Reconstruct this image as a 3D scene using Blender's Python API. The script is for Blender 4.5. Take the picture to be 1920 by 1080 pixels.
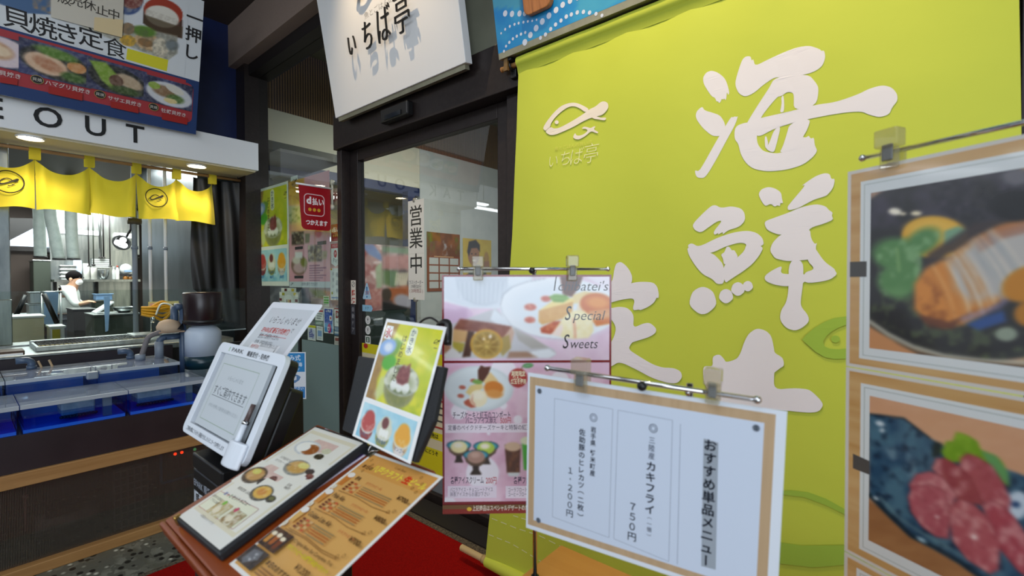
import bpy, bmesh, math, random
import numpy as np
from mathutils import Vector, Matrix
from mathutils.geometry import tessellate_polygon

for _o in list(bpy.data.objects):
    bpy.data.objects.remove(_o, do_unlink=True)
SC = bpy.context.scene
COL = SC.collection
PI = math.pi
# ------------------------------------------------------------------ camera
# world: X runs along the kitchen counter, Y runs along the shop door wall, Z up; metres
EYE = Vector((0.0, 0.0, 1.5))
FPX = 873.0
YAW, PITCH, ROLL = math.radians(39.9), math.radians(-0.95), math.radians(0.16)
FWD = Vector((math.cos(YAW)*math.cos(PITCH), math.sin(YAW)*math.cos(PITCH), math.sin(PITCH)))
_r0 = Vector((math.sin(YAW), -math.cos(YAW), 0))
_u0 = _r0.cross(FWD)
RIGHT = _r0*math.cos(ROLL) - _u0*math.sin(ROLL)
UP = RIGHT.cross(FWD)
cam_d = bpy.data.cameras.new('camera')
cam_d.sensor_fit = 'HORIZONTAL'; cam_d.sensor_width = 36.0
cam_d.lens = FPX/1920*36.0
cam_d.clip_start = 0.02; cam_d.clip_end = 200
cam_d.dof.use_dof = True; cam_d.dof.focus_distance = 2.6; cam_d.dof.aperture_fstop = 3.2
cam = bpy.data.objects.new('camera', cam_d); COL.objects.link(cam)
cam.matrix_world = Matrix(((RIGHT.x, UP.x, -FWD.x, EYE.x), (RIGHT.y, UP.y, -FWD.y, EYE.y),
                           (RIGHT.z, UP.z, -FWD.z, EYE.z), (0, 0, 0, 1)))
SC.camera = cam
# ------------------------------------------------------------------ view, world, lights
vs = SC.view_settings
vs.view_transform = 'Standard'; vs.look = 'None'; vs.gamma = 1.0; vs.use_curve_mapping = False
vs.exposure = 0.45
SC.cycles.transparent_max_bounces = 16
SC.cycles.max_bounces = 7
SC.cycles.sample_clamp_indirect = 6.0
wd = bpy.data.worlds.new('hall_daylight'); SC.world = wd; wd.use_nodes = True
_bg = wd.node_tree.nodes['Background']
_bg.inputs[0].default_value = (0.80, 0.90, 1.0, 1); _bg.inputs[1].default_value = 0.55

def area(name, loc, target, sx, sy, power, col):
    d = bpy.data.lights.new(name, 'AREA'); d.shape = 'RECTANGLE'; d.size = sx; d.size_y = sy
    d.energy = power; d.color = col
    o = bpy.data.objects.new(name, d); COL.objects.link(o); o.location = loc
    o.rotation_euler = (Vector(target)-Vector(loc)).to_track_quat('-Z', 'Y').to_euler()
    return o
def spot(name, loc, target, power, col, angle, blend=0.6, r=0.04):
    d = bpy.data.lights.new(name, 'SPOT'); d.energy = power; d.color = col
    d.spot_size = math.radians(angle); d.spot_blend = blend; d.shadow_soft_size = r
    o = bpy.data.objects.new(name, d); COL.objects.link(o); o.location = loc
    o.rotation_euler = (Vector(target)-Vector(loc)).to_track_quat('-Z', 'Y').to_euler()
    return o
COOL = (0.88, 0.94, 1.0); WARM = (1.0, 0.80, 0.55); NEUT = (1.0, 0.96, 0.90)
area('hall_ceiling_light_near', (-1.6, 0.4, 4.1), (-1.3, 0.6, 0), 3.0, 4.0, 95, COOL)
area('hall_ceiling_light_far', (-2.2, 3.6, 4.1), (-1.2, 4.0, 0), 3.0, 2.0, 60, COOL)
area('entrance_daylight', (-3.6, -3.8, 2.4), (1.2, 1.2, 1.2), 4.5, 3.2, 150, (0.80, 0.90, 1.0))
spot('sign_spotlight_white', (1.22, 2.50, 4.13), (1.82, 2.50, 3.0), 58, (1.0, 0.74, 0.44), 75, 0.8, 0.010)
spot('sign_spotlight_blue', (1.2, 0.9, 4.12), (1.88, 0.75, 2.75), 30, WARM, 80, 0.8)
spot('banner_spotlight', (0.95, 0.55, 4.12), (1.86, 0.6, 2.45), 115, (1.0, 0.76, 0.44), 74, 0.9, 0.05)
area('kitchen_light_front', (0.6, 7.2, 2.95), (0.6, 7.2, 0), 1.6, 1.2, 75, (0.95, 1.0, 0.97))
area('kitchen_light_back', (1.2, 10.2, 2.95), (1.2, 10.2, 0), 1.8, 1.2, 120, (0.95, 1.0, 0.97))
area('restaurant_light', (4.4, 4.0, 3.4), (4.9, 5.0, 0.5), 2.0, 1.2, 55, NEUT)
area('restaurant_light_back', (3.2, 7.4, 3.2), (3.2, 7.4, 0), 1.6, 1.4, 48, NEUT)

# ------------------------------------------------------------------ measuring
def ray(u, v):
    return FWD + RIGHT*((u-960)/FPX) + UP*((540-v)/FPX)
def onX(u, v, X):
    r = ray(u, v); return EYE + r*(X/r.x)
def onY(u, v, Y):
    r = ray(u, v); return EYE + r*(Y/r.y)
def onZ(u, v, Z):
    r = ray(u, v); return EYE + r*((Z-1.5)/r.z)
def onD(u, v, t):
    return EYE + ray(u, v)*t
# ------------------------------------------------------------------ colours, materials
def rgb(c):
    if isinstance(c, str):
        c = c.lstrip('#'); return np.array([int(c[i:i+2], 16) for i in (0, 2, 4)], float)/255
    return np.array(c, float)
def lin(c):
    c = rgb(c); return np.where(c <= 0.04045, c/12.92, ((c+0.055)/1.055)**2.4)
def mat(name, c, rough=0.5, metal=0.0, **k):
    m = bpy.data.materials.new(name); m.use_nodes = True
    p = m.node_tree.nodes['Principled BSDF']
    p.inputs['Base Color'].default_value = (*lin(c), 1)
    p.inputs['Roughness'].default_value = rough; p.inputs['Metallic'].default_value = metal
    for key, val in k.items():
        p.inputs[key.replace('_', ' ')].default_value = val
    return m
def N(m, t, **k):
    n = m.node_tree.nodes.new(t)
    for a, b in k.items(): setattr(n, a, b)
    return n
def L(m, a, b): m.node_tree.links.new(a, b)
def P_(m): return m.node_tree.nodes['Principled BSDF']
def ramp(m, fac, stops):
    r = N(m, 'ShaderNodeValToRGB'); e = r.color_ramp.elements
    while len(e) < len(stops): e.new(0.5)
    for el, (p, c) in zip(e, stops):
        el.position = p; el.color = (*lin(c), 1)
    L(m, fac, r.inputs[0]); return r.outputs[0]
def coords(m, scale=(1, 1, 1), rot=(0, 0, 0)):
    t = N(m, 'ShaderNodeTexCoord'); mp = N(m, 'ShaderNodeMapping')
    mp.inputs['Scale'].default_value = scale; mp.inputs['Rotation'].default_value = rot
    L(m, t.outputs['Object'], mp.inputs[0]); return mp.outputs[0]
def noise(m, vec, scale, detail=4, rough=0.55, dist=0.0):
    n = N(m, 'ShaderNodeTexNoise'); n.inputs['Scale'].default_value = scale
    n.inputs['Detail'].default_value = detail; n.inputs['Roughness'].default_value = rough
    n.inputs['Distortion'].default_value = dist
    L(m, vec, n.inputs['Vector']); return n.outputs[0]
def bump(m, h, strength=0.2, dist=0.01):
    b = N(m, 'ShaderNodeBump'); b.inputs['Strength'].default_value = strength
    b.inputs['Distance'].default_value = dist
    L(m, h, b.inputs['Height']); L(m, b.outputs[0], P_(m).inputs['Normal'])
def mottled(name, c1, c2, scale, rough=0.5, stretch=(1, 1, 1), bmp=0.0, metal=0.0, detail=5, lo=0.35, hi=0.65, **k):
    m = mat(name, c1, rough, metal, **k)
    n = noise(m, coords(m, stretch), scale, detail)
    L(m, ramp(m, n, [(lo, c1), (hi, c2)]), P_(m).inputs['Base Color'])
    if bmp: bump(m, n, bmp, 0.004)
    return m
def printed(name, rough, spec=0.5, coat=0.0, weave=0.0):
    m = mat(name, '#ffffff', rough); p = P_(m)
    a = N(m, 'ShaderNodeVertexColor'); a.layer_name = 'Col'
    L(m, a.outputs[0], p.inputs['Base Color'])
    p.inputs['Specular IOR Level'].default_value = spec
    p.inputs['Coat Weight'].default_value = coat; p.inputs['Coat Roughness'].default_value = 0.06
    if weave:
        v = coords(m); n = noise(m, v, 5.0, 3); bump(m, n, weave, 0.03)
    return m
def emit(name, c, s):
    m = bpy.data.materials.new(name); m.use_nodes = True; nt = m.node_tree; nt.nodes.clear()
    e = nt.nodes.new('ShaderNodeEmission'); o = nt.nodes.new('ShaderNodeOutputMaterial')
    e.inputs[0].default_value = (*lin(c), 1); e.inputs[1].default_value = s
    nt.links.new(e.outputs[0], o.inputs[0]); return m
def pane(name, tint='#ffffff', ior=1.5, film=None, film_amt=0.0, ribs=0.0):
    """clear sheet: what is behind shows through, the front mirrors by Fresnel; film = frosted foil on it"""
    m = bpy.data.materials.new(name); m.use_nodes = True; nt = m.node_tree; nt.nodes.clear()
    o = nt.nodes.new('ShaderNodeOutputMaterial'); mx = nt.nodes.new('ShaderNodeMixShader')
    f = nt.nodes.new('ShaderNodeFresnel'); f.inputs[0].default_value = ior
    t = nt.nodes.new('ShaderNodeBsdfTransparent'); t.inputs[0].default_value = (*lin(tint), 1)
    g = nt.nodes.new('ShaderNodeBsdfGlossy'); g.inputs['Roughness'].default_value = 0.0
    gm = nt.nodes.new('ShaderNodeNewGeometry'); sb = nt.nodes.new('ShaderNodeMath'); sb.operation = 'SUBTRACT'; sb.inputs[0].default_value = 1.0
    ml = nt.nodes.new('ShaderNodeMath'); ml.operation = 'MULTIPLY'
    nt.links.new(gm.outputs['Backfacing'], sb.inputs[1]); nt.links.new(f.outputs[0], ml.inputs[0]); nt.links.new(sb.outputs[0], ml.inputs[1])
    nt.links.new(ml.outputs[0], mx.inputs[0])          # the sheet mirrors on the face the light meets first
    if film:
        d = nt.nodes.new('ShaderNodeBsdfDiffuse'); d.inputs[0].default_value = (*lin(film), 1)
        tl = nt.nodes.new('ShaderNodeBsdfTranslucent'); tl.inputs[0].default_value = (*lin(film), 1)
        ad = nt.nodes.new('ShaderNodeMixShader'); ad.inputs[0].default_value = 0.35
        nt.links.new(d.outputs[0], ad.inputs[1]); nt.links.new(tl.outputs[0], ad.inputs[2])
        m2 = nt.nodes.new('ShaderNodeMixShader'); m2.inputs[0].default_value = film_amt
        nt.links.new(t.outputs[0], m2.inputs[1]); nt.links.new(ad.outputs[0], m2.inputs[2])
        nt.links.new(m2.outputs[0], mx.inputs[1])
        if ribs:
            tc = nt.nodes.new('ShaderNodeTexCoord'); wv = nt.nodes.new('ShaderNodeTexWave'); wv.bands_direction = 'X'
            wv.inputs['Scale'].default_value = ribs; wv.inputs['Distortion'].default_value = 0.6; wv.inputs['Detail'].default_value = 2
            mr = nt.nodes.new('ShaderNodeMapRange'); mr.inputs[3].default_value = film_amt*0.25; mr.inputs[4].default_value = film_amt*1.5
            nt.links.new(tc.outputs['Object'], wv.inputs['Vector']); nt.links.new(wv.outputs[0], mr.inputs[0]); nt.links.new(mr.outputs[0], m2.inputs[0])
    else:
        nt.links.new(t.outputs[0], mx.inputs[1])
    nt.links.new(g.outputs[0], mx.inputs[2]); nt.links.new(mx.outputs[0], o.inputs[0]); return m
def wood(name, c1, c2, axis=0, scale=14, rough=0.45, lo=0.3, hi=0.7):
    st = [1.0, 1.0, 1.0]; st[axis] = 0.06
    m = mat(name, c1, rough)
    n = noise(m, coords(m, st), scale*3, 6, 0.6, 0.6)
    L(m, ramp(m, n, [(lo, c1), (hi, c2)]), P_(m).inputs['Base Color'])
    bump(m, n, 0.12, 0.003); return m

PAPER = printed('printed_paper', 0.55, 0.4)
GLOSSY = printed('laminated_print', 0.22, 0.5, 0.35)
CLOTH = printed('printed_cloth', 0.62, 0.25, 0.0, 0.12)
BOARD = printed('printed_sign_panel', 0.42, 0.4)
# ------------------------------------------------------------------ objects
WORLD = {}
def tag(o, label=None, cat=None, group=None, kind=None):
    if label: o['label'] = label
    if cat: o['category'] = cat
    if group: o['group'] = group
    if kind: o['kind'] = kind
    return o
def thing(name, label, cat, loc, group=None, kind=None):
    o = bpy.data.objects.new(name, None); COL.objects.link(o); o.empty_display_size = 0.05
    o.location = loc; WORLD[o.name] = Vector(loc)
    return tag(o, label, cat, group, kind)
def subdivide_long(vs_, fs_, maxlen):
    bm = bmesh.new(); bv = [bm.verts.new(p) for p in vs_]
    for f in fs_:
        try: bm.faces.new([bv[i] for i in f])
        except ValueError: pass
    bmesh.ops.triangulate(bm, faces=bm.faces[:])
    for _ in range(7):
        e = [e for e in bm.edges if e.calc_length() > maxlen]
        if not e: break
        bmesh.ops.subdivide_edges(bm, edges=e, cuts=1)
        bmesh.ops.triangulate(bm, faces=bm.faces[:])
    bm.verts.index_update()
    r = [v.co.copy() for v in bm.verts], [[v.index for v in f.verts] for f in bm.faces]
    bm.free(); return r
class MB:
    """collects shapes in world coordinates and links them as ONE mesh object"""
    def __init__(s): s.v = []; s.f = []; s.m = []; s.c = []; s.big = []
    def add(s, vs_, fs_, m=0, col=None):
        b = len(s.v); s.v += [Vector(p) for p in vs_]
        for f in fs_:
            s.f.append([i+b for i in f]); s.m.append(m); s.c.append(col)
        return s
    def box(s, lo, hi, m=0, R=None, about=None, col=None):
        x0, y0, z0 = lo; x1, y1, z1 = hi
        p = [Vector(q) for q in ((x0,y0,z0),(x1,y0,z0),(x1,y1,z0),(x0,y1,z0),(x0,y0,z1),(x1,y0,z1),(x1,y1,z1),(x0,y1,z1))]
        if R is not None:
            a = Vector(about) if about is not None else (p[0]+p[6])/2
            p = [a + R @ (q-a) for q in p]
        return s.add(p, [(0,3,2,1),(4,5,6,7),(0,1,5,4),(1,2,6,5),(2,3,7,6),(3,0,4,7)], m, col)
    def obox(s, o, x, y, z, m=0, col=None):
        """box from a corner along three edge vectors"""
        o = Vector(o); x = Vector(x); y = Vector(y); z = Vector(z)
        p = [o, o+x, o+x+y, o+y, o+z, o+x+z, o+x+y+z, o+y+z]
        return s.add(p, [(0,3,2,1),(4,5,6,7),(0,1,5,4),(1,2,6,5),(2,3,7,6),(3,0,4,7)], m, col)
    def prism(s, poly, o, x, y, d, m=0, col=None):
        """flat outline (list of (a,b)) at o + a*x + b*y, thickened by vector d"""
        o = Vector(o); x = Vector(x); y = Vector(y); d = Vector(d); n = len(poly)
        p = [o+x*a+y*b for a, b in poly]; q = [v+d for v in p]
        return s.add(p+q, [tuple(range(n))[::-1], tuple(range(n, 2*n))] + [(i, (i+1) % n, n+(i+1) % n, n+i) for i in range(n)], m, col)
    def tube(s, pts, r, n=10, m=0, caps=True, col=None):
        pts = [Vector(p) for p in pts]; rs = r if isinstance(r, (list, tuple)) else [r]*len(pts)
        rings = []; ref = None
        for i, p in enumerate(pts):
            d = (pts[min(i+1, len(pts)-1)]-pts[max(i-1, 0)]).normalized()
            if ref is None: ref = Vector((0, 0, 1)) if abs(d.z) < 0.9 else Vector((1, 0, 0))
            a = (ref - d*ref.dot(d)).normalized(); b = d.cross(a); ref = a
            rings.append([p+(a*math.cos(2*PI*k/n)+b*math.sin(2*PI*k/n))*rs[i] for k in range(n)])
        vs_ = [q for R in rings for q in R]
        fs_ = [(i*n+k, i*n+(k+1) % n, (i+1)*n+(k+1) % n, (i+1)*n+k) for i in range(len(pts)-1) for k in range(n)]
        if caps: fs_ += [tuple(range(n))[::-1], tuple(range((len(pts)-1)*n, len(pts)*n))]
        return s.add(vs_, fs_, m, col)
    def lathe(s, prof, c, n=24, m=0, col=None, sx=1, sy=1, caps=True):
        c = Vector(c); vs_ = [c+Vector((r*sx*math.cos(2*PI*k/n), r*sy*math.sin(2*PI*k/n), z)) for r, z in prof for k in range(n)]
        fs_ = [(i*n+k, i*n+(k+1) % n, (i+1)*n+(k+1) % n, (i+1)*n+k) for i in range(len(prof)-1) for k in range(n)]
        if caps and prof[0][0] > 1e-6: fs_.append(tuple(range(n))[::-1])
        if caps and prof[-1][0] > 1e-6: fs_.append(tuple(range((len(prof)-1)*n, len(prof)*n)))
        return s.add(vs_, fs_, m, col)
    def ball(s, c, r, n=14, m=0, col=None, sx=1, sy=1, sz=1):
        pr = [(r*math.sin(PI*i/8)+1e-9, -r*math.cos(PI*i/8)*sz) for i in range(9)]
        return s.lathe(pr, c, n, m, col, sx, sy)
    def build(s, name, mats, parent=None, smooth=False, bevel=0.0, seg=2, loc=None, solid=0.0, sub=0):
        if not isinstance(mats, (list, tuple)): mats = [mats]
        if parent is None and loc is None:
            xs = [p.x for p in s.v]; ys = [p.y for p in s.v]; zs = [p.z for p in s.v]
            loc = Vector(((min(xs)+max(xs))/2, (min(ys)+max(ys))/2, min(zs)))
        off = WORLD[parent.name] if parent is not None else Vector(loc)
        me = bpy.data.meshes.new(name)
        me.from_pydata([tuple(p-off) for p in s.v], [], s.f)
        for mm in mats: me.materials.append(mm)
        me.polygons.foreach_set('material_index', s.m)
        if smooth: me.polygons.foreach_set('use_smooth', [True]*len(s.f))
        me.update()
        if any(c is not None for c in s.c) and len(me.polygons) == len(s.c):
            at = me.color_attributes.new('Col', 'FLOAT_COLOR', 'CORNER')
            buf = np.ones((len(me.loops), 4), np.float32); k = 0; cache = {}
            for f, c in zip(s.f, s.c):
                n = len(f)
                if c is not None:
                    if isinstance(c, np.ndarray) and c.ndim == 2: buf[k:k+n, :3] = c
                    else:
                        key = c if isinstance(c, str) else tuple(c)
                        if key not in cache: cache[key] = lin(c)
                        buf[k:k+n, :3] = cache[key]
                k += n
            at.data.foreach_set('color', buf.ravel())
        o = bpy.data.objects.new(name, me); COL.objects.link(o)
        if parent is not None: o.parent = parent; WORLD[o.name] = off
        else: o.location = off; WORLD[o.name] = Vector(off)
        if sub:
            md = o.modifiers.new('sub', 'SUBSURF'); md.levels = md.render_levels = sub
        if solid:
            md = o.modifiers.new('solid', 'SOLIDIFY'); md.thickness = solid; md.offset = 0
        if bevel:
            md = o.modifiers.new('bevel', 'BEVEL'); md.width = bevel; md.segments = seg; md.limit_method = 'ANGLE'
        return o
def structure(o): o['kind'] = 'structure'; return o
def arc(c, r, a0, a1, n, x, y):
    c = Vector(c); x = Vector(x); y = Vector(y)
    return [c+x*(r*math.cos(math.radians(a0+(a1-a0)*i/n)))+y*(r*math.sin(math.radians(a0+(a1-a0)*i/n))) for i in range(n+1)]
def smooth_path(pts, k=6):
    P = [Vector(p) for p in pts]; out = []
    for i in range(len(P)-1):
        a = P[max(i-1, 0)]; b = P[i]; c = P[i+1]; d = P[min(i+2, len(P)-1)]
        for j in range(k):
            t = j/k
            out.append(0.5*((2*b)+(c-a)*t+(2*a-5*b+4*c-d)*t*t+(3*b-a-3*c+d)*t**3))
    return out+[P[-1]]
# ------------------------------------------------------------------ lettering
_TX = {}
def glyphs(txt, bold=0.0, shear=0.0):
    key = (txt, bold, shear)
    if key not in _TX:
        cu = bpy.data.curves.new('t', 'FONT'); cu.body = txt; cu.size = 1.0; cu.offset = bold; cu.shear = shear
        cu.resolution_u = 3; cu.dimensions = '2D'; cu.fill_mode = 'BOTH'
        ob = bpy.data.objects.new('t', cu); COL.objects.link(ob)
        dg = bpy.context.evaluated_depsgraph_get(); dg.update()
        me = bpy.data.meshes.new_from_object(ob.evaluated_get(dg))
        vs_ = np.array([v.co[:2] for v in me.vertices]) if len(me.vertices) else np.zeros((0, 2))
        fs_ = [tuple(p.vertices) for p in me.polygons]
        bpy.data.objects.remove(ob, do_unlink=True); bpy.data.curves.remove(cu); bpy.data.meshes.remove(me)
        _TX[key] = (vs_, fs_)
    return _TX[key]

def vnoise(X, Y, scale, seed=0, octv=3):
    """smooth value noise in 0..1"""
    out = np.zeros_like(X); amp = 1.0; tot = 0.0
    for o in range(octv):
        rs = np.random.RandomState(abs(int(seed))*17+o); T = rs.rand(64, 64)
        x = X*scale*2**o+7.3*o; y = Y*scale*2**o+3.1*o
        xi = np.floor(x).astype(int); yi = np.floor(y).astype(int); fx = x-xi; fy = y-yi
        fx = fx*fx*(3-2*fx); fy = fy*fy*(3-2*fy)
        a = T[yi % 64, xi % 64]; b = T[yi % 64, (xi+1) % 64]; c = T[(yi+1) % 64, xi % 64]; d = T[(yi+1) % 64, (xi+1) % 64]
        out += amp*((a*(1-fx)+b*fx)*(1-fy)+(c*(1-fx)+d*fx)*fy); tot += amp; amp *= 0.5
    return out/tot

class Print(MB):
    """a flat printed sheet or panel: o = its top left corner, w = to the right, up = upwards; x right, y down in metres"""
    def __init__(s, o, w, up, W, H, t=0.001, col='#f2f2f0', rad=0.0):
        super().__init__()
        s.o = Vector(o); s.w = Vector(w).normalized(); up = Vector(up)
        s.u = (up-s.w*up.dot(s.w)).normalized(); s.n = s.w.cross(s.u); s.W = W; s.H = H; s.t = t
        s.d = 0.0; s.step = 0.00006
        if W:
            if rad: pl = rrect(0, 0, W, H, rad)
            else: pl = [(0, 0), (W, 0), (W, H), (0, H)]
            s.prism([(a, -b) for a, b in pl][::-1], s.o, s.w, s.u, -s.n*t, 0, col)
    def at(s, x, y, d=0.0): return s.o+s.w*x-s.u*y+s.n*(s.d+d)
    def px(s, u, v):
        r = ray(u, v); k = (s.o-EYE).dot(s.n)/r.dot(s.n); p = EYE+r*k-s.o
        return p.dot(s.w), -p.dot(s.u)
    def lift(s, k=1): s.d += s.step*k; return s
    def poly(s, pts, col, m=0, up=True):
        if up: s.lift()
        P = [s.at(a, b) for a, b in pts]
        if len(P) > 4:
            tr = tessellate_polygon([[Vector((a, -b, 0)) for a, b in pts]])
            s.add(P, [tuple(t) for t in tr], m, col)
        else: s.add(P, [tuple(range(len(P)))[::-1]], m, col)
        return s
    def ppoly(s, pts, col, z=None, up=True):
        """outline measured on the photo; z = (x0, y0, k) of an enlarged crop"""
        if z: pts = [(z[0]+a/z[2], z[1]+b/z[2]) for a, b in pts]
        return s.poly([s.px(a, b) for a, b in pts], col, 0, up)
    def rect(s, x0, y0, x1, y1, col): return s.poly([(x0, y0), (x1, y0), (x1, y1), (x0, y1)], col)
    def rr(s, x0, y0, x1, y1, r, col): return s.poly(rrect(x0, y0, x1, y1, r), col)
    def frame(s, x0, y0, x1, y1, t, col):
        s.lift(); d = s.step; s.d -= d
        for q in ((x0, y0, x1, y0+t), (x0, y1-t, x1, y1), (x0, y0, x0+t, y1), (x1-t, y0, x1, y1)):
            s.d += d; s.rect(*q, col); s.d -= 2*d
        s.d += d; return s
    def rring(s, x0, y0, x1, y1, r, t, col):
        s.lift(); a = rrect(x0, y0, x1, y1, r); b = rrect(x0+t, y0+t, x1-t, y1-t, max(r-t, 0.0005)); n = len(a)
        s.add([s.at(*p) for p in a]+[s.at(*p) for p in b], [(i, (i+1) % n, n+(i+1) % n, n+i) for i in range(n)], 0, col); return s
    def ell(s, cx, cy, rx, ry, col, rot=0.0, n=28, up=True):
        c, q = math.cos(rot), math.sin(rot)
        return s.poly([(cx+rx*math.cos(a)*c-ry*math.sin(a)*q, cy+rx*math.cos(a)*q+ry*math.sin(a)*c) for a in [2*PI*k/n for k in range(n)]], col, 0, up)
    def ring(s, cx, cy, rx, ry, t, col, n=36):
        s.lift(); an = [2*PI*k/n for k in range(n)]
        s.add([s.at(cx+rx*math.cos(a), cy+ry*math.sin(a)) for a in an]+[s.at(cx+(rx-t)*math.cos(a), cy+(ry-t)*math.sin(a)) for a in an],
              [(i, (i+1) % n, n+(i+1) % n, n+i) for i in range(n)], 0, col); return s
    def line(s, pts, t, col):
        s.lift()
        for (a, b), (c, d) in zip(pts[:-1], pts[1:]):
            q = math.hypot(c-a, d-b) or 1; nx, ny = -(d-b)/q*t/2, (c-a)/q*t/2
            s.poly([(a+nx, b+ny), (c+nx, d+ny), (c-nx, d-ny), (a-nx, b-ny)], col, 0, False)
        return s
    def text(s, txt, x, y, h, col, bold=0.0, align='l', sx=1.0, shear=0.0, rot=0.0, fit=None, vert=False, step=1.0, m=0, thick=0.0):
        """h = em height; y = baseline (horizontal) or top of the first character (vertical, x = column centre)"""
        s.lift()
        if vert:
            yy = y
            for ch in txt:
                if ch == ' ': yy += h*0.5*step; continue
                tall = ch in 'ー（）()'
                v, f = glyphs(ch, bold, shear)
                if len(v):
                    cx = (v[:, 0].max()+v[:, 0].min())/2; cy = (v[:, 1].max()+v[:, 1].min())/2
                    if tall: q = [(x+(-(b-cy))*h*sx, yy+h*0.5+(a-cx)*h) for a, b in v]
                    else: q = [(x+(a-cx)*h*sx, yy+h*0.5-(b-0.38 if ch not in '、。,.' else b-cy)*h) for a, b in v]
                    s.add([s.at(*p) for p in q], f, m, col)
                yy += h*step
            return s
        v, f = glyphs(txt, bold, shear)
        if not len(v): return s
        w = v[:, 0].max()-v[:, 0].min(); x0 = v[:, 0].min()
        if fit: sx = fit/(w*h)
        off = {'l': 0.0, 'c': -w/2, 'r': -w}[align]; c, q = math.cos(rot), math.sin(rot)
        P = []
        for a, b in v:
            xx = (a-x0+off)*h*sx; yy = -b*h
            P.append((x+xx*c-yy*q, y+xx*q+yy*c))
        if thick:
            n = len(P); T = [s.at(*p, thick) for p in P]; B = [s.at(*p) for p in P]
            ed = {}
            for ff in f:
                for i in range(len(ff)):
                    e = (ff[i], ff[(i+1) % len(ff)]); ed[e] = 1
            side = [(e[0], e[1], n+e[1], n+e[0]) for e in ed if (e[1], e[0]) not in ed]
            s.add(B+T, [tuple(i+n for i in ff) for ff in f]+[tuple(ff[::-1]) for ff in f]+side, m, col)
        else: s.add([s.at(*p) for p in P], f, m, col)
        return s
    def pic(s, x0, y0, x1, y1, nx, ny):
        s.lift(); return Pic(s, x0, y0, x1, y1, nx, ny)
def rounded(pts, rep=2, k=0.22):
    """corner-cut outline, for brush strokes"""
    for _ in range(rep):
        q = []
        for (a, b), (c, d) in zip(pts, list(pts[1:])+[pts[0]]):
            q += [(a+(c-a)*k, b+(d-b)*k), (c-(c-a)*k, d-(d-b)*k)]
        pts = q
    return pts
def rrect(x0, y0, x1, y1, r, n=5):
    p = []
    for cx, cy, a in ((x1-r, y0+r, -90), (x1-r, y1-r, 0), (x0+r, y1-r, 90), (x0+r, y0+r, 180)):
        for k in range(n+1):
            b = math.radians(a+90*k/n); p.append((cx+r*math.cos(b), cy+r*math.sin(b)))
    return p
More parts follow.
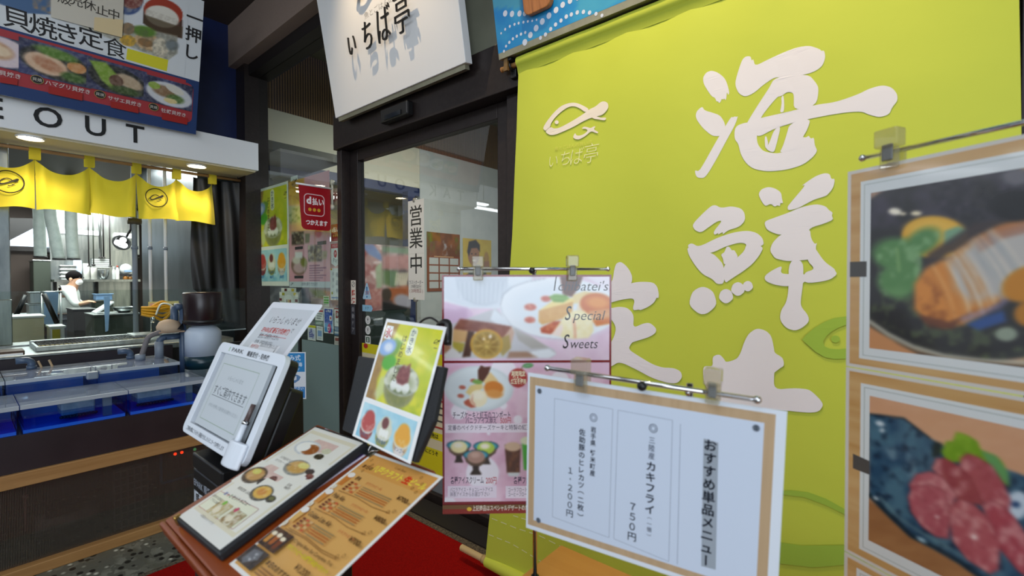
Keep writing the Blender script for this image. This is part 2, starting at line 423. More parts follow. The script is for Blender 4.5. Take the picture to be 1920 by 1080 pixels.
class Pic:
    """a photograph printed on a sheet, painted vertex by vertex on a fine grid"""
    def __init__(s, P, x0, y0, x1, y1, nx, ny, z=None):
        s.P = P; s.nx = nx; s.ny = ny
        s.X, s.Y = np.meshgrid(np.linspace(x0, x1, nx), np.linspace(y0, y1, ny))
        s.C = np.ones((ny, nx, 3)); s.d = P.d
        s.U = s.X; s.V = s.Y
        s.k = 1.0/(x1-x0)
    def photo(s, z=None):
        """work in photo coordinates (or those of an enlarged crop) from here on"""
        P = s.P; o = np.array(P.at(0, 0)-EYE); w = np.array(P.w); u = np.array(P.u)
        q = o[None, None]+s.X[..., None]*w-s.Y[..., None]*u
        d = q@np.array(FWD); s.U = 960+FPX*(q@np.array(RIGHT))/d; s.V = 540-FPX*(q@np.array(UP))/d
        if z: s.U = (s.U-z[0])*z[2]; s.V = (s.V-z[1])*z[2]
        return s
    def mix(s, a, c):
        a = np.clip(a, 0, 1)[..., None]; s.C = s.C*(1-a)+(rgb(c) if not isinstance(c, np.ndarray) or c.ndim == 1 else c)*a; return s
    def fill(s, c): s.C[:] = rgb(c); return s
    def ell(s, cx, cy, rx, ry, c, rot=0.0, soft=0.12, a=1.0):
        k, q = math.cos(rot), math.sin(rot); x = s.U-cx; y = s.V-cy
        r = np.sqrt(((x*k+y*q)/rx)**2+((-x*q+y*k)/ry)**2)
        return s.mix(a*(1+soft/2-r)/max(soft, 1e-3), c)
    def mask(s, pts, soft):
        x, y = s.U, s.V; inside = np.zeros(x.shape, bool); dist = np.full(x.shape, 1e9); n = len(pts)
        for i in range(n):
            ax, ay = pts[i]; bx, by = pts[(i+1) % n]
            cr = ((ay > y) != (by > y)) & (x < (bx-ax)*(y-ay)/((by-ay) or 1e-9)+ax); inside ^= cr
            dx, dy = bx-ax, by-ay; t = np.clip(((x-ax)*dx+(y-ay)*dy)/(dx*dx+dy*dy+1e-12), 0, 1)
            dist = np.minimum(dist, np.hypot(x-ax-t*dx, y-ay-t*dy))
        sd = np.where(inside, dist, -dist); return np.clip(sd/soft+0.5, 0, 1)
    def poly(s, pts, c, soft=1.0, a=1.0): return s.mix(s.mask(pts, soft)*a, c)
    def stroke(s, pts, w, c, soft=1.0, a=1.0):
        x, y = s.U, s.V; dist = np.full(x.shape, 1e9)
        for (ax, ay), (bx, by) in zip(pts[:-1], pts[1:]):
            dx, dy = bx-ax, by-ay; t = np.clip(((x-ax)*dx+(y-ay)*dy)/(dx*dx+dy*dy+1e-12), 0, 1)
            dist = np.minimum(dist, np.hypot(x-ax-t*dx, y-ay-t*dy))
        return s.mix(np.clip((w/2-dist)/soft+0.5, 0, 1)*a, c)
    def noise(s, scale, c1, c2=None, amt=0.5, seed=1, octv=3, mask=None, lo=0.3, hi=0.7, sx=1, sy=1):
        t = np.clip((vnoise(s.U*sx, s.V*sy, scale, seed, octv)-lo)/(hi-lo), 0, 1)*amt
        if mask is not None: t = t*mask
        return s.mix(t, c1)
    def blur(s, k=1, rep=2):
        for _ in range(rep):
            for ax in (0, 1):
                p = np.pad(s.C, [(k, k) if a == ax else (0, 0) for a in range(3)], mode='edge'); n = s.C.shape[ax]
                s.C = sum(np.take(p, range(j, j+n), axis=ax) for j in range(2*k+1))/(2*k+1)
        return s
    def done(s, flat=False):
        P = s.P; b = len(P.v); keep = P.d; P.d = s.d
        C = lin(np.clip(s.C, 0, 1)).astype(np.float32)
        vs_ = [P.at(x, y) for x, y in zip(s.X.ravel(), s.Y.ravel())]; P.d = keep
        P.v += vs_; nx = s.nx; Cf = C.reshape(-1, 3)
        for j in range(s.ny-1):
            for i in range(nx-1):
                k = j*nx+i; q = (k+nx, k+nx+1, k+1, k)
                P.f.append([a+b for a in q]); P.m.append(0); P.c.append(Cf[list(q)])
        return P
# ================================================================== materials of the place
def terrazzo():
    m = mat('terrazzo', '#3c3c36', 0.45)
    v = N(m, 'ShaderNodeTexVoronoi'); v.inputs['Scale'].default_value = 30; c = coords(m, (1, 0.75, 1), (0, 0, 0.5)); L(m, c, v.inputs['Vector'])
    v.inputs['Randomness'].default_value = 1.0
    n = noise(m, c, 9, 3)
    a = ramp(m, v.outputs['Distance'], [(0.16, '#c3c2b4'), (0.30, '#88887a'), (0.42, '#5e5e54')])
    sel = N(m, 'ShaderNodeSeparateColor'); L(m, v.outputs['Color'], sel.inputs[0])
    k = N(m, 'ShaderNodeMath', operation='GREATER_THAN'); L(m, sel.outputs[0], k.inputs[0]); k.inputs[1].default_value = 0.62
    k2 = N(m, 'ShaderNodeMath', operation='LESS_THAN'); L(m, sel.outputs[1], k2.inputs[0]); k2.inputs[1].default_value = 0.42
    b = ramp(m, n, [(0.4, '#5c5c50'), (0.6, '#7c7c70')])
    dk = ramp(m, v.outputs['Distance'], [(0.2, '#20201d'), (0.36, '#2a2a26'), (0.44, '#5e5e54')])
    mx = N(m, 'ShaderNodeMix', data_type='RGBA'); L(m, k.outputs[0], mx.inputs[0]); L(m, b, mx.inputs[6]); L(m, a, mx.inputs[7])
    m2 = N(m, 'ShaderNodeMix', data_type='RGBA'); L(m, k2.outputs[0], m2.inputs[0]); L(m, mx.outputs[2], m2.inputs[6]); L(m, dk, m2.inputs[7])
    L(m, m2.outputs[2], P_(m).inputs['Base Color']); return m
def carpet():
    m = mat('red_carpet', '#8e1410', 0.95, Specular_IOR_Level=0.1)
    n = noise(m, coords(m), 260, 3, 0.7)
    L(m, ramp(m, n, [(0.3, '#6a0503'), (0.62, '#a00c06')]), P_(m).inputs['Base Color']); bump(m, n, 0.6, 0.006); return m
def slats(name, c1, c2, axis, per):
    m = mat(name, c1, 0.5)
    w = N(m, 'ShaderNodeTexWave', wave_type='BANDS', bands_direction=axis); w.inputs['Scale'].default_value = per
    L(m, coords(m), w.inputs['Vector'])
    L(m, ramp(m, w.outputs[0], [(0.25, c2), (0.45, c1)]), P_(m).inputs['Base Color']); bump(m, w.outputs[0], 0.5, 0.02); return m
M_FLOOR = terrazzo(); M_CARPET = carpet()
M_FRAME = mottled('dark_bronze_aluminium', '#2a2221', '#312927', 40, 0.38, metal=0.35)
M_BEAM = mottled('brown_stone_render', '#86746a', '#968377', 160, 0.7, bmp=0.1)
M_DARK = mat('black_brown_paint', '#191414', 0.55)
M_NAVY = mottled('navy_panel', '#14204a', '#182654', 6, 0.45)
M_OLIVE = mottled('olive_grey_panel', '#7b7c6c', '#828372', 5, 0.6)
M_WHITE = mat('white_painted_metal', '#e9eaec', 0.4)
M_SOFFIT = mat('cream_soffit', '#cfc3a4', 0.55)
M_CREAM = mat('cream_wallpaper', '#d9d3c0', 0.75)
M_PALEGREY = mottled('pale_grey_wallpaper', '#bdc0bf', '#c6c8c6', 4, 0.75)
M_CEIL = mat('dark_brown_ceiling', '#4a403b', 0.7)
M_STEEL = mottled('brushed_stainless', '#9aa0a0', '#b9bdbb', 26, 0.28, (1, 1, 0.08), metal=1.0)
M_STEELR = mottled('smudged_stainless', '#7c8486', '#a7aeae', 7, 0.34, (1, 1, 0.3), metal=1.0)
M_CHROME = mat('chrome', '#d8d8da', 0.08, 1.0)
M_BLACK = mat('black_plastic', '#121214', 0.4)
M_LEATHER = mottled('black_leatherette', '#141518', '#1d1f24', 300, 0.5, bmp=0.15)
M_GLASS = pane('window_glass', '#f5faf7', 1.85)
M_FILM = pane('frosted_window_film', '#dfe6e2', 1.5, '#93abac', 0.78)
M_FILMD = pane('frosted_door_film', '#dfe6e2', 1.5, '#8f979e', 0.82)
M_BLANK = mat('grey_hall_wall', '#8f9192', 0.8)
M_STEELD = mottled('dim_stainless_cladding', '#3c4548', '#5a6468', 3, 0.35, (1, 1, 0.4), metal=0.8)
M_SLAT = slats('wooden_slat_wall', '#8a6a48', '#3a2a1c', 'X', 9)

def sbox(name, lo, hi, m, bevel=0.0):
    return structure(MB().box(lo, hi).build(name, m, bevel=bevel))
GX = 2.07          # plane of the shop's glass
# ------------------------------------------------------------------ floors and ceilings
sbox('floor', (-9, -7, -0.1), (GX+0.05, 9, 0.0), M_FLOOR)
M_RFLOOR = wood('restaurant_floor_boards', '#6e655c', '#857b70', 0, 6, 0.4)
sbox('floor_restaurant', (GX+0.05, -4, -0.1), (9.5, 9.2, 0.0), M_RFLOOR)
sbox('ceiling', (-9, -7, 4.16), (2.2, 9, 4.26), M_CEIL)
sbox('ceiling_restaurant', (2.2, -4, 4.62), (9.5, 9.2, 4.72), M_OLIVE)
sbox('wall_hall', (-9.1, -7, 0), (-9.0, 9, 4.16), M_BLANK)
# ------------------------------------------------------------------ shop front (plane X = 2.07)
sbox('beam_shop_front', (1.86, -4, 3.73), (2.2, 5.46, 4.16), M_BEAM)
sbox('trim_1', (1.97, -4, 3.62), (2.18, 5.2, 3.73), M_DARK)                       # dark head above the tall glass
sbox('pillar_corner', (1.93, 5.18, 0), (2.16, 5.52, 3.73), M_FRAME)
sbox('wall_above_door', (1.99, -4, 2.80), (2.16, 3.44, 3.62), M_OLIVE)
sbox('lintel', (1.93, -4, 2.53), (2.16, 3.45, 2.80), M_FRAME, 0.004)
sbox('wall_door_pocket', (2.02, -4, 0), (2.16, 1.60, 2.53), M_DARK)
sbox('trim_2', (1.86, -2.2, 0.0), (2.02, 3.2, 0.022), M_DARK)                     # dark threshold in front of the door
# frosted tall side window
w1 = thing('window_1', None, None, (GX, 4.3, 0), kind='structure')
MB().box((GX-0.004, 3.44, 0.955), (GX+0.004, 5.2, 3.62)).build('window_pane', M_GLASS, w1)
MB().box((GX-0.004, 3.44, 0.06), (GX+0.004, 5.2, 0.955)).build('frosted_film', M_FILM, w1)
MB().box((GX-0.05, 3.44, 0.0), (GX+0.05, 5.2, 0.06)).build('window_sill', M_FRAME, w1)
# sliding door with its jamb
d1 = thing('door_1', None, None, (GX, 2.5, 0), kind='structure')
MB().box((1.96, 3.385, 0), (2.16, 3.45, 2.53)).build('jamb', M_FRAME, d1, bevel=0.004)
f = MB()
f.box((2.035, 3.275, 0.0), (2.095, 3.384, 2.53)); f.box((2.035, 1.72, 0.0), (2.095, 1.81, 2.53))
f.box((2.035, 1.81, 2.44), (2.095, 3.275, 2.53)); f.box((2.035, 1.81, 0.0), (2.095, 3.275, 0.07))
f.build('leaf_frame', M_FRAME, d1, bevel=0.004)
MB().box((GX-0.004, 1.81, 0.94), (GX+0.004, 3.275, 2.44)).build('door_pane', M_GLASS, d1)
MB().box((GX-0.004, 1.81, 0.07), (GX+0.004, 3.275, 0.94)).build('frosted_film', M_FILMD, d1)
MB().box((1.99, 1.60, 0), (2.03, 1.70, 2.53)).box((2.03, 1.60, 0), (2.12, 1.66, 2.53)).build('slide_rail_post', M_FRAME, d1, bevel=0.003)
MB().box((1.985, -0.36, 0), (2.02, -0.26, 2.53)).build('pocket_post', M_FRAME, d1, bevel=0.003)
sens = thing('door_sensor', 'small black sensor box on the dark lintel under the white sign', 'sensor', (1.93, 2.62, 2.58))
MB().box((1.875, 2.44, 2.57), (1.93, 2.74, 2.665)).build('housing', M_BLACK, sens, bevel=0.012)
MB().box((1.868, 2.50, 2.58), (1.876, 2.68, 2.61)).build('lens', mat('sensor_lens', '#050508', 0.1), sens)
# ------------------------------------------------------------------ kitchen front (plane Y = 5.4) and kitchen shell
sbox('wall_kitchen_front', (-0.96, 5.40, 2.86), (1.93, 5.52, 4.16), M_NAVY)
MB_ = MB()
for x in (0.95, 1.52): MB_.box((x-0.004, 5.395, 2.86), (x+0.004, 5.40, 4.16))
structure(MB_.build('trim_3', M_DARK))
sbox('wall_kitchen_base', (-0.96, 5.62, 0), (1.93, 5.70, 0.95), M_DARK)
sbox('wall_kitchen_left', (-1.06, 5.40, 0), (-0.96, 12.2, 3.2), M_BLANK)
M_KWALL = mat('dark_brown_kitchen_wall', '#3a2f28', 0.7)
sbox('wall_kitchen_back', (-1.0, 12.1, 0), (3.2, 12.2, 3.2), M_KWALL)
sbox('wall_kitchen_right', (2.9, 7.75, 0), (3.0, 12.2, 3.2), M_BLANK)
sbox('ceiling_kitchen', (-1.06, 5.52, 3.0), (3.2, 12.2, 3.1), mat('kitchen_ceiling', '#55544e', 0.6))
sbox('floor_kitchen', (-1.0, 5.7, 0.0), (3.2, 12.2, 0.012), mat('kitchen_floor_paint', '#3f4440', 0.4))
sbox('wall_kitchen_partition', (1.60, 5.52, 0), (2.0, 7.75, 3.0), M_STEELD)       # stainless cladding beside the opening
# ------------------------------------------------------------------ restaurant shell behind the glass
sbox('wall_restaurant_back', (2.0, 9.1, 0), (9.5, 9.2, 4.62), M_CREAM)
sbox('wall_restaurant_right', (9.4, -4, 0), (9.5, 9.2, 4.62), M_PALEGREY)
sbox('wall_restaurant_left', (2.0, 5.52, 0), (2.12, 9.2, 4.62), M_CREAM)
sbox('wall_restaurant_grey', (5.10, 6.30, 0), (9.4, 6.40, 3.74), M_PALEGREY)
sbox('wall_soffit', (2.12, 6.31, 3.07), (5.10, 6.6, 3.74), M_CREAM)
sbox('beam_navy', (2.12, 6.30, 2.93), (5.09, 6.5, 3.065), M_NAVY)
sbox('pillar_navy', (4.66, 6.06, 0), (4.80, 6.2, 2.93), M_NAVY)
sbox('wall_slatted', (2.12, 6.33, 3.74), (9.4, 6.43, 4.62), M_SLAT)
SKYW = emit('bright_window_daylight', '#cfe6ff', 2.2)
for i, (x0, x1) in enumerate(((3.62, 4.05), (4.25, 5.0))):
    w = thing('window_%d' % (i+2), None, None, ((x0+x1)/2, 9.1, 2.1), kind='structure')
    MB().box((x0, 9.07, 2.12), (x1, 9.09, 2.40)).build('window_pane', SKYW, w)
    MB().box((x0-0.04, 9.05, 2.07), (x1+0.04, 9.10, 2.12)).build('window_sill', M_WHITE, w)
# red carpet
structure_mat = None
mt = thing('entrance_mat', 'large red carpet mat laid before the shop door', 'mat', (1.0, 1.2, 0))
MB().box((0.10, -0.9, 0.0), (1.85, 2.93, 0.010)).build('pile', M_CARPET, mt)
eb = MB()
for lo, hi in (((1.82, -0.9, 0), (1.86, 2.95, 0.013)), ((0.08, 2.92, 0), (1.86, 2.95, 0.013))): eb.box(lo, hi)
eb.build('edge_binding', mottled('black_tan_binding', '#2a251f', '#6c614d', 90, 0.8), mt)
# ================================================================== signs above
INK = '#1c1a1c'
# ---- fascia canopy with the word TAKEOUT
fa = thing('takeout_canopy', 'white canopy box lettered TAKEOUT over the kitchen counter', 'canopy sign', (0.5, 4.93, 2.6))
MB().box((-0.94, 4.93, 2.60), (1.96, 5.40, 2.87)).build('casing', [M_WHITE], fa, bevel=0.004)
MB().box((-0.92, 4.96, 2.585), (1.94, 5.40, 2.602)).build('underside', M_SOFFIT, fa)
for ch, x in zip('TAKEOUT', (-0.60, -0.335, -0.07, 0.195, 0.466, 0.735, 0.985)):
    tp = Print((-0.94, 4.93, 2.87), (1, 0, 0), (0, 0, 1), 0, 0)
    tp.text(ch, x+0.94, 0.208, 0.205, '#17171a', 0.012, 'c', thick=0.006)
    tp.build('letter', BOARD, fa)
M_LAMP = emit('warm_lamp', '#ffedc8', 14)
for i, (u, v) in enumerate(((57, 257), (369, 310))):
    p = onZ(u, v, 2.585)
    t = thing('downlight', ['round recessed downlight under the canopy, above the second noren panel', 'round recessed downlight near the right end of the canopy'][i], 'light', (p.x, p.y, 2.57), 'downlights under the canopy')
    MB().lathe([(0.075, -0.012), (0.082, -0.004), (0.082, 0.002), (0.066, 0.002)], (p.x, p.y, 2.583), 28, caps=False).build('trim_ring', M_WHITE, t, True)
    MB().lathe([(0.0, 0.0), (0.066, 0.0)], (p.x, p.y, 2.580), 28, caps=False).build('lamp', M_LAMP, t)
    d = bpy.data.lights.new('downlight_beam', 'SPOT'); d.energy = 26; d.color = WARM; d.spot_size = math.radians(125); d.spot_blend = 0.8; d.shadow_soft_size = 0.06
    o = bpy.data.objects.new('downlight_beam', d); COL.objects.link(o); o.location = (p.x, p.y, 2.555)

# ---- fish emblem, traced as strokes (enlarged-crop coordinates 0..1000 wide)
FISH = [[(140,490),(200,390),(280,290),(370,205),(470,165),(545,160),(620,185),(720,240),(670,285),(600,230),(530,205),(460,215),(370,280),(290,360),(245,430),(240,470),(200,500),(180,525)],
        [(180,525),(240,470),(290,495),(350,485),(450,430),(560,360),(660,290),(720,240),(800,205),(860,150),(910,140),(955,165),(960,220),(930,270),(880,315),(820,330),(740,350),(640,395),(520,470),(400,530),(310,570),(240,578),(190,550)],
        [(740,340),(800,328),(870,350),(935,345),(920,385),(830,370),(780,365)],
        [(318+25*math.cos(a), 413+25*math.sin(a)) for a in [2*PI*k/14 for k in range(14)]],
        [(515,600),(545,540),(556,572),(590,580),(650,560),(700,515),(680,490),(620,490),(650,460),(700,470),(735,482),(780,455),(800,460),(770,495),(835,530),(820,550),(740,515),(680,575),(600,625),(550,625)]]
def fish(P, cx, cy, w, col, parts=FISH, flip=1):
    k = w/820.0
    for i, pl in enumerate(parts):
        pl = rounded(pl)
        P.poly([(cx+flip*(a-550)*k, cy+(b-380)*k) for a, b in pl], col, 0, i == 0)
# ---- white shop sign
S0 = Vector((1.85, 3.27, 2.72)); sup = Vector((-0.141, 0, 0.83)).normalized(); SH = 1.35
sg = thing('shop_sign', 'white hanging shop sign with raised black lettering above the door', 'sign', S0)
sp = Print(S0+sup*SH, (0, -1, 0), sup, 1.39, SH, 0.055, '#eeeeee', 0)
sp.build('panel', BOARD, sg, bevel=0.003)
M_RAIL = mottled('pale_metal_rail', '#8d8a76', '#a39f86', 8, 0.4, metal=0.4)
MB().obox(S0+sp.n*-0.012-sup*0.028+Vector((0, -0.02, 0)), (0, -1.35, 0), -sp.n*0.035, sup*0.028).build('bottom_rail', M_RAIL, sg)
MB().obox(S0-sp.n*0.055+sup*0.15+Vector((0, -0.2, 0)), -sp.n*0.10, (0, -0.05, 0), sup*0.9).build('mounting_bracket', M_DARK, sg)
MB().obox(S0-sp.n*0.055+sup*0.15+Vector((0, -1.15, 0)), -sp.n*0.10, (0, -0.05, 0), sup*0.9).build('mounting_bracket', M_DARK, sg)
for ch, (u, v), h in zip('いちば亭', ((669,85),(698,68),(729,47),(763,26)), (0.165,0.205,0.235,0.25)):
    lt = Print(S0+sup*SH, (0, -1, 0), sup, 0, 0); lt.d = 0.032; x, y = lt.px(u, v)
    lt.text(ch, x, y+h*0.38, h, '#17130f', -0.014, 'c', 0.66, 0.15, thick=0.012)
    lt.build('raised_letter', BOARD, sg)
lt = Print(S0+sup*SH, (0, -1, 0), sup, 0, 0); lt.d = 0.032
fish(lt, *lt.px(700, -48), 0.42, '#17130f', FISH[:4])
lt.build('raised_fish_emblem', BOARD, sg)
ls = Print(S0+sup*SH, (0, -1, 0), sup, 0, 0); ls.d = 0.0004
a = ls.px(684, 36); b = ls.px(770, -4)
ls.text('魚とごはんの旨い店', a[0], a[1], 0.045, '#8a8780', -0.008, 'l', fit=b[0]-a[0], rot=0.0)
ls.build('fine_print', BOARD, sg)
# ---- blue sign
B0 = Vector((1.85, 1.635, 2.69)); BH = 1.2
bs = thing('wave_sign', 'blue hanging sign with white dotted waves beside the white shop sign', 'sign', B0)
bp = Print(B0+sup*BH, (0, -1, 0), sup, 2.3, BH, 0.05, '#1c86c8'); bp.step = 0.0005
pc = bp.pic(0.0, BH-0.80, 2.3, BH, 120, 50); pc.photo((940, 0, 9))
pc.fill('#1a83c6').noise(0.004, '#3aa0cf', amt=0.9, seed=4).poly([(-400, 130), (0, 140), (360, 140), (360, -400), (-400, -400)], '#4f9fb8', 20, 0.85)
pc.poly([(1150, -100), (1300, 60), (1250, 200), (1700, 200), (2600, -400), (1300, -500)], '#4aa5c4', 60, 0.8); pc.done()
WD = '#d6dcea'
bp.lift(2)
for (a, b, r) in [(68,228,38),(183,236,38),(310,229,38),(400,228,34),(68,496,17),(146,446,18),(225,412,18),(295,392,18),(376,376,18),(450,362,17),(524,352,15),(598,336,14),(0,562,14),
                  (48,866,18),(83,780,18),(138,716,20),(198,656,20),(264,612,20),(335,577,20),(407,550,20),(400,715,42),(493,592,40),(590,476,42),(694,364,42),(806,266,42),(926,170,42),(1038,82,40),(1162,16,40),(1290,-40,40),
                  (664,640,26),(748,584,28),(835,492,28),(918,415,28),(1009,348,28),(1099,282,30),(1184,245,29),(1284,212,30),(1388,203,30),(1492,214,30),(1600,235,28),(1700,262,26)]:
    c = bp.px(940+a/9, b/9); q = bp.px(940+(a+r)/9, b/9); rr_ = abs(q[0]-c[0])
    bp.ell(c[0], c[1], rr_, rr_, WD, up=False)
bp.lift(); bp.build('panel', BOARD, bs)
MB().obox(B0-sup*0.03, (0, -2.3, 0), -bp.n*0.05, sup*0.03).build('bottom_rail', M_RAIL, bs)
MB().obox(B0-bp.n*0.05+sup*0.12+Vector((0, -0.25, 0)), -bp.n*0.10, (0, -0.05, 0), sup*0.9).build('mounting_bracket', M_DARK, bs)
MB().obox(B0-bp.n*0.05+sup*0.12+Vector((0, -1.8, 0)), -bp.n*0.10, (0, -0.05, 0), sup*0.9).build('mounting_bracket', M_DARK, bs)
c = bp.px(990.5, 35.5); e = bp.px(1041, 14)
pl = Print(B0+sup*BH, (0, -1, 0), sup, 0, 0); W_ = e[0]-c[0]
pl.prism([(a, -b) for a, b in rrect(c[0], c[1]-0.62, c[0]+W_, c[1], 0.035)], pl.o+pl.n*0.004, pl.w, pl.u, pl.n*0.03)
pl.build('wooden_plaque', wood('plaque_wood', '#b8763c', '#8f5423', 2, 18, 0.4), bs, bevel=0.004)

# ---- menu signboard over the kitchen
mb = thing('menu_signboard', 'leaning menu signboard with food photographs above the TAKEOUT canopy', 'menu board', (0.25, 4.85, 2.81))
up = Vector((0, -0.26, 1.08)).normalized(); MW, MH = 2.3, 1.111
P = Print(Vector((1.40-MW, 4.85, 2.81))+up*MH, (1, 0, 0), up, MW, MH, 0.05, '#dfe3e6'); P.step = 0.0004
def Z(a, b): return P.px(a/4, b/4)
yb = Z(1500, 625)[1]
P.rect(0, yb, MW, MH, '#1d3a6e')
x1 = Z(1450, 700)[0]; y0_ = yb-0.004; y1_ = MH-0.085
P.rr(-0.0+0.04, y0_+0.03, x1, y1_, 0.05, '#a8323a')
P.rect(0.04, y0_-0.002, x1-0.06, y0_+0.06, '#a8323a'); P.rect(0.0, yb-0.01, MW, yb+0.006, '#1d3a6e')
# main photograph behind the heading
xa = 0.9; xb = Z(1400, 300)[0]; pc = P.pic(xa, 0.0, xb, yb-0.02, 150, 90); pc.photo((0, 0, 4))
pc.fill('#dfe3e6')
pc.poly([(-200,-100),(380,-100),(380,110),(200,100),(0,30),(-200,-20)], '#4a6a94', 8).noise(0.03, '#a98a6a', amt=0.8, seed=3, mask=pc.mask([(240,-40),(390,-40),(390,110),(250,60)], 10))
pc.ell(960, 10, 110, 100, '#3c5488', 0.2).ell(985, -5, 90, 70, '#7a3b34', 0.2).noise(0.05, '#c9c0b0', amt=0.5, seed=8, mask=pc.mask([(900,-60),(1070,-40),(1060,70),(930,110)], 10))
pc.poly([(1075,60),(1370,150),(1365,290),(1150,230),(1070,170)], '#4b2a1c', 6).ell(1225, 90, 150, 95, '#a8381f', 0.28, 0.05).ell(1215, 125, 130, 78, '#e8e3d6', 0.3, 0.1)
pc.noise(0.08, '#b8b0a0', amt=0.5, seed=5, mask=pc.mask([(1085,60),(1345,150),(1340,200),(1090,120)], 10)).poly([(1085,110),(1345,200),(1370,200),(1365,285),(1160,235),(1072,175)], '#4a3a22', 6, 0.75)
pc.poly([(900,170),(1330,270),(1330,400),(1260,450),(1100,400),(780,270),(600,200)], '#b9b6a4', 12, 0.8).ell(1120, 320, 120, 60, '#d8b587', 0.3).ell(1200, 360, 60, 80, '#e6dcc4', -0.2).ell(1090, 320, 60, 30, '#9c7448', 0.3)
pc.ell(1080, 235, 90, 40, '#5f8a2a', 0.2, 0.4).ell(960, 215, 50, 45, '#9a8060', 0.2).ell(960, 305, 60, 42, '#e6b43c', 0.2).ell(1290, 340, 50, 40, '#7d8688', 0.3, 0.4)
pc.noise(0.05, '#5c5a50', amt=0.45, seed=11, mask=pc.mask([(900,170),(1330,270),(1330,400),(1260,450),(1100,400),(780,270)], 14)); pc.done()
P.ppoly([(955,362),(1262,450),(1250,535),(945,445)], '#e2d92c', (0,0,4))
for ch, a, b in (('貝',130,130),('焼',325,190),('き',505,240),('定',685,275),('食',862,350)):
    x, y = Z(a, b); P.text(ch, x, y+0.066, 0.150, INK, 0.0 if ch == '食' else 0.007, 'c', 1.0, shear=-0.05)
for ch, a, b in (('一',1460,140),('押',1448,262),('し',1440,395)):
    x, y = Z(a, b); P.text(ch, x, y+0.045, 0.125, INK, 0.016, 'c')
# small dishes on the red band
def dish(cx, cy, w, kind):
    x, y = Z(cx, cy); h = w*0.62
    pc = P.pic(x-w/2, y-h/2, x+w/2, y+h/2, 56, 38); pc.U = (pc.X-x)/w*100; pc.V = (pc.Y-y)/h*62
    pc.fill('#39406e').noise(0.03, '#20223c', amt=0.8, seed=cx)
    if kind == 0:
        pc.ell(0, 2, 50, 27, '#20201f', 0.1).ell(-14, 5, 30, 18, '#d8b394', 0.15, 0.2).ell(-12, 5, 20, 10, '#b97e5c', 0.3, 0.4).ell(28, -2, 14, 10, '#c98a52').ell(0, -18, 30, 9, '#567d2c', 0.1, 0.5).ell(24, 18, 18, 9, '#3f5f26', 0, 0.5)
    elif kind == 1:
        pc.ell(2, 3, 50, 28, '#1c1d1c', 0.15).poly([(-46,-24),(-20,-28),(4,-4),(-8,24),(-26,10)], '#7d9f35', 4).ell(20, 0, 24, 13, '#b9a184', 0.3, 0.3).ell(-2, 4, 12, 12, '#5b3b2c').ell(14, 20, 26, 8, '#34491f', 0, 0.5)
    elif kind == 2:
        pc.ell(2, 3, 48, 27, '#cdd0d8', 0.1).ell(-10, -2, 24, 13, '#8a6a4c', 0.1, 0.4).ell(12, -12, 20, 9, '#d9d5ca', 0.3).ell(14, 10, 18, 10, '#4a6a2c', 0, 0.5).ell(4, 17, 14, 6, '#dcc887').ell(-30, -10, 12, 8, '#8aa63c')
    else:
        pc.ell(0, 0, 48, 30, '#d9c7cf').ell(-6, -2, 28, 18, '#c79a78', 0.1, 0.3).ell(0, -2, 18, 10, '#e3c9a8', 0.2, 0.4)
    pc.noise(0.22, '#f2ead8', amt=0.22, seed=cx+3).done()
for a, b, w, k in ((-10, 385, 0.33, 3), (425, 480, 0.385, 0), (880, 595, 0.365, 1), (1265, 700, 0.34, 2)): dish(a, b, w, k)
dish(-450, 300, 0.28, 2); dish(-900, 200, 0.28, 0)
for a, b, tx in ((75, 560, '貝焼き'), (510, 655, 'ハマグリ貝焼き'), (935, 760, 'サザエ貝焼き'), (1300, 845, '牡蠣貝焼き')):
    x, y = Z(a, b); P.text(tx, x, y+0.014, 0.036, '#d9c7c4', 0.012, 'c')
for a, b in ((278, 597), (748, 708), (1150, 803)):
    x, y = Z(a, b); P.ell(x, y, 0.034, 0.030, '#1c1c20'); P.ring(x, y, 0.034, 0.030, 0.003, '#b59a54'); P.text('貝焼', x, y+0.010, 0.026, '#d6cfc0', 0.0, 'c')
for q in (((0,580),(130,590),(130,640),(0,620)), ((362,645),(618,700),(615,755),(362,700)), ((828,760),(1035,800),(1035,850),(828,805)), ((1210,845),(1405,885),(1400,935),(1210,895))):
    P.ppoly(q, '#a11c18', (0,0,4))
# paper note taped over the price
q = [(382,-90),(928,-40),(912,282),(705,228),(700,215),(380,130)]
P.ppoly(q, '#d6cfc0', (0,0,4)); P.ppoly([(705,130),(920,150),(912,282),(700,228)], '#e6cfa0', (0,0,4))
for ch, a, b in (('販',405,-20),('売',570,10),('休',668,42),('止',762,82),('中',850,110)):
    x, y = Z(a if ch != '販' else 480, b if ch != '販' else -5); P.text(ch, x, y+0.028, 0.078, '#3a342c', 0.004, 'c')
P.build('panel', BOARD, mb)
MB().obox(P.o-P.u*MH-P.n*0.05, (MW, 0, 0), -P.n*0.02, P.u*MH).build('back_frame', M_NAVY, mb)
for x in (0.3, 2.0): MB().tube([P.o+P.w*x-P.u*0.2-P.n*0.07, Vector((P.o.x+x, 5.40, (P.o-P.u*0.2).z))], 0.02).build('mounting_bracket', M_DARK, mb)
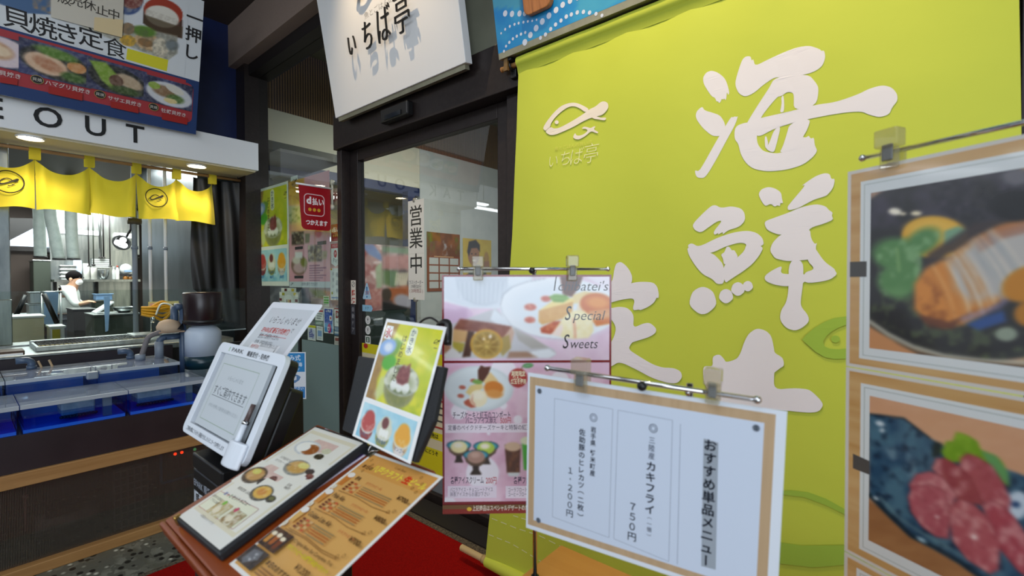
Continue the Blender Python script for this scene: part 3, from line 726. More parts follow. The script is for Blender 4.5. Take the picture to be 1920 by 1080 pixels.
# ================================================================== noren, tanks, kitchen
M_BAMBOO = wood('bamboo_pole', '#b58c5c', '#8f6a42', 0, 10, 0.5)
M_NOREN = mottled('yellow_noren_cotton', '#d8c416', '#e0cd22', 8, 0.7, bmp=0.08)
def cloth_mat(name, c, weave=300):
    m = mat(name, c, 0.75, 0.0, Sheen_Weight=0.2); p = P_(m)
    t = N(m, 'ShaderNodeBsdfTranslucent'); t.inputs[0].default_value = (*lin(c), 1)
    mx = N(m, 'ShaderNodeMixShader'); mx.inputs[0].default_value = 0.25
    o = m.node_tree.nodes['Material Output']; L(m, p.outputs[0], mx.inputs[1]); L(m, t.outputs[0], mx.inputs[2]); L(m, mx.outputs[0], o.inputs[0])
    return m
M_NOREN = cloth_mat('yellow_noren_cotton', '#d2c22a')
NY = 5.30; RZ = onY(458, 340, NY).z
rod = thing('curtain_rod', 'thin bamboo rod carrying the yellow noren curtain', 'rod', (0.4, NY, RZ))
MB().tube([(-0.94, NY, RZ), (1.925, NY, RZ)], 0.014, 12).build('pole', M_BAMBOO, rod, True)
for x in (-0.92, 1.90): MB().tube([(x, NY, RZ), (x, NY, RZ+0.04)], 0.004, 6).build('hook', M_DARK, rod)
nor = thing('noren_curtain', 'yellow split noren curtain printed with black ringed fish emblems', 'curtain', (0.4, NY, 2.07))
tabs = [onY(u, 330, NY).x for u in (66, 168, 256, 331, 398)]
tabs = [tabs[0]-(tabs[1]-tabs[0])*k for k in (3, 2, 1)]+tabs
NB = 2.075
for i, x in enumerate(tabs):
    w = 0.033
    b = MB()
    pr = [(NY-0.018, RZ-0.075), (NY-0.020, RZ), (NY-0.012, RZ+0.017), (NY+0.012, RZ+0.017), (NY+0.020, RZ), (NY+0.018, RZ-0.075)]
    for (y0, z0), (y1, z1) in zip(pr[:-1], pr[1:]):
        b.add([(x-w, y0, z0), (x+w, y0, z0), (x+w, y1, z1), (x-w, y1, z1)], [(0, 1, 2, 3)])
    b.build('hanging_tab', M_NOREN, nor, True)
for i in range(len(tabs)-1):
    xa, xb = tabs[i], tabs[i+1]; nx, nz = 34, 26; v = []
    for j in range(nz+1):
        q = j/nz
        for k in range(nx+1):
            t = k/nx; sag = 0.105*(4*t*(1-t))**0.8
            zt = RZ-0.065-sag; zb = NB+0.010*math.sin(2.1*i+5*t)
            z = zt*(1-q)+zb*q
            x = xa+(xb-xa)*t+0.012*q*math.sin(i*3+t*6)
            if i == len(tabs)-2: x += 0.028*q*t
            e = min(t, 1-t)
            fold = 0.036*math.exp(-e*7)*math.cos(20*e*(1-q*0.4))*(1-q*0.45)+0.022*math.sin(PI*t)*(1-q)*math.sin(q*7)+0.018*math.sin(t*5+i*1.7+q*3)*q
            v.append((x, NY-0.004+fold-0.012, z))
    fs = [(j*(nx+1)+k, (j+1)*(nx+1)+k, (j+1)*(nx+1)+k+1, j*(nx+1)+k+1) for j in range(nz) for k in range(nx)]
    pn = MB().add(v, fs).build('noren_panel', M_NOREN, nor, True)
    if i in (5, 2, 0):
        cx = {5: onY(294, 383, NY-0.03).x, 2: onY(16, 351, NY-0.03).x}.get(i, xa+0.14)
        def surf(x, z):
            t = q = 0.5
            for _ in range(4):
                t = min(max((x-xa-0.012*q*math.sin(i*3+t*6)-(0.028*q*t if i == len(tabs)-2 else 0))/(xb-xa), 0), 1)
                q = min(max((RZ-0.065-0.105*(4*t*(1-t))**0.8-z)/(RZ-0.065-0.105*(4*t*(1-t))**0.8-NB), 0), 1)
            sag = 0.105*(4*t*(1-t))**0.8; q = min(max((RZ-0.065-sag-z)/(RZ-0.065-sag-NB), 0), 1); e = min(t, 1-t)
            return NY-0.016+0.036*math.exp(-e*7)*math.cos(20*e*(1-q*0.4))*(1-q*0.45)+0.022*math.sin(PI*t)*(1-q)*math.sin(q*7)+0.018*math.sin(t*5+i*1.7+q*3)*q
        E = Print((cx-0.2, NY, 2.27+0.2), (1, 0, 0), (0, 0, 1), 0, 0)
        E.ring(0.2, 0.2, 0.088, 0.088, 0.008, '#17150a'); fish(E, 0.2, 0.2, 0.115, '#17150a', FISH[:3]+FISH[4:])
        vv, ff = subdivide_long(E.v, E.f, 0.02)
        vv = [Vector((p.x, surf(p.x, p.z)-0.012, p.z)) for p in vv]
        MB().add(vv, ff, 0, '#17150a').build('fish_emblem', CLOTH, pn)
# ------------------------------------------------------------------ live tank counter
M_ACRYL = pane('clear_acrylic', '#e6eef6', 1.45)
def lid_mat():
    m = pane('cloudy_acrylic_lid', '#e8eef4', 1.5, '#b9c2cc', 0.42); return m
M_LID = lid_mat()
M_BLUE = mat('bright_blue_tank_lining', '#3a86ff', 0.35)
M_BLUEB = mat('lit_blue_tank_back', '#7fa6d2', 0.4)  # paler copy of the lining, light entering the tank put into its colour
M_WATER = pane('tank_water', '#9cc6f2', 1.33)
M_PLUM = mottled('dark_plum_laminate', '#23181c', '#2b2024', 5, 0.4)
M_TRIMW = wood('oak_trim', '#b08450', '#946838', 0, 8, 0.5)
M_PVC = mat('blue_grey_pvc_pipe', '#44566e', 0.4)
M_GREYP = mat('grey_pvc', '#7d8794', 0.45)
TX0, TX1 = -1.6, 1.05
tk = thing('live_fish_tank', 'low live seafood tank with blue lining, clear lids and oak trim', 'fish tank', (0.0, 3.42, 0))
b = MB(); b.box((TX0, 3.42, 0.53), (TX1, 3.45, 0.722)); b.build('front_panel', M_PLUM, tk)
MB().box((TX0, 3.40, 0.462), (TX1+0.01, 3.47, 0.534)).build('wood_trim', M_TRIMW, tk, bevel=0.004)
MB().box((TX0, 3.38, 0.0), (TX1+0.01, 3.46, 0.055)).build('wood_trim', M_TRIMW, tk, bevel=0.004)
MB().box((TX0, 3.43, 0.055), (TX1, 3.434, 0.462)).build('front_window', pane('smoked_acrylic', '#d0cac4', 1.45, '#8a8074', 0.26, 55), tk)
MB().box((TX1-0.02, 3.45, 0.0), (TX1, 4.48, 0.722)).build('end_panel', M_PLUM, tk)
MB().box((TX0, 4.46, 0.0), (TX1, 4.50, 0.80)).build('back_panel', mat('wet_black_backing', '#0f1113', 0.6), tk)
MB().box((TX0, 3.45, 0.70), (TX1, 4.46, 0.722)).build('shelf', M_PLUM, tk)
def basin(x0, x1, y0, y1, z0, z1, nm):
    b = MB(); b.box((x0+.012, y0+.012, z0), (x1-.012, y1-.012, z0+0.018)); b.build('blue_lining', M_BLUE, tk)
    MB().box((x0+.012, y1-.014, z0), (x1-.012, y1-.010, z1-0.01)).build('back_lining', M_BLUEB, tk)
    g = MB(); t = 0.006
    g.box((x0+.004, y0, z0), (x1-.004, y0+t, z1)); g.box((x0+.004, y0+t, z0), (x0+.004+t, y1, z1)); g.box((x1-.004-t, y0+t, z0), (x1-.004, y1, z1))
    g.build('acrylic_wall', M_ACRYL, tk)
    MB().box((x0+.014, y0+.008, z0+0.018), (x1-.014, y1-.012, z0+0.075)).build('water', M_WATER, tk)
    ld = MB().box((x0+.002, y0-.006, z1), (x1-.002, y1, z1+0.008)).build('lid', M_LID, tk)
    MB().box((x0+.002, y0-.010, z1-0.012), (x1-.002, y0-.006, z1+0.009)).build('lid_lip', mat('lid_edge', '#a9b0ba', 0.25) if 'lid_edge' not in bpy.data.materials else bpy.data.materials['lid_edge'], ld)
fx = [-1.02, -0.615, -0.21, 0.20, 0.632, 1.04]
for x0, x1 in zip(fx[:-1], fx[1:]): basin(x0, x1, 3.425, 3.80, 0.722, 0.862, 'front')
bx = [-1.0, -0.60, -0.20, 0.17, 0.565, 0.99]
for x0, x1 in zip(bx[:-1], bx[1:]): basin(x0, x1, 3.83, 4.30, 0.765, 0.936, 'back')
# baskets and rocks inside the front basins
M_NET = mottled('dark_basket_net', '#16212a', '#2d3b44', 120, 0.7)
M_SLAB = mottled('pale_filter_mat', '#8a9aa8', '#a4b0ba', 30, 0.8)
for x0, x1, y in ((0.36, 0.50, 3.50), (0.69, 0.86, 3.50), (-0.08, 0.08, 3.52)):
    MB().box((x0, y, 0.765), (x1, y+0.16, 0.835)).build('filter_mat', M_SLAB, tk, bevel=0.008)
    bb = MB()
    for k in range(12):
        q = x0+(x1-x0)*k/11; bb.ball((q, y-0.012, 0.762), 0.009, 8)
    bb.build('basket_edge', M_NET, tk)
MB().box((0.525, 3.44, 0.742), (0.562, 3.47, 0.855)).build('divider_post', M_GREYP, tk)
MB().box((0.925, 3.44, 0.742), (0.955, 3.47, 0.855)).build('divider_post', M_GREYP, tk)
# pipes on the rear lids
def elbow(x, y, z, name='inlet_elbow'):
    pts = [(x, y, z)]+[tuple(p) for p in arc((x-0.028, y, z+0.03), 0.028, 0, 90, 6, (1, 0, 0), (0, 0, 1))]+[(x-0.07, y, z+0.058)]
    MB().tube(pts, 0.020, 12).tube([(x, y, z), (x, y, z+0.02)], 0.025, 12).build(name, M_PVC, tk, True)
elbow(0.305, 4.24, 0.945); elbow(0.80, 4.24, 0.945)
for x in (0.35, 0.40): MB().tube([(x, 4.25, 0.945), (x-0.015, 4.25, 0.99)], 0.006, 8).build('air_hose_end', mat('tan_tube', '#b59a78', 0.5) if 'tan_tube' not in bpy.data.materials else bpy.data.materials['tan_tube'], tk)
MB().box((0.505, 3.79, 0.90), (0.56, 3.83, 0.945)).build('overflow_box', M_GREYP, tk, bevel=0.008)
# machinery behind the smoked window
M_LEAD = mottled('dim_grey_pump', '#6a7078', '#868c94', 14, 0.5)
pump = thing('water_pump', 'dark cylindrical water pump behind the smoked window of the tank', 'pump', (0.42, 3.65, 0.0))
b = MB(); b.tube([(0.26, 3.62, 0.16), (0.52, 3.62, 0.16)], 0.055, 18); b.build('motor', M_LEAD, pump, True)
MB().box((0.30, 3.56, 0.20), (0.44, 3.66, 0.25)).build('terminal_box', M_BLACK, pump, bevel=0.008)
MB().box((0.26, 3.56, 0.0), (0.50, 3.68, 0.105)).build('foot', M_BLACK, pump)
MB().tube([(0.225, 3.60, 0.16), (0.225, 3.60, 0.34)], 0.006, 8).ball((0.225, 3.60, 0.345), 0.014).build('valve', mat('pink_knob', '#a8808a', 0.5), pump, True)
crate = thing('plastic_crate', 'grey perforated plastic crate behind the smoked window of the tank', 'crate', (0.68, 3.62, 0))
b = MB()
for k in range(6): b.box((0.58+k*0.032, 3.55, 0.02), (0.588+k*0.032, 3.556, 0.38))
for k in range(9): b.box((0.58, 3.55, 0.03+k*0.042), (0.748, 3.556, 0.038+k*0.042))
b.build('lattice_side', M_LEAD, crate)
MB().box((0.58, 3.556, 0.0), (0.748, 3.80, 0.39)).build('bin', mat('dark_bin', '#23262b', 0.7), crate)
cp = thing('control_panel', 'blue framed switch panel with red lamps under the tank', 'control panel', (0.97, 3.60, 0.28))
MB().box((0.815, 3.56, 0.235), (1.02, 3.60, 0.455)).build('plate', mat('dark_panel', '#20242b', 0.5), cp)
b = MB(); M_BLF = mat('blue_frame', '#2468a8', 0.45)
for q in ((0.805, 0.225, 1.02, 0.238), (0.805, 0.225, 0.818, 0.455)): b.box((q[0], 3.545, q[1]), (q[2], 3.56, q[3]))
b.build('frame', M_BLF, cp)
M_LED = emit('red_led', '#ff3a12', 4); M_LEDG = emit('green_led', '#7dffa8', 0.5)
for k in range(5):
    MB().box((0.84+k*0.036, 3.55, 0.30), (0.862+k*0.036, 3.56, 0.36)).build('switch', M_BLACK, cp)
    MB().ball((0.851+k*0.036, 3.553, 0.395), 0.009, 10).build('indicator_lamp', [M_BLACK, M_LED, M_LED, M_BLACK, M_LEDG][k], cp, True)
MB().box((0.80, 3.56, 0.0), (0.83, 3.60, 0.455)).build('leg', M_BLACK, cp)
jar = thing('filter_jar', 'dim greenish filter jar under the tank beside the switch panel', 'jar', (0.92, 3.70, 0.0))
MB().lathe([(0.055, 0.0), (0.06, 0.02), (0.06, 0.15), (0.045, 0.17), (0.045, 0.19)], (0.92, 3.70, 0.0), 20).build('body', mat('murky_jar', '#4c5a56', 0.3), jar, True)
MB().lathe([(0.05, 0.19), (0.05, 0.205)], (0.92, 3.70, 0.0), 20).build('lid', M_LEAD, jar)
MB().box((0.80, 3.57, 0.06), (0.85, 3.60, 0.17)).build('tag_plate', mat('grey_tag', '#6b6a66', 0.6), jar)
# ------------------------------------------------------------------ rear ledge and stainless counter
lg = thing('stainless_counter', 'stainless grill counter with dark front ledge behind the tank', 'counter', (0.0, 4.95, 0))
MB().box((-0.94, 4.51, 0.0), (1.12, 4.54, 0.985)).build('dark_ledge', M_PLUM, lg)
MB().box((-0.94, 4.545, 0.955), (1.58, 5.60, 1.000)).build('worktop', M_STEEL, lg, bevel=0.006)
MB().box((-0.94, 4.505, 0.985), (1.12, 4.55, 1.006)).build('front_lip', M_STEEL, lg, bevel=0.006)
MB().box((-0.94, 4.56, 0.0), (1.12, 5.58, 0.955)).build('base', M_DARK, lg)
# grill on the counter
gr = thing('grill_rack', 'wire grill rack with steel surround on the counter behind the tank', 'grill', (0.6, 4.9, 1.0))
b = MB(); b.box((0.36, 4.70, 1.0), (1.02, 4.73, 1.035)); b.box((0.36, 5.12, 1.0), (1.02, 5.15, 1.045)); b.box((0.36, 4.73, 1.0), (0.38, 5.12, 1.035)); b.box((1.0, 4.73, 1.0), (1.02, 5.12, 1.035))
b.build('surround', M_STEEL, gr, bevel=0.004)
b = MB()
for k in range(26): b.tube([(0.39+k*0.024, 4.72, 1.036), (0.39+k*0.024, 5.13, 1.04)], 0.003, 6)
for k in range(4): b.tube([(0.38, 4.78+k*0.1, 1.033), (1.0, 4.78+k*0.1, 1.033)], 0.003, 6)
b.build('wire_grate', M_CHROME, gr)
MB().box((0.38, 4.73, 1.0), (1.0, 5.12, 1.012)).build('drip_tray', M_DARK, gr)
MB().box((0.93, 4.80, 1.042), (1.10, 5.05, 1.06)).build('cover_plate', M_STEEL, gr, bevel=0.004)
br = thing('brown_tray', 'brown wooden tray at the left end of the grill counter', 'tray', (0.16, 4.68, 1.007))
MB().box((0.0, 4.60, 1.0), (0.30, 4.78, 1.03)).build('board', wood('tray_wood', '#4d3826', '#33241a', 0, 20, 0.6), br, bevel=0.004)
MB().box((0.15, 4.585, 1.0), (0.29, 4.598, 1.015)).build('white_label', M_WHITE, br)
# glass screen on the counter
sc = thing('counter_glass_screen', 'clear glass screen standing along the back of the grill counter', 'glass screen', (0.9, 5.2, 1.0))
zt = onY(200, 544, 5.2).z
MB().box((0.02, 5.196, 1.0), (1.92, 5.204, zt)).build('pane', pane('clear_screen', '#f2f6f4', 1.4), sc)
MB().box((0.02, 5.19, 1.0), (1.92, 5.21, 1.012)).build('bottom_channel', M_STEEL, sc)
# stainless column, poles and pipes at the opening
col_ = thing('stainless_post', 'smudged stainless post at the left edge of the kitchen opening', 'post', (0.22, 5.45, 1.0))
MB().box((0.13, 5.42, 1.0), (0.285, 5.52, 2.86)).build('casing', M_STEELR, col_, bevel=0.006)
MB().box((0.13, 5.36, 1.0), (0.285, 5.42, 1.36)).build('lower_guard', M_STEEL, col_, bevel=0.006)
for i, (u, r) in enumerate(((253, 0.021), (282, 0.014), (311, 0.014))):
    yy = 5.47 if i else 5.50
    p = onY(u, 500, yy)
    zb = 1.0 if i == 0 else onY(u, 575, yy).z
    t = thing('kitchen_pole' if i == 0 else 'water_pipe', ['grey steel pole standing on the counter left of the two pipes', 'left of the two thin white pipes before the stainless partition', 'right one of the two thin white pipes before the stainless partition'][i], 'pipe', (p.x, yy, zb))
    MB().tube([(p.x, yy, zb), (p.x, yy, 2.86 if i else 2.86)], r, 14).build('tube', [M_GREYP, M_WHITE, M_WHITE][i], t, True)
    for z in (1.8, 2.3): MB().tube([(p.x, yy, z), (p.x, yy, z+0.03)], r*1.35, 14).build('clamp', M_GREYP, t, True)
    if i == 0: MB().tube([(p.x-0.05, yy-0.01, 2.06), (p.x+0.05, yy-0.01, 2.06)], 0.03, 10).build('tape_wrap', mat('brown_tape', '#4c4434', 0.6), t, True)
    else: MB().tube([(p.x, yy, zb), (p.x, yy, 1.0)], 0.008, 8).build('tail_pipe', M_STEEL, t, True)
# yellow hose gloves on the pipes
M_YEL = mat('orange_rubber', '#d89a12', 0.45)
gl = thing('rubber_hose', 'coiled orange rubber hose hanging from the thin white pipes', 'hose', (1.05, 5.36, 1.2))
a = onY(270, 585, 5.36); c = onY(318, 590, 5.36)
b = MB()
for k in range(4):
    z = a.z-0.03+0.02*k
    b.tube(smooth_path([(a.x-0.02, 5.36, z+0.01), (a.x+0.07, 5.33, z-0.02+0.01*k), (a.x+0.15, 5.36, z-0.05+0.02*k), (a.x+0.21, 5.35, z+0.05-0.02*k), (a.x+0.14, 5.34, z+0.06), (a.x+0.06, 5.36, z+0.015)], 5), 0.013, 10)
b.build('coil', M_YEL, gl, True)
MB().tube(smooth_path([(a.x+0.08, 5.32, a.z-0.03), (a.x+0.12, 5.31, a.z+0.07), (a.x+0.2, 5.31, a.z+0.05), (a.x+0.23, 5.32, a.z-0.06)], 6), 0.008, 8).build('white_tube', M_WHITE, gl, True)
MB().lathe([(0.02, 0), (0.02, 0.05), (0.012, 0.06)], (a.x+0.06, 5.33, a.z-0.10), 12).build('nozzle', M_CHROME, gl, True)
nt = thing('yellow_notice_card', 'pale yellow card fixed behind the orange hose', 'card', onY(295, 570, 5.42))
q = onY(278, 566, 5.42); P = Print((q.x, 5.42, q.z), (1, 0, 0), (0, 0, 1), 0.24, 0.10, 0.004, '#c9c48a'); P.rect(0.01, 0.015, 0.08, 0.085, '#d8a7a0'); P.rect(0.10, 0.03, 0.22, 0.04, '#55533c'); P.build('card', PAPER, nt)
# blue-grey standpipe with elbow, hose and cap at the right end of the tank
sp_ = thing('drain_standpipe', 'blue-grey plastic standpipe with elbow and hose at the right end of the tank', 'pipe', (1.1, 4.3, 0.72))
def pt(u, v, y): return onY(u, v, y)
a = pt(342, 575, 4.15); bq = pt(342, 690, 4.15)
MB().tube([(a.x, 4.15, 0.6), (a.x, 4.15, a.z)], 0.024, 14).build('standpipe', M_PVC, sp_, True)
MB().tube([(a.x, 4.15, a.z), (a.x-0.05, 4.15, a.z)], 0.027, 14).tube([(a.x-0.052, 4.15, a.z-0.17), (a.x-0.052, 4.15, a.z+0.005)], 0.024, 14).build('top_tee', M_PVC, sp_, True)
e0 = pt(298, 632, 4.15); e1 = pt(336, 630, 4.15)
pts = [(e1.x, 4.15, e1.z), (e0.x+0.04, 4.15, e1.z)]+[tuple(p) for p in arc((e0.x+0.04, 4.15, e1.z-0.04), 0.04, 90, 180, 6, (1, 0, 0), (0, 0, 1))]+[(e0.x, 4.15, 0.94)]
MB().tube(pts, 0.022, 14).build('elbow_pipe', M_PVC, sp_, True)
MB().tube([(e0.x, 4.15, 0.94), (e0.x, 4.15, 1.06)], 0.028, 14).build('coupling', M_GREYP, sp_, True)
h0 = pt(302, 622, 4.12); h1 = pt(263, 668, 4.12)
MB().tube(smooth_path([(h0.x, 4.12, h0.z), (h0.x-0.07, 4.12, h0.z-0.03), (h1.x+0.03, 4.12, h1.z+0.08), (h1.x, 4.12, 0.945)], 6), 0.017, 12).build('hose', mat('grey_brown_hose', '#6f6a6c', 0.6), sp_, True)
MB().tube([(h1.x, 4.12, 0.945), (h1.x, 4.12, 0.985)], 0.03, 14).build('hose_collar', M_GREYP, sp_, True)
cpb = thing('cap_on_standpipe', 'beige cloth cap resting on the blue-grey elbow pipe', 'cap', pt(318, 620, 4.15))
q = pt(317, 612, 4.15)
MB().lathe([(0.075, -0.035), (0.078, 0.0), (0.06, 0.035), (0.03, 0.05), (0.0, 0.053)], (q.x, 4.15, q.z), 20).build('crown', mat('beige_cloth', '#bda58b', 0.8), cpb, True)
MB().box((q.x-0.075, 4.09, q.z-0.045), (q.x+0.085, 4.22, q.z-0.033)).build('brim', mat('beige_brim', '#a98f78', 0.8), cpb, bevel=0.005)
MB().add([(q.x+0.03, 4.075, q.z-0.02), (q.x+0.079, 4.10, q.z-0.025), (q.x+0.075, 4.10, q.z+0.03)], [(0, 1, 2)]).build('black_patch', M_BLACK, cpb)
# white water jug with brown tank above
JY = 4.05; q = pt(382, 690, JY); jx = q.x
jz0 = 0.60
M_FROST = mat('frosted_white_plastic', '#b9c6d6', 0.4)
M_TEAL = mat('teal_liquid', '#16323c', 0.3)
stt = thing('jug_stand', 'dark stand under the white water jug beside the tank', 'stand', (jx, JY, 0))
MB().box((jx-0.13, JY-0.13, jz0-0.03), (jx+0.13, JY+0.13, jz0)).build('top', M_PLUM, stt)
for sx in (-1, 1):
    for sy in (-1, 1): MB().box((jx+sx*0.115-0.012, JY+sy*0.115-0.012, 0), (jx+sx*0.115+0.012, JY+sy*0.115+0.012, jz0-0.03)).build('leg', M_DARK, stt)
jg = thing('water_jug', 'frosted white water jug with teal liquid beside the tank', 'jug', (jx, JY, jz0))
z1 = pt(382, 688, JY).z; z2 = pt(382, 665, JY).z; z3 = pt(382, 622, JY).z; z4 = pt(382, 612, JY).z; R0 = 0.118
MB().lathe([(R0-0.01, jz0), (R0, jz0+0.02), (R0, z1)], (jx, JY, 0), 32).build('clear_base', mat('dim_grey_green_plastic', '#4d5a60', 0.3), jg, True)
MB().lathe([(R0, z1), (R0+0.001, z2)], (jx, JY, 0), 32).build('teal_band', M_TEAL, jg, True)
MB().lathe([(R0, z2), (R0, z3), (R0-0.015, z3+0.02), (R0-0.045, z4+0.01)], (jx, JY, 0), 32).build('body', M_FROST, jg, True)
MB().tube([(jx+0.10, JY, jz0+0.33), (jx+0.28, JY, jz0+0.33)], 0.012, 10).build('tap_pipe', M_GREYP, jg, True)
bt = thing('brown_cylinder_tank', 'dark brown cylinder standing upside down on the white water jug', 'tank', (jx, JY, z4))
zt = pt(382, 548, JY).z
MB().lathe([(0.05, z4+0.012), (0.116, z4+0.02), (0.124, z4+0.03), (0.128, zt-0.01), (0.122, zt), (0.0, zt+0.002)], (jx, JY, 0), 36).build('shell', mat('dark_brown_plastic', '#241518', 0.32), bt, True)
MB().lathe([(0.126, z4+0.03), (0.130, z4+0.035), (0.130, z4+0.05), (0.126, z4+0.055)], (jx, JY, 0), 36, caps=False).build('rim_band', M_BLACK, bt, True)
# black plastic sheet hung at the right of the opening
bs_ = thing('black_plastic_curtain', 'crumpled black plastic sheet hanging right of the kitchen opening', 'curtain', (1.7, 5.34, 1.2))
v = []; nx, nz = 30, 26; x0 = onY(366, 400, 5.33).x; x1 = 1.93; ztp = 2.53
for j in range(nz+1):
    for k in range(nx+1):
        t = k/nx; q = j/nz; zb = 1.02+0.40*(1-t)**1.6+0.03*math.sin(9*t)
        x = x0+(x1-x0)*t-0.05*q*(1-t)*math.sin(q*3); z = ztp*(1-q)+zb*q
        v.append((x, 5.375+0.016*math.sin(t*11+q*2)+0.010*math.sin(t*23-q*5)+0.010*math.sin(q*6+t*4), z))
MB().add(v, [(j*(nx+1)+k, (j+1)*(nx+1)+k, (j+1)*(nx+1)+k+1, j*(nx+1)+k+1) for j in range(nz) for k in range(nx)]).build('sheet', mat('black_vinyl', '#09090b', 0.5), bs_, True)
# small machine board right of the jug (dark plate)
dk = thing('dark_service_board', 'dark board closing the counter end below the black plastic sheet', 'board', (1.75, 5.30, 0))
MB().box((1.13, 4.60, 0.0), (1.92, 4.64, 0.95)).build('front_board', M_DARK, dk)
MB().box((1.50, 4.585, 0.76), (1.80, 4.60, 0.93)).build('access_panel', M_BLACK, dk, bevel=0.004)
# ================================================================== kitchen contents
def onbox(Y, u0, v0, u1, v1, d, b=None, m=0):
    a = onY(u0, v0, Y); c = onY(u1, v1, Y); b = b or MB()
    return b.box((min(a.x, c.x), Y, min(a.z, c.z)), (max(a.x, c.x), Y+d, max(a.z, c.z)), m)
def on_floor(name, label, cat, Y, u0, v0, u1, v1, d, m, **k):
    """cabinet-like kitchen thing standing on the floor"""
    a = onY(u0, v0, Y); c = onY(u1, v1, Y)
    t = thing(name, label, cat, ((a.x+c.x)/2, Y+d/2, 0.012), k.get('group'))
    MB().box((a.x, Y, 0.012), (c.x, Y+d, a.z-0.02)).build('body', m, t, bevel=0.006)
    MB().box((a.x-0.01, Y-0.012, a.z-0.02), (c.x+0.01, Y+d, a.z)).build('top', k.get('top', M_STEEL), t, bevel=0.004)
    return t, a, c
M_BEIGE = mat('beige_enamel', '#b9b495', 0.5)
M_GREEN = mat('dark_green_grey_steel', '#30382f', 0.45)
M_BLUES = mat('blue_plastic_sheet', '#7fa0c4', 0.45)
M_GREYW = mat('grey_white_plastic', '#c8cdcb', 0.5)
w = thing('window_5', None, None, (0.7, 12.05, 1.9), kind='structure')
onbox(12.04, -6, 415, 88, 463, 0.03).build('window_pane', emit('kitchen_window_daylight', '#d8ecff', 3.2), w)
a = onY(8, 463, 12.0); c = onY(88, 463, 12.0)
MB().box((a.x-0.1, 11.98, a.z-0.06), (c.x, 12.06, a.z)).build('window_sill', M_DARK, w)
fl = thing('hood_flap', 'black sloping hood flap in front of the bright kitchen window', 'hood', onY(40, 430, 11.6))
P0 = [onY(u, v, 11.6) for u, v in ((-6, 408), (84, 410), (80, 419), (-6, 463))]
MB().prism([(p.x, p.z) for p in P0], (0, 11.6, 0), (1, 0, 0), (0, 0, 1), (0, 0.3, 0)).build('panel', M_BLACK, fl)
hd = thing('extractor_hood', 'bright stainless extractor hood at the back of the kitchen', 'hood', onY(170, 470, 11.55))
onbox(11.55, 90, 380, 262, 478, 0.5).build('canopy', M_STEEL, hd, bevel=0.01)
onbox(11.52, 90, 478, 262, 483, 0.53).build('grease_rail', M_STEEL, hd)
for i, (u0, v0, u1, v1) in enumerate(((90, 428, 122, 437), (148, 432, 190, 441), (215, 437, 246, 446))):  # glowing tubes added so that the steel hood looks white
    t = thing('added_hood_glow', ['fluorescent lamp on the stainless hood behind the leftmost grey duct hoses', 'fluorescent lamp at the middle of the stainless hood', 'fluorescent lamp on the stainless hood behind the round work lamp'][i], 'light', onY((u0+u1)/2, v1, 11.5), 'fluorescent lamps on the hood')
    onbox(11.49, u0, v0, u1, v1, 0.03).build('tube', emit('hood_whitening_glow_%d' % i, '#f2fbff', 5), t)
    onbox(11.52, u0-1, v0-1, u1+1, v1+1, 0.028).build('tray', M_WHITE, t)
for i, pts in enumerate((((74, 425), (75, 455), (76, 482)), ((94, 398), (102, 440), (111, 486)), ((133, 398), (134, 440), (138, 486)))):
    Q = [onY(u, v, 9.4-0.2*i) for u, v in pts]
    t = thing('duct_hose', ['grey duct hose hanging in front of the bright kitchen window', 'grey slanting duct hose, middle one of the three over the cook', 'grey duct hose nearest the hood lamps, above the cook'][i], 'hose', Q[-1], 'grey duct hoses in the kitchen')
    MB().tube(smooth_path([Vector((Q[0].x, Q[0].y, 2.99))]+Q, 5), 0.066, 16).build('sleeve', mottled('grey_duct_%d' % i, '#8f9c98', '#a3aeaa', 10, 0.6), t, True)
    MB().tube([Q[-1]-Vector((0, 0, 0.012)), Q[-1]+Vector((0, 0, 0.012))], 0.073, 16).build('black_rim', M_BLACK, t, True)
for i, (u, v0, v1) in enumerate(((165, 405, 500), (174, 405, 498), (187, 405, 484), (193, 405, 484), (205, 405, 500))):
    a = onY(u, v0, 10.75); c = onY(u, v1, 10.75)
    t = thing('hanging_rod', ['thin dark rod hanging left of the louvred rack', 'second thin rod hanging left of the louvred rack', 'thick pale rod carrying the louvred rack', 'thin dark rod beside the thick pale rod', 'thin rod hanging at the right end of the louvred rack'][i], 'rod', c)
    MB().tube([(a.x, 10.75, 3.0), (a.x, 10.75, c.z)], [0.009, 0.009, 0.02, 0.012, 0.01][i], 8).build('bar', [M_DARK, M_GREEN, M_STEEL, M_DARK, M_DARK][i], t, True)
    MB().tube([(a.x, 10.75, c.z), (a.x, 10.75, c.z+0.02)], 0.024, 8).build('end_stop', M_DARK, t, True)
wl = thing('work_lamp', 'round clamp-on work lamp hanging by the grey steel pole', 'lamp', onY(228, 455, 6.4))
a = onY(228, 455, 6.4); aim = Vector((-0.45, -0.75, -0.35)).normalized(); x_ = aim.cross(Vector((0, 0, 1))).normalized(); y_ = x_.cross(aim)
b = MB(); rings = [(0.03, -0.07), (0.065, -0.03), (0.085, 0.0), (0.078, 0.0)]
pts = [[a+aim*d+(x_*math.cos(2*PI*k/20)+y_*math.sin(2*PI*k/20))*r for k in range(20)] for r, d in rings]
b.add([p for R in pts for p in R], [(i*20+k, i*20+(k+1) % 20, (i+1)*20+(k+1) % 20, (i+1)*20+k) for i in range(3) for k in range(20)]+[tuple(range(20))]); b.build('shade', M_STEEL, wl, True)
b = MB()
for k in range(3): b.ball(a-aim*0.0+(x_*math.cos(2.1*k)+y_*math.sin(2.1*k))*0.035, 0.03, 10)
b.build('bulb', emit('lamp_white', '#ffffff', 3), wl, True)
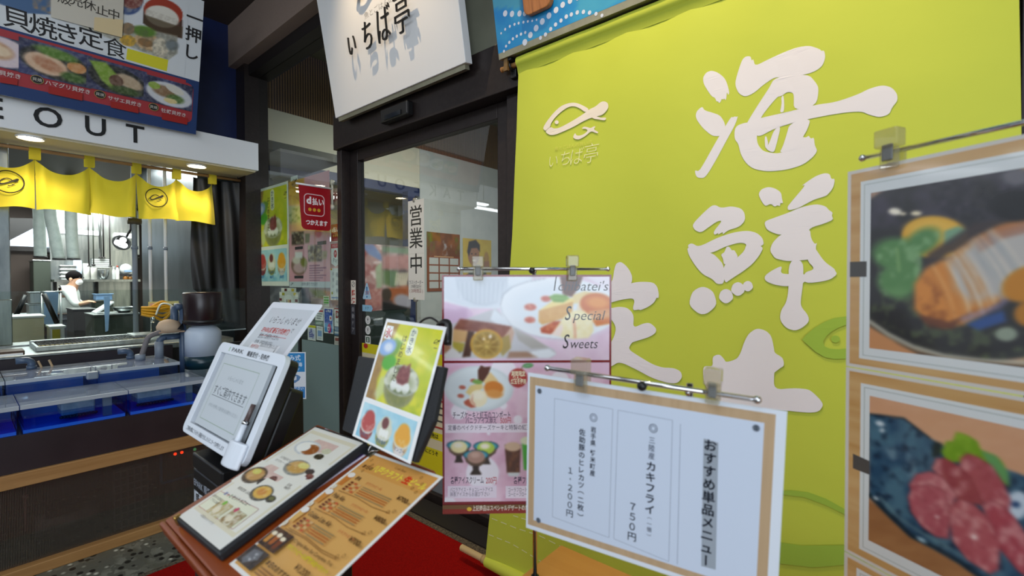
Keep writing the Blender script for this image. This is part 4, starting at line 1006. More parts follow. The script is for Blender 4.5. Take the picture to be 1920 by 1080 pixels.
MB().tube([a-aim*0.07, a-aim*0.10+Vector((0.05, 0.02, 0.12)), Vector((a.x+0.12, 6.45, 3.0))], 0.012, 8).build('arm', M_DARK, wl, True)
# back shelf and what stands on it
shY = 11.0
sh = thing('kitchen_shelf', 'dark back shelf behind the cook carrying trays and paper rolls', 'shelf', onY(175, 545, shY))
a = onY(101, 524, shY); c = onY(262, 524, shY)
MB().box((a.x, shY-0.05, a.z-0.04), (c.x, shY+0.42, a.z)).build('board', M_STEEL, sh)
for x in (a.x+0.03, (a.x+c.x)/2, c.x-0.05): MB().box((x, shY+0.34, 0.012), (x+0.04, shY+0.38, a.z-0.04)).build('leg', M_DARK, sh)
bpn = thing('splash_panel', 'bright steel panel standing behind the kitchen shelf', 'panel', ((a.x+c.x)/2, shY+0.45, 0.012))
MB().box((a.x, shY+0.43, 0.012), (c.x, shY+0.46, a.z+0.55)).build('sheet', M_STEEL, bpn)
MB().box((a.x, shY+0.425, a.z+0.53), (c.x, shY+0.465, a.z+0.55)).build('top_rail', M_STEEL, bpn)
sz = a.z
for i in range(4):
    a = onY(104, 0, shY); c = onY(134, 0, shY); z = sz+i*0.062
    t = thing('steel_tray', ['lowest of the stacked steel trays behind the cook', 'second lowest of the stacked steel trays behind the cook', 'third of the stacked steel trays behind the cook', 'topmost of the stacked steel trays behind the cook'][i], 'tray', ((a.x+c.x)/2, shY+0.1, z), 'stacked steel trays')
    MB().box((a.x, shY, z), (c.x, shY+0.28, z+0.052)).build('pan', M_STEEL, t, bevel=0.012)
    MB().box((a.x-0.012, shY-0.012, z+0.046), (c.x+0.012, shY+0.29, z+0.056)).build('rolled_rim', M_CHROME, t, bevel=0.004)
def shelf_lathe(name, label, cat, u, v0, w_px, prof, m, cap=None, grp=None, Y=shY+0.05, z0=None):
    a = onY(u, 520, Y); k = (onY(u+w_px/2, 520, Y).x-onY(u-w_px/2, 520, Y).x)/2*0.86; h = onY(u, v0, Y).z-(z0 or sz)
    t = thing(name, label, cat, (a.x, Y+k, z0 or sz), grp)
    MB().lathe([(r*k, z*h) for r, z in prof], (a.x, Y+k, z0 or sz), 20).build('body', m, t, True)
    if cap: MB().lathe([(cap[0]*k, cap[1]*h), (cap[0]*k, cap[2]*h)], (a.x, Y+k, z0 or sz), 16).build('cap', cap[3], t, True)
    return t
shelf_lathe('measuring_jug', 'pale blue-white plastic jug above the cook\'s head', 'jug', 147, 488, 20, [(0.75, 0.0), (0.85, 0.05), (1.0, 0.6), (0.9, 1.0)], mat('pale_blue_plastic', '#c3d6e8', 0.4))
for i, u in enumerate((163, 177)):
    shelf_lathe('paper_towel_roll', ['white paper towel roll just right of the pale blue jug', 'white paper towel roll before the louvred rack, right of the other roll'][i], 'paper roll', u, 494, 14, [(1, 0), (1, 1), (0.3, 1), (0.3, 0.95)], mat('tissue_%d' % i, '#dcdcd4', 0.9), grp='paper towel rolls')
a = onY(172, 484, 10.8); c = onY(208, 502, 10.8)
rk = thing('louvred_rack', 'pale louvred rack hung from the rods over the paper rolls', 'rack', (a.x, 10.8, c.z))
b = MB(); n = 5
for k in range(n): b.box((a.x, 10.78, c.z+(a.z-c.z)*k/n), (c.x, 10.8, c.z+(a.z-c.z)*(k+0.7)/n))
b.build('slat_front', M_GREYW, rk); MB().box((a.x, 10.81, c.z), (c.x, 10.93, a.z)).build('box', M_GREEN, rk)
shelf_lathe('steel_bowl', 'round steel bowl on the back shelf right of the paper rolls', 'bowl', 196, 505, 26, [(0.5, 0), (0.85, 0.35), (1.0, 0.95), (0.96, 1.0), (0.8, 0.4), (0, 0.1)], M_STEEL)
for i, (u, v, w, m, lb) in enumerate(((214, 500, 8, M_GREYW, 'white squeeze bottle right of the steel bowl on the shelf'), (221, 498, 9, mat('white_bottle', '#e0dfd8', 0.5), 'taller white bottle, second from the steel bowl on the shelf'), (236, 516, 11, mat('amber_bottle', '#8a5a1c', 0.3), 'amber brown bottle under the white bag'), (245, 517, 10, mat('amber_bottle_dark', '#6c4718', 0.3), 'darker brown bottle beside the grey steel pole'))):
    shelf_lathe('bottle', lb, 'bottle', u, v, w, [(0.9, 0), (1, 0.05), (1, 0.65), (0.45, 0.85), (0.4, 0.9)], m, (0.5, 0.88, 1.0, [M_GREYW, M_LED if False else mat('cap_red', '#a8442c', 0.5) if 'cap_red' not in bpy.data.materials else bpy.data.materials['cap_red'], M_BLACK, M_BLACK][i]), 'bottles on the back shelf', z0=sz if i < 2 else sz-0.16 if False else sz)
bg = thing('white_bag', 'white plastic bag with blue print on top of the brown bottles\' rack', 'bag', onY(238, 515, 11.1))
a = onY(226, 494, 11.1); c = onY(251, 514, 11.1)
b = MB(); b.ball(((a.x+c.x)/2, 11.2, (a.z+c.z)/2), (c.x-a.x)/2, 16, sy=0.6, sz=(a.z-c.z)/(c.x-a.x)); b.build('sack', M_GREYW, bg, True)
MB().box((a.x+0.05, 11.02, c.z+0.04), (a.x+0.15, 11.10, c.z+0.07)).build('blue_print', M_BLUES, bg)
MB().box((a.x-0.02, 11.05, c.z-0.03), (c.x+0.03, 11.35, c.z)).tube([((a.x+c.x)/2, 11.33, c.z-0.01), ((a.x+c.x)/2, 11.43, c.z-0.01)], 0.012, 8).build('wire_shelf', M_DARK, bg)
# floor-standing equipment
on_floor('tall_fridge', 'tall dark green-grey fridge under the first duct hose', 'fridge', 11.3, 62, 487, 96, 560, 0.6, M_GREEN)
on_floor('beige_cooler_box', 'beige cooler box with pale lid at the left behind the glass screen', 'box', 6.35, 16, 594, 84, 660, 0.42, M_BEIGE, top=M_GREYW)
t, a, c = on_floor('oil_filter_box', 'white-framed box with a yellow oil window beside the beige cooler box', 'box', 6.30, 95, 612, 122, 660, 0.3, M_GREYW, top=M_GREYW)
q = onY(98, 618, 6.29); r = onY(113, 643, 6.29); MB().box((q.x, 6.285, r.z), (r.x, 6.30, q.z)).build('yellow_window', mat('oil_yellow', '#a39a1e', 0.3), t)
on_floor('prep_table', 'dark prep table in front of the cook with a steel top', 'table', 8.55, 138, 580, 182, 660, 0.6, M_DARK, top=M_BLACK)
on_floor('steel_worktable', 'long steel worktable right of the cook', 'table', 7.6, 176, 590, 262, 660, 0.6, M_GREEN)
on_floor('stove_bench', 'low dark bench with steel containers at the left of the kitchen', 'bench', 7.5, 30, 592, 92, 660, 0.6, M_DARK)
for i, (u0, v0, u1, v1) in enumerate(((54, 572, 90, 591), (56, 557, 88, 571))):
    a = onY(u0, v0, 7.6); c = onY(u1, v1, 7.6); z = onY(60, 592, 7.5).z+i*0.135
    t = thing('steel_container', ['lower steel container on the dark bench at the left', 'upper steel container stacked on the dark bench at the left'][i], 'container', ((a.x+c.x)/2, 7.7, z), 'steel containers on the bench')
    MB().box((a.x, 7.6, z), (c.x, 7.9, z+0.12)).build('pan', M_STEEL, t, bevel=0.01); MB().box((a.x-0.01, 7.59, z+0.118), (c.x+0.01, 7.91, z+0.13)).build('lid', M_STEEL, t)
for i, (p, q, Y) in enumerate((((48, 553), (30, 592), 7.35), ((82, 551), (107, 606), 6.9))):
    a = onY(*p, Y); c = onY(*q, Y)
    t = thing('black_brace', ['black slanting brace left of the steel containers', 'black slanting brace across the blue plastic sheet'][i], 'brace', (c.x, Y, 0.012))
    MB().tube([a, c], 0.022, 10).build('bar', M_BLACK, t, True); MB().tube([c, Vector((c.x, Y, 0.012))], 0.018, 10).build('leg', M_BLACK, t, True)
for i, (pl, lb) in enumerate(((((84, 548), (110, 548), (107, 608), (95, 616), (82, 606)), 'light blue plastic sheet hanging behind the slanting brace'), (((195, 556), (207, 556), (203, 620), (198, 622)), 'narrow light blue sheet hanging from the worktable'))):
    Y = (7.05, 7.52)[i]; Q = [onY(u, v, Y) for u, v in pl]
    t = tag(MB().prism([(p.x, p.z) for p in Q], (0, Y, 0), (1, 0, 0), (0, 0, 1), (0, 0.02, 0)).build('plastic_sheet', M_BLUES), lb, 'plastic sheet')
    if i == 0:
        st = thing('sheet_rack', 'thin rack that carries the light blue plastic sheet', 'rack', (Q[0].x, Y+0.04, 0.012))
        MB().tube([(Q[0].x-0.03, Y+0.05, Q[0].z), (Q[1].x+0.03, Y+0.05, Q[0].z)], 0.012, 8).build('rail', M_STEEL, st, True)
        for x in (Q[0].x-0.02, Q[1].x+0.02): MB().tube([(x, Y+0.05, 0.012), (x, Y+0.05, Q[0].z)], 0.01, 8).build('leg', M_STEEL, st, True)
t, a_, c_ = on_floor('blue_topped_cabinet', 'low steel cabinet right of the cook carrying the blue tub', 'cabinet', 10.55, 178, 563, 214, 660, 0.36, M_GREEN)
a = onY(180, 551, 10.6); c = onY(211, 563, 10.6); z = onY(178, 563, 10.55).z
tb = thing('blue_tub', 'wide blue plastic tub on the low steel cabinet right of the cook', 'tub', ((a.x+c.x)/2, 10.68, z))
MB().box((a.x, 10.6, z), (c.x, 10.86, a.z)).build('tub', mat('mid_blue_plastic', '#6d8fb8', 0.4), tb, bevel=0.012); MB().box((a.x-0.015, 10.585, a.z-0.012), (c.x+0.015, 10.875, a.z)).build('rim', M_BLUES, tb, bevel=0.004)
z = onY(190, 590, 7.6).z
cb = thing('cutting_board', 'white cutting board propped on the steel worktable', 'cutting board', onY(198, 578, 7.8))
a = onY(180, 588, 7.75); c = onY(214, 564, 7.75)
MB().obox((a.x, 7.75, z), (c.x-a.x, 0, c.z-a.z-0.02), (0, 0.3, 0), (0, 0, 0.02)).build('slab', M_WHITE, cb)
MB().box((c.x-0.05, 7.9, z), (c.x-0.02, 8.0, c.z-0.03)).build('prop', M_STEEL, cb)
a = onY(238, 590, 7.7)
bw = thing('mixing_bowl', 'shallow steel mixing bowl on the worktable by the grey pole', 'bowl', (a.x, 7.85, z))
MB().lathe([(0.05, 0), (0.10, 0.03), (0.125, 0.075), (0.122, 0.078), (0.09, 0.035), (0, 0.01)], (a.x, 7.85, z), 24).build('basin', M_STEEL, bw, True); MB().lathe([(0.0, 0.05), (0.10, 0.05)], (a.x, 7.85, z), 24, caps=False).build('contents', mat('pale_food', '#c8c2a0', 0.7), bw)
# ------------------------------------------------------------------ the cook
def skin_obj(name, nodes, edges, root, m, parent=None, sub=2, loc=None):
    me = bpy.data.meshes.new(name); off = WORLD[parent.name] if parent else Vector(loc)
    me.from_pydata([tuple(Vector(n[0])-off) for n in nodes], edges, []); me.materials.append(m)
    o = bpy.data.objects.new(name, me); COL.objects.link(o)
    if parent: o.parent = parent
    else: o.location = off
    WORLD[o.name] = off
    md = o.modifiers.new('skin', 'SKIN'); md.use_smooth_shade = True
    sd = me.skin_vertices[0].data if me.skin_vertices else None
    for i, n in enumerate(nodes):
        r = n[1]; sd[i].radius = (r, r) if not isinstance(r, tuple) else r
        sd[i].use_root = (i == root)
    s = o.modifiers.new('sub', 'SUBSURF'); s.levels = s.render_levels = sub
    return o
T0 = 7.72
def J(u, v, t=T0): return onD(u, v, t)
SKIN = mat('skin', '#c79a7c', 0.55)
foot = J(122, 690); foot.z = 0.012
R_ = Vector((RIGHT.x, RIGHT.y, 0)).normalized(); Fw = Vector((FWD.x, FWD.y, 0)).normalized()
pel = J(122, 594); ch = J(127, 556); nk = J(137, 536); hd_ = J(142, 525)
def arm(dt, el, ha):
    sh_ = J(129, 543, T0+dt); e = J(*el, T0+dt*1.15); h = J(*ha, T0+dt*0.9); return sh_, e, h
s1, e1, h1_ = arm(-0.19, (141, 572), (160, 568)); s2, e2, h2_ = arm(0.19, (146, 570), (163, 566))
nodes = [(pel, 0.10), (ch, 0.15), (nk, 0.055), (hd_, 0.085), (hd_+Vector((0, 0, 0.06)), 0.08)]
edges = [(0, 1), (1, 2), (2, 3), (3, 4)]
def chain(start, pts):
    p = start
    for q in pts:
        nodes.append(q); edges.append((p, len(nodes)-1)); p = len(nodes)-1
    return p
for s_, e_, h_ in ((s1, e1, h1_), (s2, e2, h2_)):
    k = chain(1, [(s_, 0.06), (e_, 0.042), (h_, 0.03)])
    d = (h_-e_).normalized(); side = d.cross(Vector((0, 0, 1))).normalized()
    pk = chain(k, [(h_+d*0.05, 0.03)])
    for q in range(4):
        o_ = side*(q-1.5)*0.02
        chain(pk, [(h_+d*0.075+o_, 0.009), (h_+d*(0.11+0.008*(q in (1, 2)))+o_-Vector((0, 0, 0.012)), 0.008), (h_+d*0.135+o_-Vector((0, 0, 0.03)), 0.007)])
    chain(k, [(h_+d*0.03-side*0.035, 0.01), (h_+d*0.065-side*0.045-Vector((0, 0, 0.01)), 0.008)])
for dt in (-0.10, 0.10):
    hp = J(122, 600, T0+dt); kn = Vector((hp.x, hp.y, 0.48))+R_*0.03; an = Vector((hp.x, hp.y, 0.10))
    chain(0, [(hp, 0.08), (kn, 0.06), (an, 0.045), (an+R_*0.12-Vector((0, 0, 0.05)), 0.04)])
body = skin_obj('person', nodes, edges, 0, SKIN, None, 2, (pel.x, pel.y, 0.012))
tag(body, 'person in a white cook\'s coat and face mask working bent over in the kitchen', 'person')
COAT = mat('white_cook_coat', '#dfe4e2', 0.8)
n2 = [(J(120, 593), 0.185), (ch, 0.19), (J(133, 541), 0.10)]; ed2 = [(0, 1), (1, 2)]
for s_, e_, h_ in ((s1, e1, h1_), (s2, e2, h2_)):
    n2 += [(s_, 0.085), (e_, 0.066), (e_.lerp(h_, 0.55), 0.056)]; k = len(n2); ed2 += [(1, k-3), (k-3, k-2), (k-2, k-1)]
skin_obj('coat', n2, ed2, 0, COAT, body)
n3 = [(J(121, 597), 0.17)]; ed3 = []
for dt in (-0.11, 0.11):
    hp = J(121, 606, T0+dt); n3 += [(hp, 0.11), (Vector((hp.x, hp.y, 0.48))+R_*0.03, 0.085), (Vector((hp.x, hp.y, 0.10)), 0.07)]; k = len(n3); ed3 += [(0, k-3), (k-3, k-2), (k-2, k-1)]
skin_obj('trousers', n3, ed3, 0, mat('dark_trousers', '#23262e', 0.8), body)
b = MB(); c_ = hd_+Vector((0, 0, 0.062))-R_*0.03
b.ball(c_, 0.105, 18, sz=0.9); b.build('hair', mat('black_hair', '#0a0809', 0.9, Specular_IOR_Level=0.1), body, True)
b = MB(); c_ = hd_+R_*0.052-Vector((0, 0, 0.035)); b.ball(c_, 0.050, 14, sz=1.0); b.build('face_mask', mat('white_mask', '#dcdfe0', 0.8), body, True)
b = MB(); b.ball(hd_+R_*0.095+Vector((0, 0, 0.035))-Fw*0.035, 0.012, 8).ball(hd_+R_*0.095+Vector((0, 0, 0.035))+Fw*0.035, 0.012, 8); b.build('eye', mat('eye_dark', '#1c1512', 0.3), body, True)
b = MB(); b.ball(hd_-Fw*0.085+Vector((0, 0, 0.01)), 0.024, 8, sz=1.3); b.build('ear', SKIN, body, True)

# ================================================================== restaurant behind the glass
def food_photo(P, x0, y0, x1, y1, nx, ny):
    pc = P.pic(x0, y0, x1, y1, nx, ny); pc.photo()
    pc.fill('#7c6a66').noise(0.045, '#c3a7a4', amt=0.9, seed=2).noise(0.09, '#40363a', amt=0.7, seed=5, lo=0.45)
    m = pc.mask([(672, 450), (716, 452), (716, 590), (672, 590)], 2); pc.mix(m*0.75, '#b98a86'); pc.noise(0.12, '#e2cfce', amt=0.9, seed=9, mask=m, lo=0.45); pc.noise(0.08, '#8c3f3c', amt=0.8, seed=12, mask=m, lo=0.5)
    pc.poly([(676, 458), (700, 458), (716, 480), (716, 490), (690, 476)], '#5d7fb8', 4, 0.8).poly([(704, 500), (716, 492), (716, 540), (706, 545)], '#9db08c', 3, 0.9)
    pc.poly([(672, 545), (716, 540), (716, 572), (672, 576)], '#a3524a', 5, 0.85).noise(0.2, '#d8b0a4', amt=0.6, seed=3, mask=pc.mask([(672, 545), (716, 540), (716, 572), (672, 576)], 5))
    m = pc.mask([(717, 455), (780, 458), (780, 580), (717, 580)], 2)
    pc.poly([(717, 462), (780, 466), (780, 478), (717, 472)], '#6f9070', 4, 0.7).poly([(717, 480), (780, 478), (780, 505), (717, 505)], '#b87f7c', 6, 0.8).poly([(717, 506), (745, 508), (742, 540), (717, 532)], '#5c7a48', 6, 0.85)
    for k in range(6): pc.stroke([(744+4*k, 512), (741+4*k, 534)], 2.5, '#dbd2b4', 1.5)
    pc.poly([(728, 540), (765, 535), (775, 550), (745, 575), (730, 560)], '#b5643c', 5, 0.9).ell(756, 565, 18, 13, '#b0aab6', 0.3, 0.4).ell(725, 552, 9, 12, '#4f443c', 0, 0.3).poly([(717, 566), (770, 578), (717, 590)], '#2b2a2a', 3)
    m = pc.mask([(470, 520), (640, 535), (640, 600), (470, 660)], 6); pc.mix(m, '#53585a'); pc.noise(0.09, '#9aa0a4', amt=0.6, seed=21, mask=m, lo=0.5); pc.noise(0.12, '#1c2024', amt=0.8, seed=22, mask=m, lo=0.4)
    pc.poly([(568, 535), (640, 540), (640, 585), (600, 580), (575, 560)], '#8a7d84', 6, 0.8).poly([(580, 542), (612, 545), (610, 560), (590, 556)], '#5c6a34', 5, 0.9).poly([(605, 545), (640, 548), (640, 565), (620, 562)], '#a8744c', 4, 0.8).poly([(600, 560), (640, 580), (640, 600), (590, 590)], '#c3c0c4', 6, 0.6)
    pc.blur(1).done()
fp = thing('food_photo_panel', 'wide panel of seafood and vegetable photographs on the counter inside the shop', 'photo panel', (3.4, 6.0, 1.0))
zb = onY(700, 583, 6.0).z; zt = onY(700, 458, 6.0).z
P = Print((2.2, 6.0, zt), (1, 0, 0), (0, 0, 1), 2.46, zt-zb, 0.03, '#6a5f5e'); food_photo(P, 0, 0, 2.46, zt-zb, 260, 110); P.build('photo_print', BOARD, fp)
MB().box((2.2, 6.031, 0.0), (4.64, 6.08, zt)).build('backing_board', M_GREEN, fp)
MB().box((2.2, 5.995, 0.0), (4.64, 6.03, zb-0.005)).build('plinth', mat('dark_green_counter', '#27332e', 0.4), fp)
a = onY(800.5, 434, 6.285); c = onY(862, 434, 6.285); e = onY(830, 546, 6.285)
P = Print((a.x, 6.285, a.z), (1, 0, 0), (0, 0, 1), c.x-a.x, a.z-e.z, 0.006, '#8c4a2c'); W_, H_ = P.W, P.H
pc = P.pic(0, 0, W_, H_*0.40, 60, 44); pc.U = pc.X/W_*100; pc.V = pc.Y/H_*100
pc.fill('#7a4a34').noise(0.06, '#a8643c', amt=0.7, seed=2).noise(0.09, '#6c7a2c', amt=0.9, seed=7, mask=pc.mask([(0, 0), (22, 0), (22, 34), (0, 30)], 6)+pc.mask([(82, 6), (100, 6), (100, 34), (86, 34)], 6)).noise(0.15, '#b8b4bc', amt=0.9, seed=5, mask=pc.mask([(48, 14), (74, 14), (72, 38), (46, 38)], 6), lo=0.45).done()
for r in range(4):
    for q in range(3): P.rect(W_*(0.06+0.31*q), H_*(0.43+0.135*r), W_*(0.06+0.31*q+0.27), H_*(0.43+0.135*r+0.11), '#c9c8c6')
P.rect(W_*0.2, H_*0.40, W_*0.8, H_*0.415, '#d8a880')
cal = P.build('wall_calendar', PAPER); tag(cal, 'brown yearly calendar with a grape picture on the grey wall inside', 'calendar')
a = onY(868, 446, 6.285); c = onY(921, 446, 6.285)
P = Print((a.x, 6.285, a.z), (1, 0, 0), (0, 0, 1), c.x-a.x, 1.0, 0.004, '#cdb93a'); W_, H_ = P.W, P.H
pc = P.pic(0, 0, W_, H_, 60, 80); pc.U = pc.X/W_*100; pc.V = pc.Y/H_*132
pc.fill('#d0aa1e').noise(0.05, '#e0c440', amt=0.6, seed=3).poly([(8, 132), (20, 75), (50, 66), (78, 78), (95, 132)], '#4d4a30', 6).ell(36, 40, 20, 27, '#a8714c', 0, 0.15).poly([(14, 34), (20, 8), (44, 2), (58, 14), (58, 32), (48, 22), (28, 24), (20, 44)], '#2a1d16', 4).ell(30, 38, 3, 1.6, '#2a1d16').ell(43, 38, 3, 1.6, '#2a1d16').ell(38, 54, 7, 2, '#f0e0d0').ell(82, 48, 9, 17, '#b98a3c', 0, 0.3).poly([(70, 56), (92, 54), (94, 76), (74, 80)], '#a8714c', 4).poly([(0, 72), (100, 70), (100, 84), (0, 86)], '#d8dad8', 3).done()
P.text('Pe', W_*0.05, H_*0.83, H_*0.22, '#7a4a18', 0.02, 'l', shear=0.3); P.text('r', W_*0.80, H_*0.83, H_*0.2, '#7a4a18', 0.02, 'l', shear=0.3)
tag(P.build('beer_poster', PAPER), 'yellow poster of a dark haired person raising a glass on the grey wall inside', 'poster')
# lights in the restaurant ceiling seen in the glass, hall lamps mirrored in the door
for i, (x, y, z) in enumerate(((-4.2, 7.7, 3.2), (-4.6, 6.6, 3.2), (-3.2, 7.3, 3.2))):
    t = thing('hall_lamp', 'long fluorescent hall lamp hanging left of the kitchen', 'light', (x, y, z), 'fluorescent hall lamps')
    MB().box((x-0.5, y-0.07, z), (x+0.5, y+0.07, z+0.04)).build('tube', emit('hall_tube_%d' % i, '#f4faff', 9), t)
    MB().box((x-0.52, y-0.09, z+0.04), (x+0.52, y+0.09, z+0.08)).build('casing', M_WHITE, t)
    for q in (-0.4, 0.4): MB().tube([(x+q, y, z+0.08), (x+q, y, 4.16)], 0.008, 6).build('hanger', M_DARK, t)
# ================================================================== things on the glass
def glass_print(u0, v0, u1, v1, X=GX+0.007, col='#f0f0ee', t=0.0008, **k):
    a = onX(u0, (v0+v1)/2, X); c = onX(u1, (v0+v1)/2, X); m = (u0+u1)/2
    zt = onX(m, v0, X).z; zb = onX(m, v1, X).z
    P = Print((X, a.y, zt), (0, -1, 0), (0, 0, 1), a.y-c.y, zt-zb, t, col, **k); P.step = 0.00015; return P
def bowl(pc, cx, cy, r, top, body, seed=1, asp=1.0):
    """small glass bowl of shaved ice seen from above the rim, drawn in picture units"""
    pc.ell(cx, cy+r*0.35, r*0.86, r*0.9*asp, body, 0, 0.12).ell(cx, cy-r*0.05, r, r*0.78*asp, '#d5d8d0', 0, 0.1).ell(cx, cy-r*0.08, r*0.9, r*0.66*asp, top, 0, 0.25)
    m = pc.mask([(cx-r, cy-r), (cx+r, cy-r), (cx+r, cy+r*1.2), (cx-r, cy+r*1.2)], 2)
    return m
def koori_art(P, W, H, q=1, cut=None):
    """the shaved ice poster: a lime picture above, three bowls on pale blue below"""
    hp = H*0.60; b = W*0.035; n = int(110*q)
    pc = P.pic(b, b, W-b, hp, n, int(n*1.15)); pc.U = (pc.X-b)/(W-2*b)*100; pc.V = (pc.Y-b)/(hp-b)*118
    pc.fill('#d6d61c').noise(0.035, '#bccb20', amt=0.8, seed=3).noise(0.05, '#e6df3a', amt=0.7, seed=9, lo=0.45)
    pc.poly([(-5, -5), (26, -5), (20, 20), (16, 60), (12, 90), (22, 122), (-5, 122)], '#a8803c', 5, 0.95).noise(0.12, '#8a6430', amt=0.5, seed=4, mask=pc.mask([(-5, 24), (18, 24), (12, 122), (-5, 122)], 5))
    pc.poly([(10, 40), (26, 22), (40, 26), (36, 44), (24, 60), (14, 66)], '#5f9a2c', 4, 0.8).ell(14, 38, 17, 13, '#8fb4e6', -0.5, 0.3).ell(16, 38, 8, 7, '#dfe8f6', 0, 0.7).ell(25, 60, 13, 11, '#4fb01e', -0.6, 0.3)
    pc.poly([(18, 84), (30, 78), (34, 100), (22, 118), (14, 110)], '#c9d6c4', 5, 0.6).noise(0.08, '#9ab41c', amt=0.7, seed=6, mask=pc.mask([(66, 96), (100, 80), (100, 122), (60, 122)], 12))
    cx, cy = 55, 84
    pc.ell(cx, cy+8, 27, 27, '#9a9a6c', 0, 0.15).ell(cx, cy+14, 20, 17, '#8a8c4a', 0, 0.5).ell(cx, cy-4, 30, 22, '#b9bbb0', 0, 0.08).ell(cx, cy-4, 27, 19, '#6f7a4c', 0, 0.2)
    for a, c_ in ((-20, -6), (-18, -13), (20, -6), (17, -14), (23, 1), (-23, 2)): pc.ell(cx+a, cy+c_, 7, 6, '#d9dcc8', 0, 0.4)
    pc.ell(cx, cy-2, 22, 12, '#aab08a', 0, 0.5)
    for a in (-11, 0, 11): pc.ell(cx+a, cy+5, 6.2, 8, '#eceee8', 0, 0.2)
    pc.poly([(cx-10, cy-6), (cx-8, cy-20), (cx-2, cy-26), (cx+2, cy-22), (cx+8, cy-30), (cx+11, cy-16), (cx+12, cy-4), (cx+4, cy+2), (cx-6, cy+1)], '#7a3434', 3).noise(0.35, '#a5605a', amt=0.5, seed=2, mask=pc.mask([(cx-10, cy-6), (cx-2, cy-26), (cx+8, cy-30), (cx+12, cy-4)], 3))
    pc.noise(0.22, '#5d6b3c', amt=0.25, seed=15, mask=pc.mask([(cx-26, cy+8), (cx+26, cy+8), (cx+16, cy+34), (cx-16, cy+34)], 4)); pc.blur(1).done()
    P.rect(W*0.055, W*0.07, W*0.175, W*0.21, '#eef0ee'); P.text('氷', W*0.115, W*0.185, W*0.115, '#b3262a', 0.03, 'c')
    P.rr(W*0.48, W*0.05, W*0.60, W*0.33, W*0.05, '#e9eecb'); P.text('かき氷', W*0.54, W*0.06, W*0.083, '#26406c', 0.01, vert=True)
    P.text('はじめました', W*0.42, W*0.13, W*0.082, '#3a3a16', 0.004, vert=True, step=0.96)
    fish(P, W*0.92, W*0.15, W*0.09, '#2e3010'); P.rect(W*0.90, W*0.205, W*0.95, W*0.213, '#6c6c20')
    pc = P.pic(W*0.05, H*0.635, W*0.95, cut or H*0.955, int(96*q), int(66*q)); pc.U = (pc.X-W*0.05)/(W*0.9)*100; pc.V = (pc.Y-H*0.635)/(W*0.9)*100
    pc.fill('#9fd2e4').noise(0.06, '#c6e6ef', amt=0.8, seed=5).noise(0.09, '#6db7d6', amt=0.6, seed=8, lo=0.5)
    for cx, top, body, sd in ((18, '#b8403a', '#8a2d2a', 1), (50, '#d6d8c0', '#8c9150', 2), (83, '#e8a62a', '#c4a070', 3)):
        m = bowl(pc, cx, 21, 14.5, top, body, sd, 0.95); pc.noise(0.3, '#f2e6d8', amt=0.3, seed=sd+4, mask=pc.mask([(cx-12, 8), (cx+12, 8), (cx+12, 34), (cx-12, 34)], 3), lo=0.5)
        pc.ell(cx, 14, 10, 8, top, 0, 0.3)
    for a in (-5, 0.5, 6): pc.ell(50+a, 23, 3.2, 4.2, '#f0f1ea', 0, 0.2)
    pc.ell(49, 13, 6, 6, '#6f3230', 0, 0.3).ell(83, 34, 8, 5, '#dcd4d0', 0, 0.5); pc.blur(1, 1).done()
    if cut:
        for x, t1 in ((0.20, 'いちご'), (0.50, '宇治金時'), (0.80, 'マンゴー')): P.text(t1, W*x, cut-0.006, W*0.042, '#2b5f86', 0.01, 'c')
    for x, t1, t2 in () if cut else ((0.20, 'いちご', '380円'), (0.50, '宇治金時白玉', '480円'), (0.80, 'マンゴー', '430円')):
        P.text(t1, W*x, H*0.875, W*0.042, '#2b5f86', 0.01, 'c'); P.text(t2, W*x, H*0.925, W*0.05, '#1f74b4', 0.02, 'c')
# shaved ice poster inside the side window
def glass_sheet(name, label, cat, P, m=PAPER):
    o = P.build(name, m); return tag(o, label, cat)
P = glass_print(480, 348, 541, 536, col='#e8eceb'); koori_art(P, P.W, P.H); glass_sheet('shaved_ice_poster', 'lime yellow shaved ice poster taped inside the tall side window', 'poster', P)
# pink dessert poster
P = glass_print(542, 330, 618.5, 539, col='#dfa9b4'); W_, H_ = P.W, P.H
pc = P.pic(0, 0, W_, H_, 100, 150); pc.photo()
pc.fill('#dc9fb0').noise(0.03, '#e6b4bc', amt=0.7, seed=3).poly([(540, 322), (570, 322), (570, 382), (540, 384)], '#d09a3a', 3).noise(0.15, '#e8c46a', amt=0.7, seed=4, mask=pc.mask([(540, 355), (572, 355), (572, 386), (540, 386)], 3)).poly([(540, 386), (565, 386), (565, 424), (540, 424)], '#c4c59a', 3).noise(0.25, '#5d7a3a', amt=0.7, seed=7, mask=pc.mask([(542, 390), (564, 390), (564, 420), (542, 420)], 3), lo=0.45).poly([(540, 418), (600, 418), (618, 432), (618, 440), (540, 440)], '#e0a888', 8, 0.8)
for q in (((547, 435), (570, 434), (570, 458), (547, 460)), ((577, 460), (603, 459), (604, 490), (578, 491))):
    pc.poly(q, '#4b3a34', 1.2).noise(0.3, '#c9b48a', amt=0.9, seed=int(q[0][0]), mask=pc.mask(q, 1.2), lo=0.42).noise(0.25, '#dfe0da', amt=0.5, seed=int(q[0][1]), mask=pc.mask(q, 1), lo=0.5)
pc.poly([(572, 438), (581, 438), (580, 455), (572, 456)], '#6d6a3c', 1.5).poly([(604, 470), (614, 470), (613, 485), (604, 487)], '#b9a890', 1.5).ell(561, 497, 15, 19, '#8a6a5c', 0, 0.12).ell(561, 502, 11, 10, '#d3b0b4', 0, 0.3).ell(556, 488, 8, 7, '#e4dcd0', 0, 0.5).ell(570, 492, 6, 8, '#8b8a3a', 0, 0.4).poly([(553, 472), (567, 472), (567, 484), (553, 484)], '#f2f0f2', 2)
pc.ell(597, 437, 7, 9, '#c23a4a', 0, 0.3, 0.6).blur(1, 1).done()
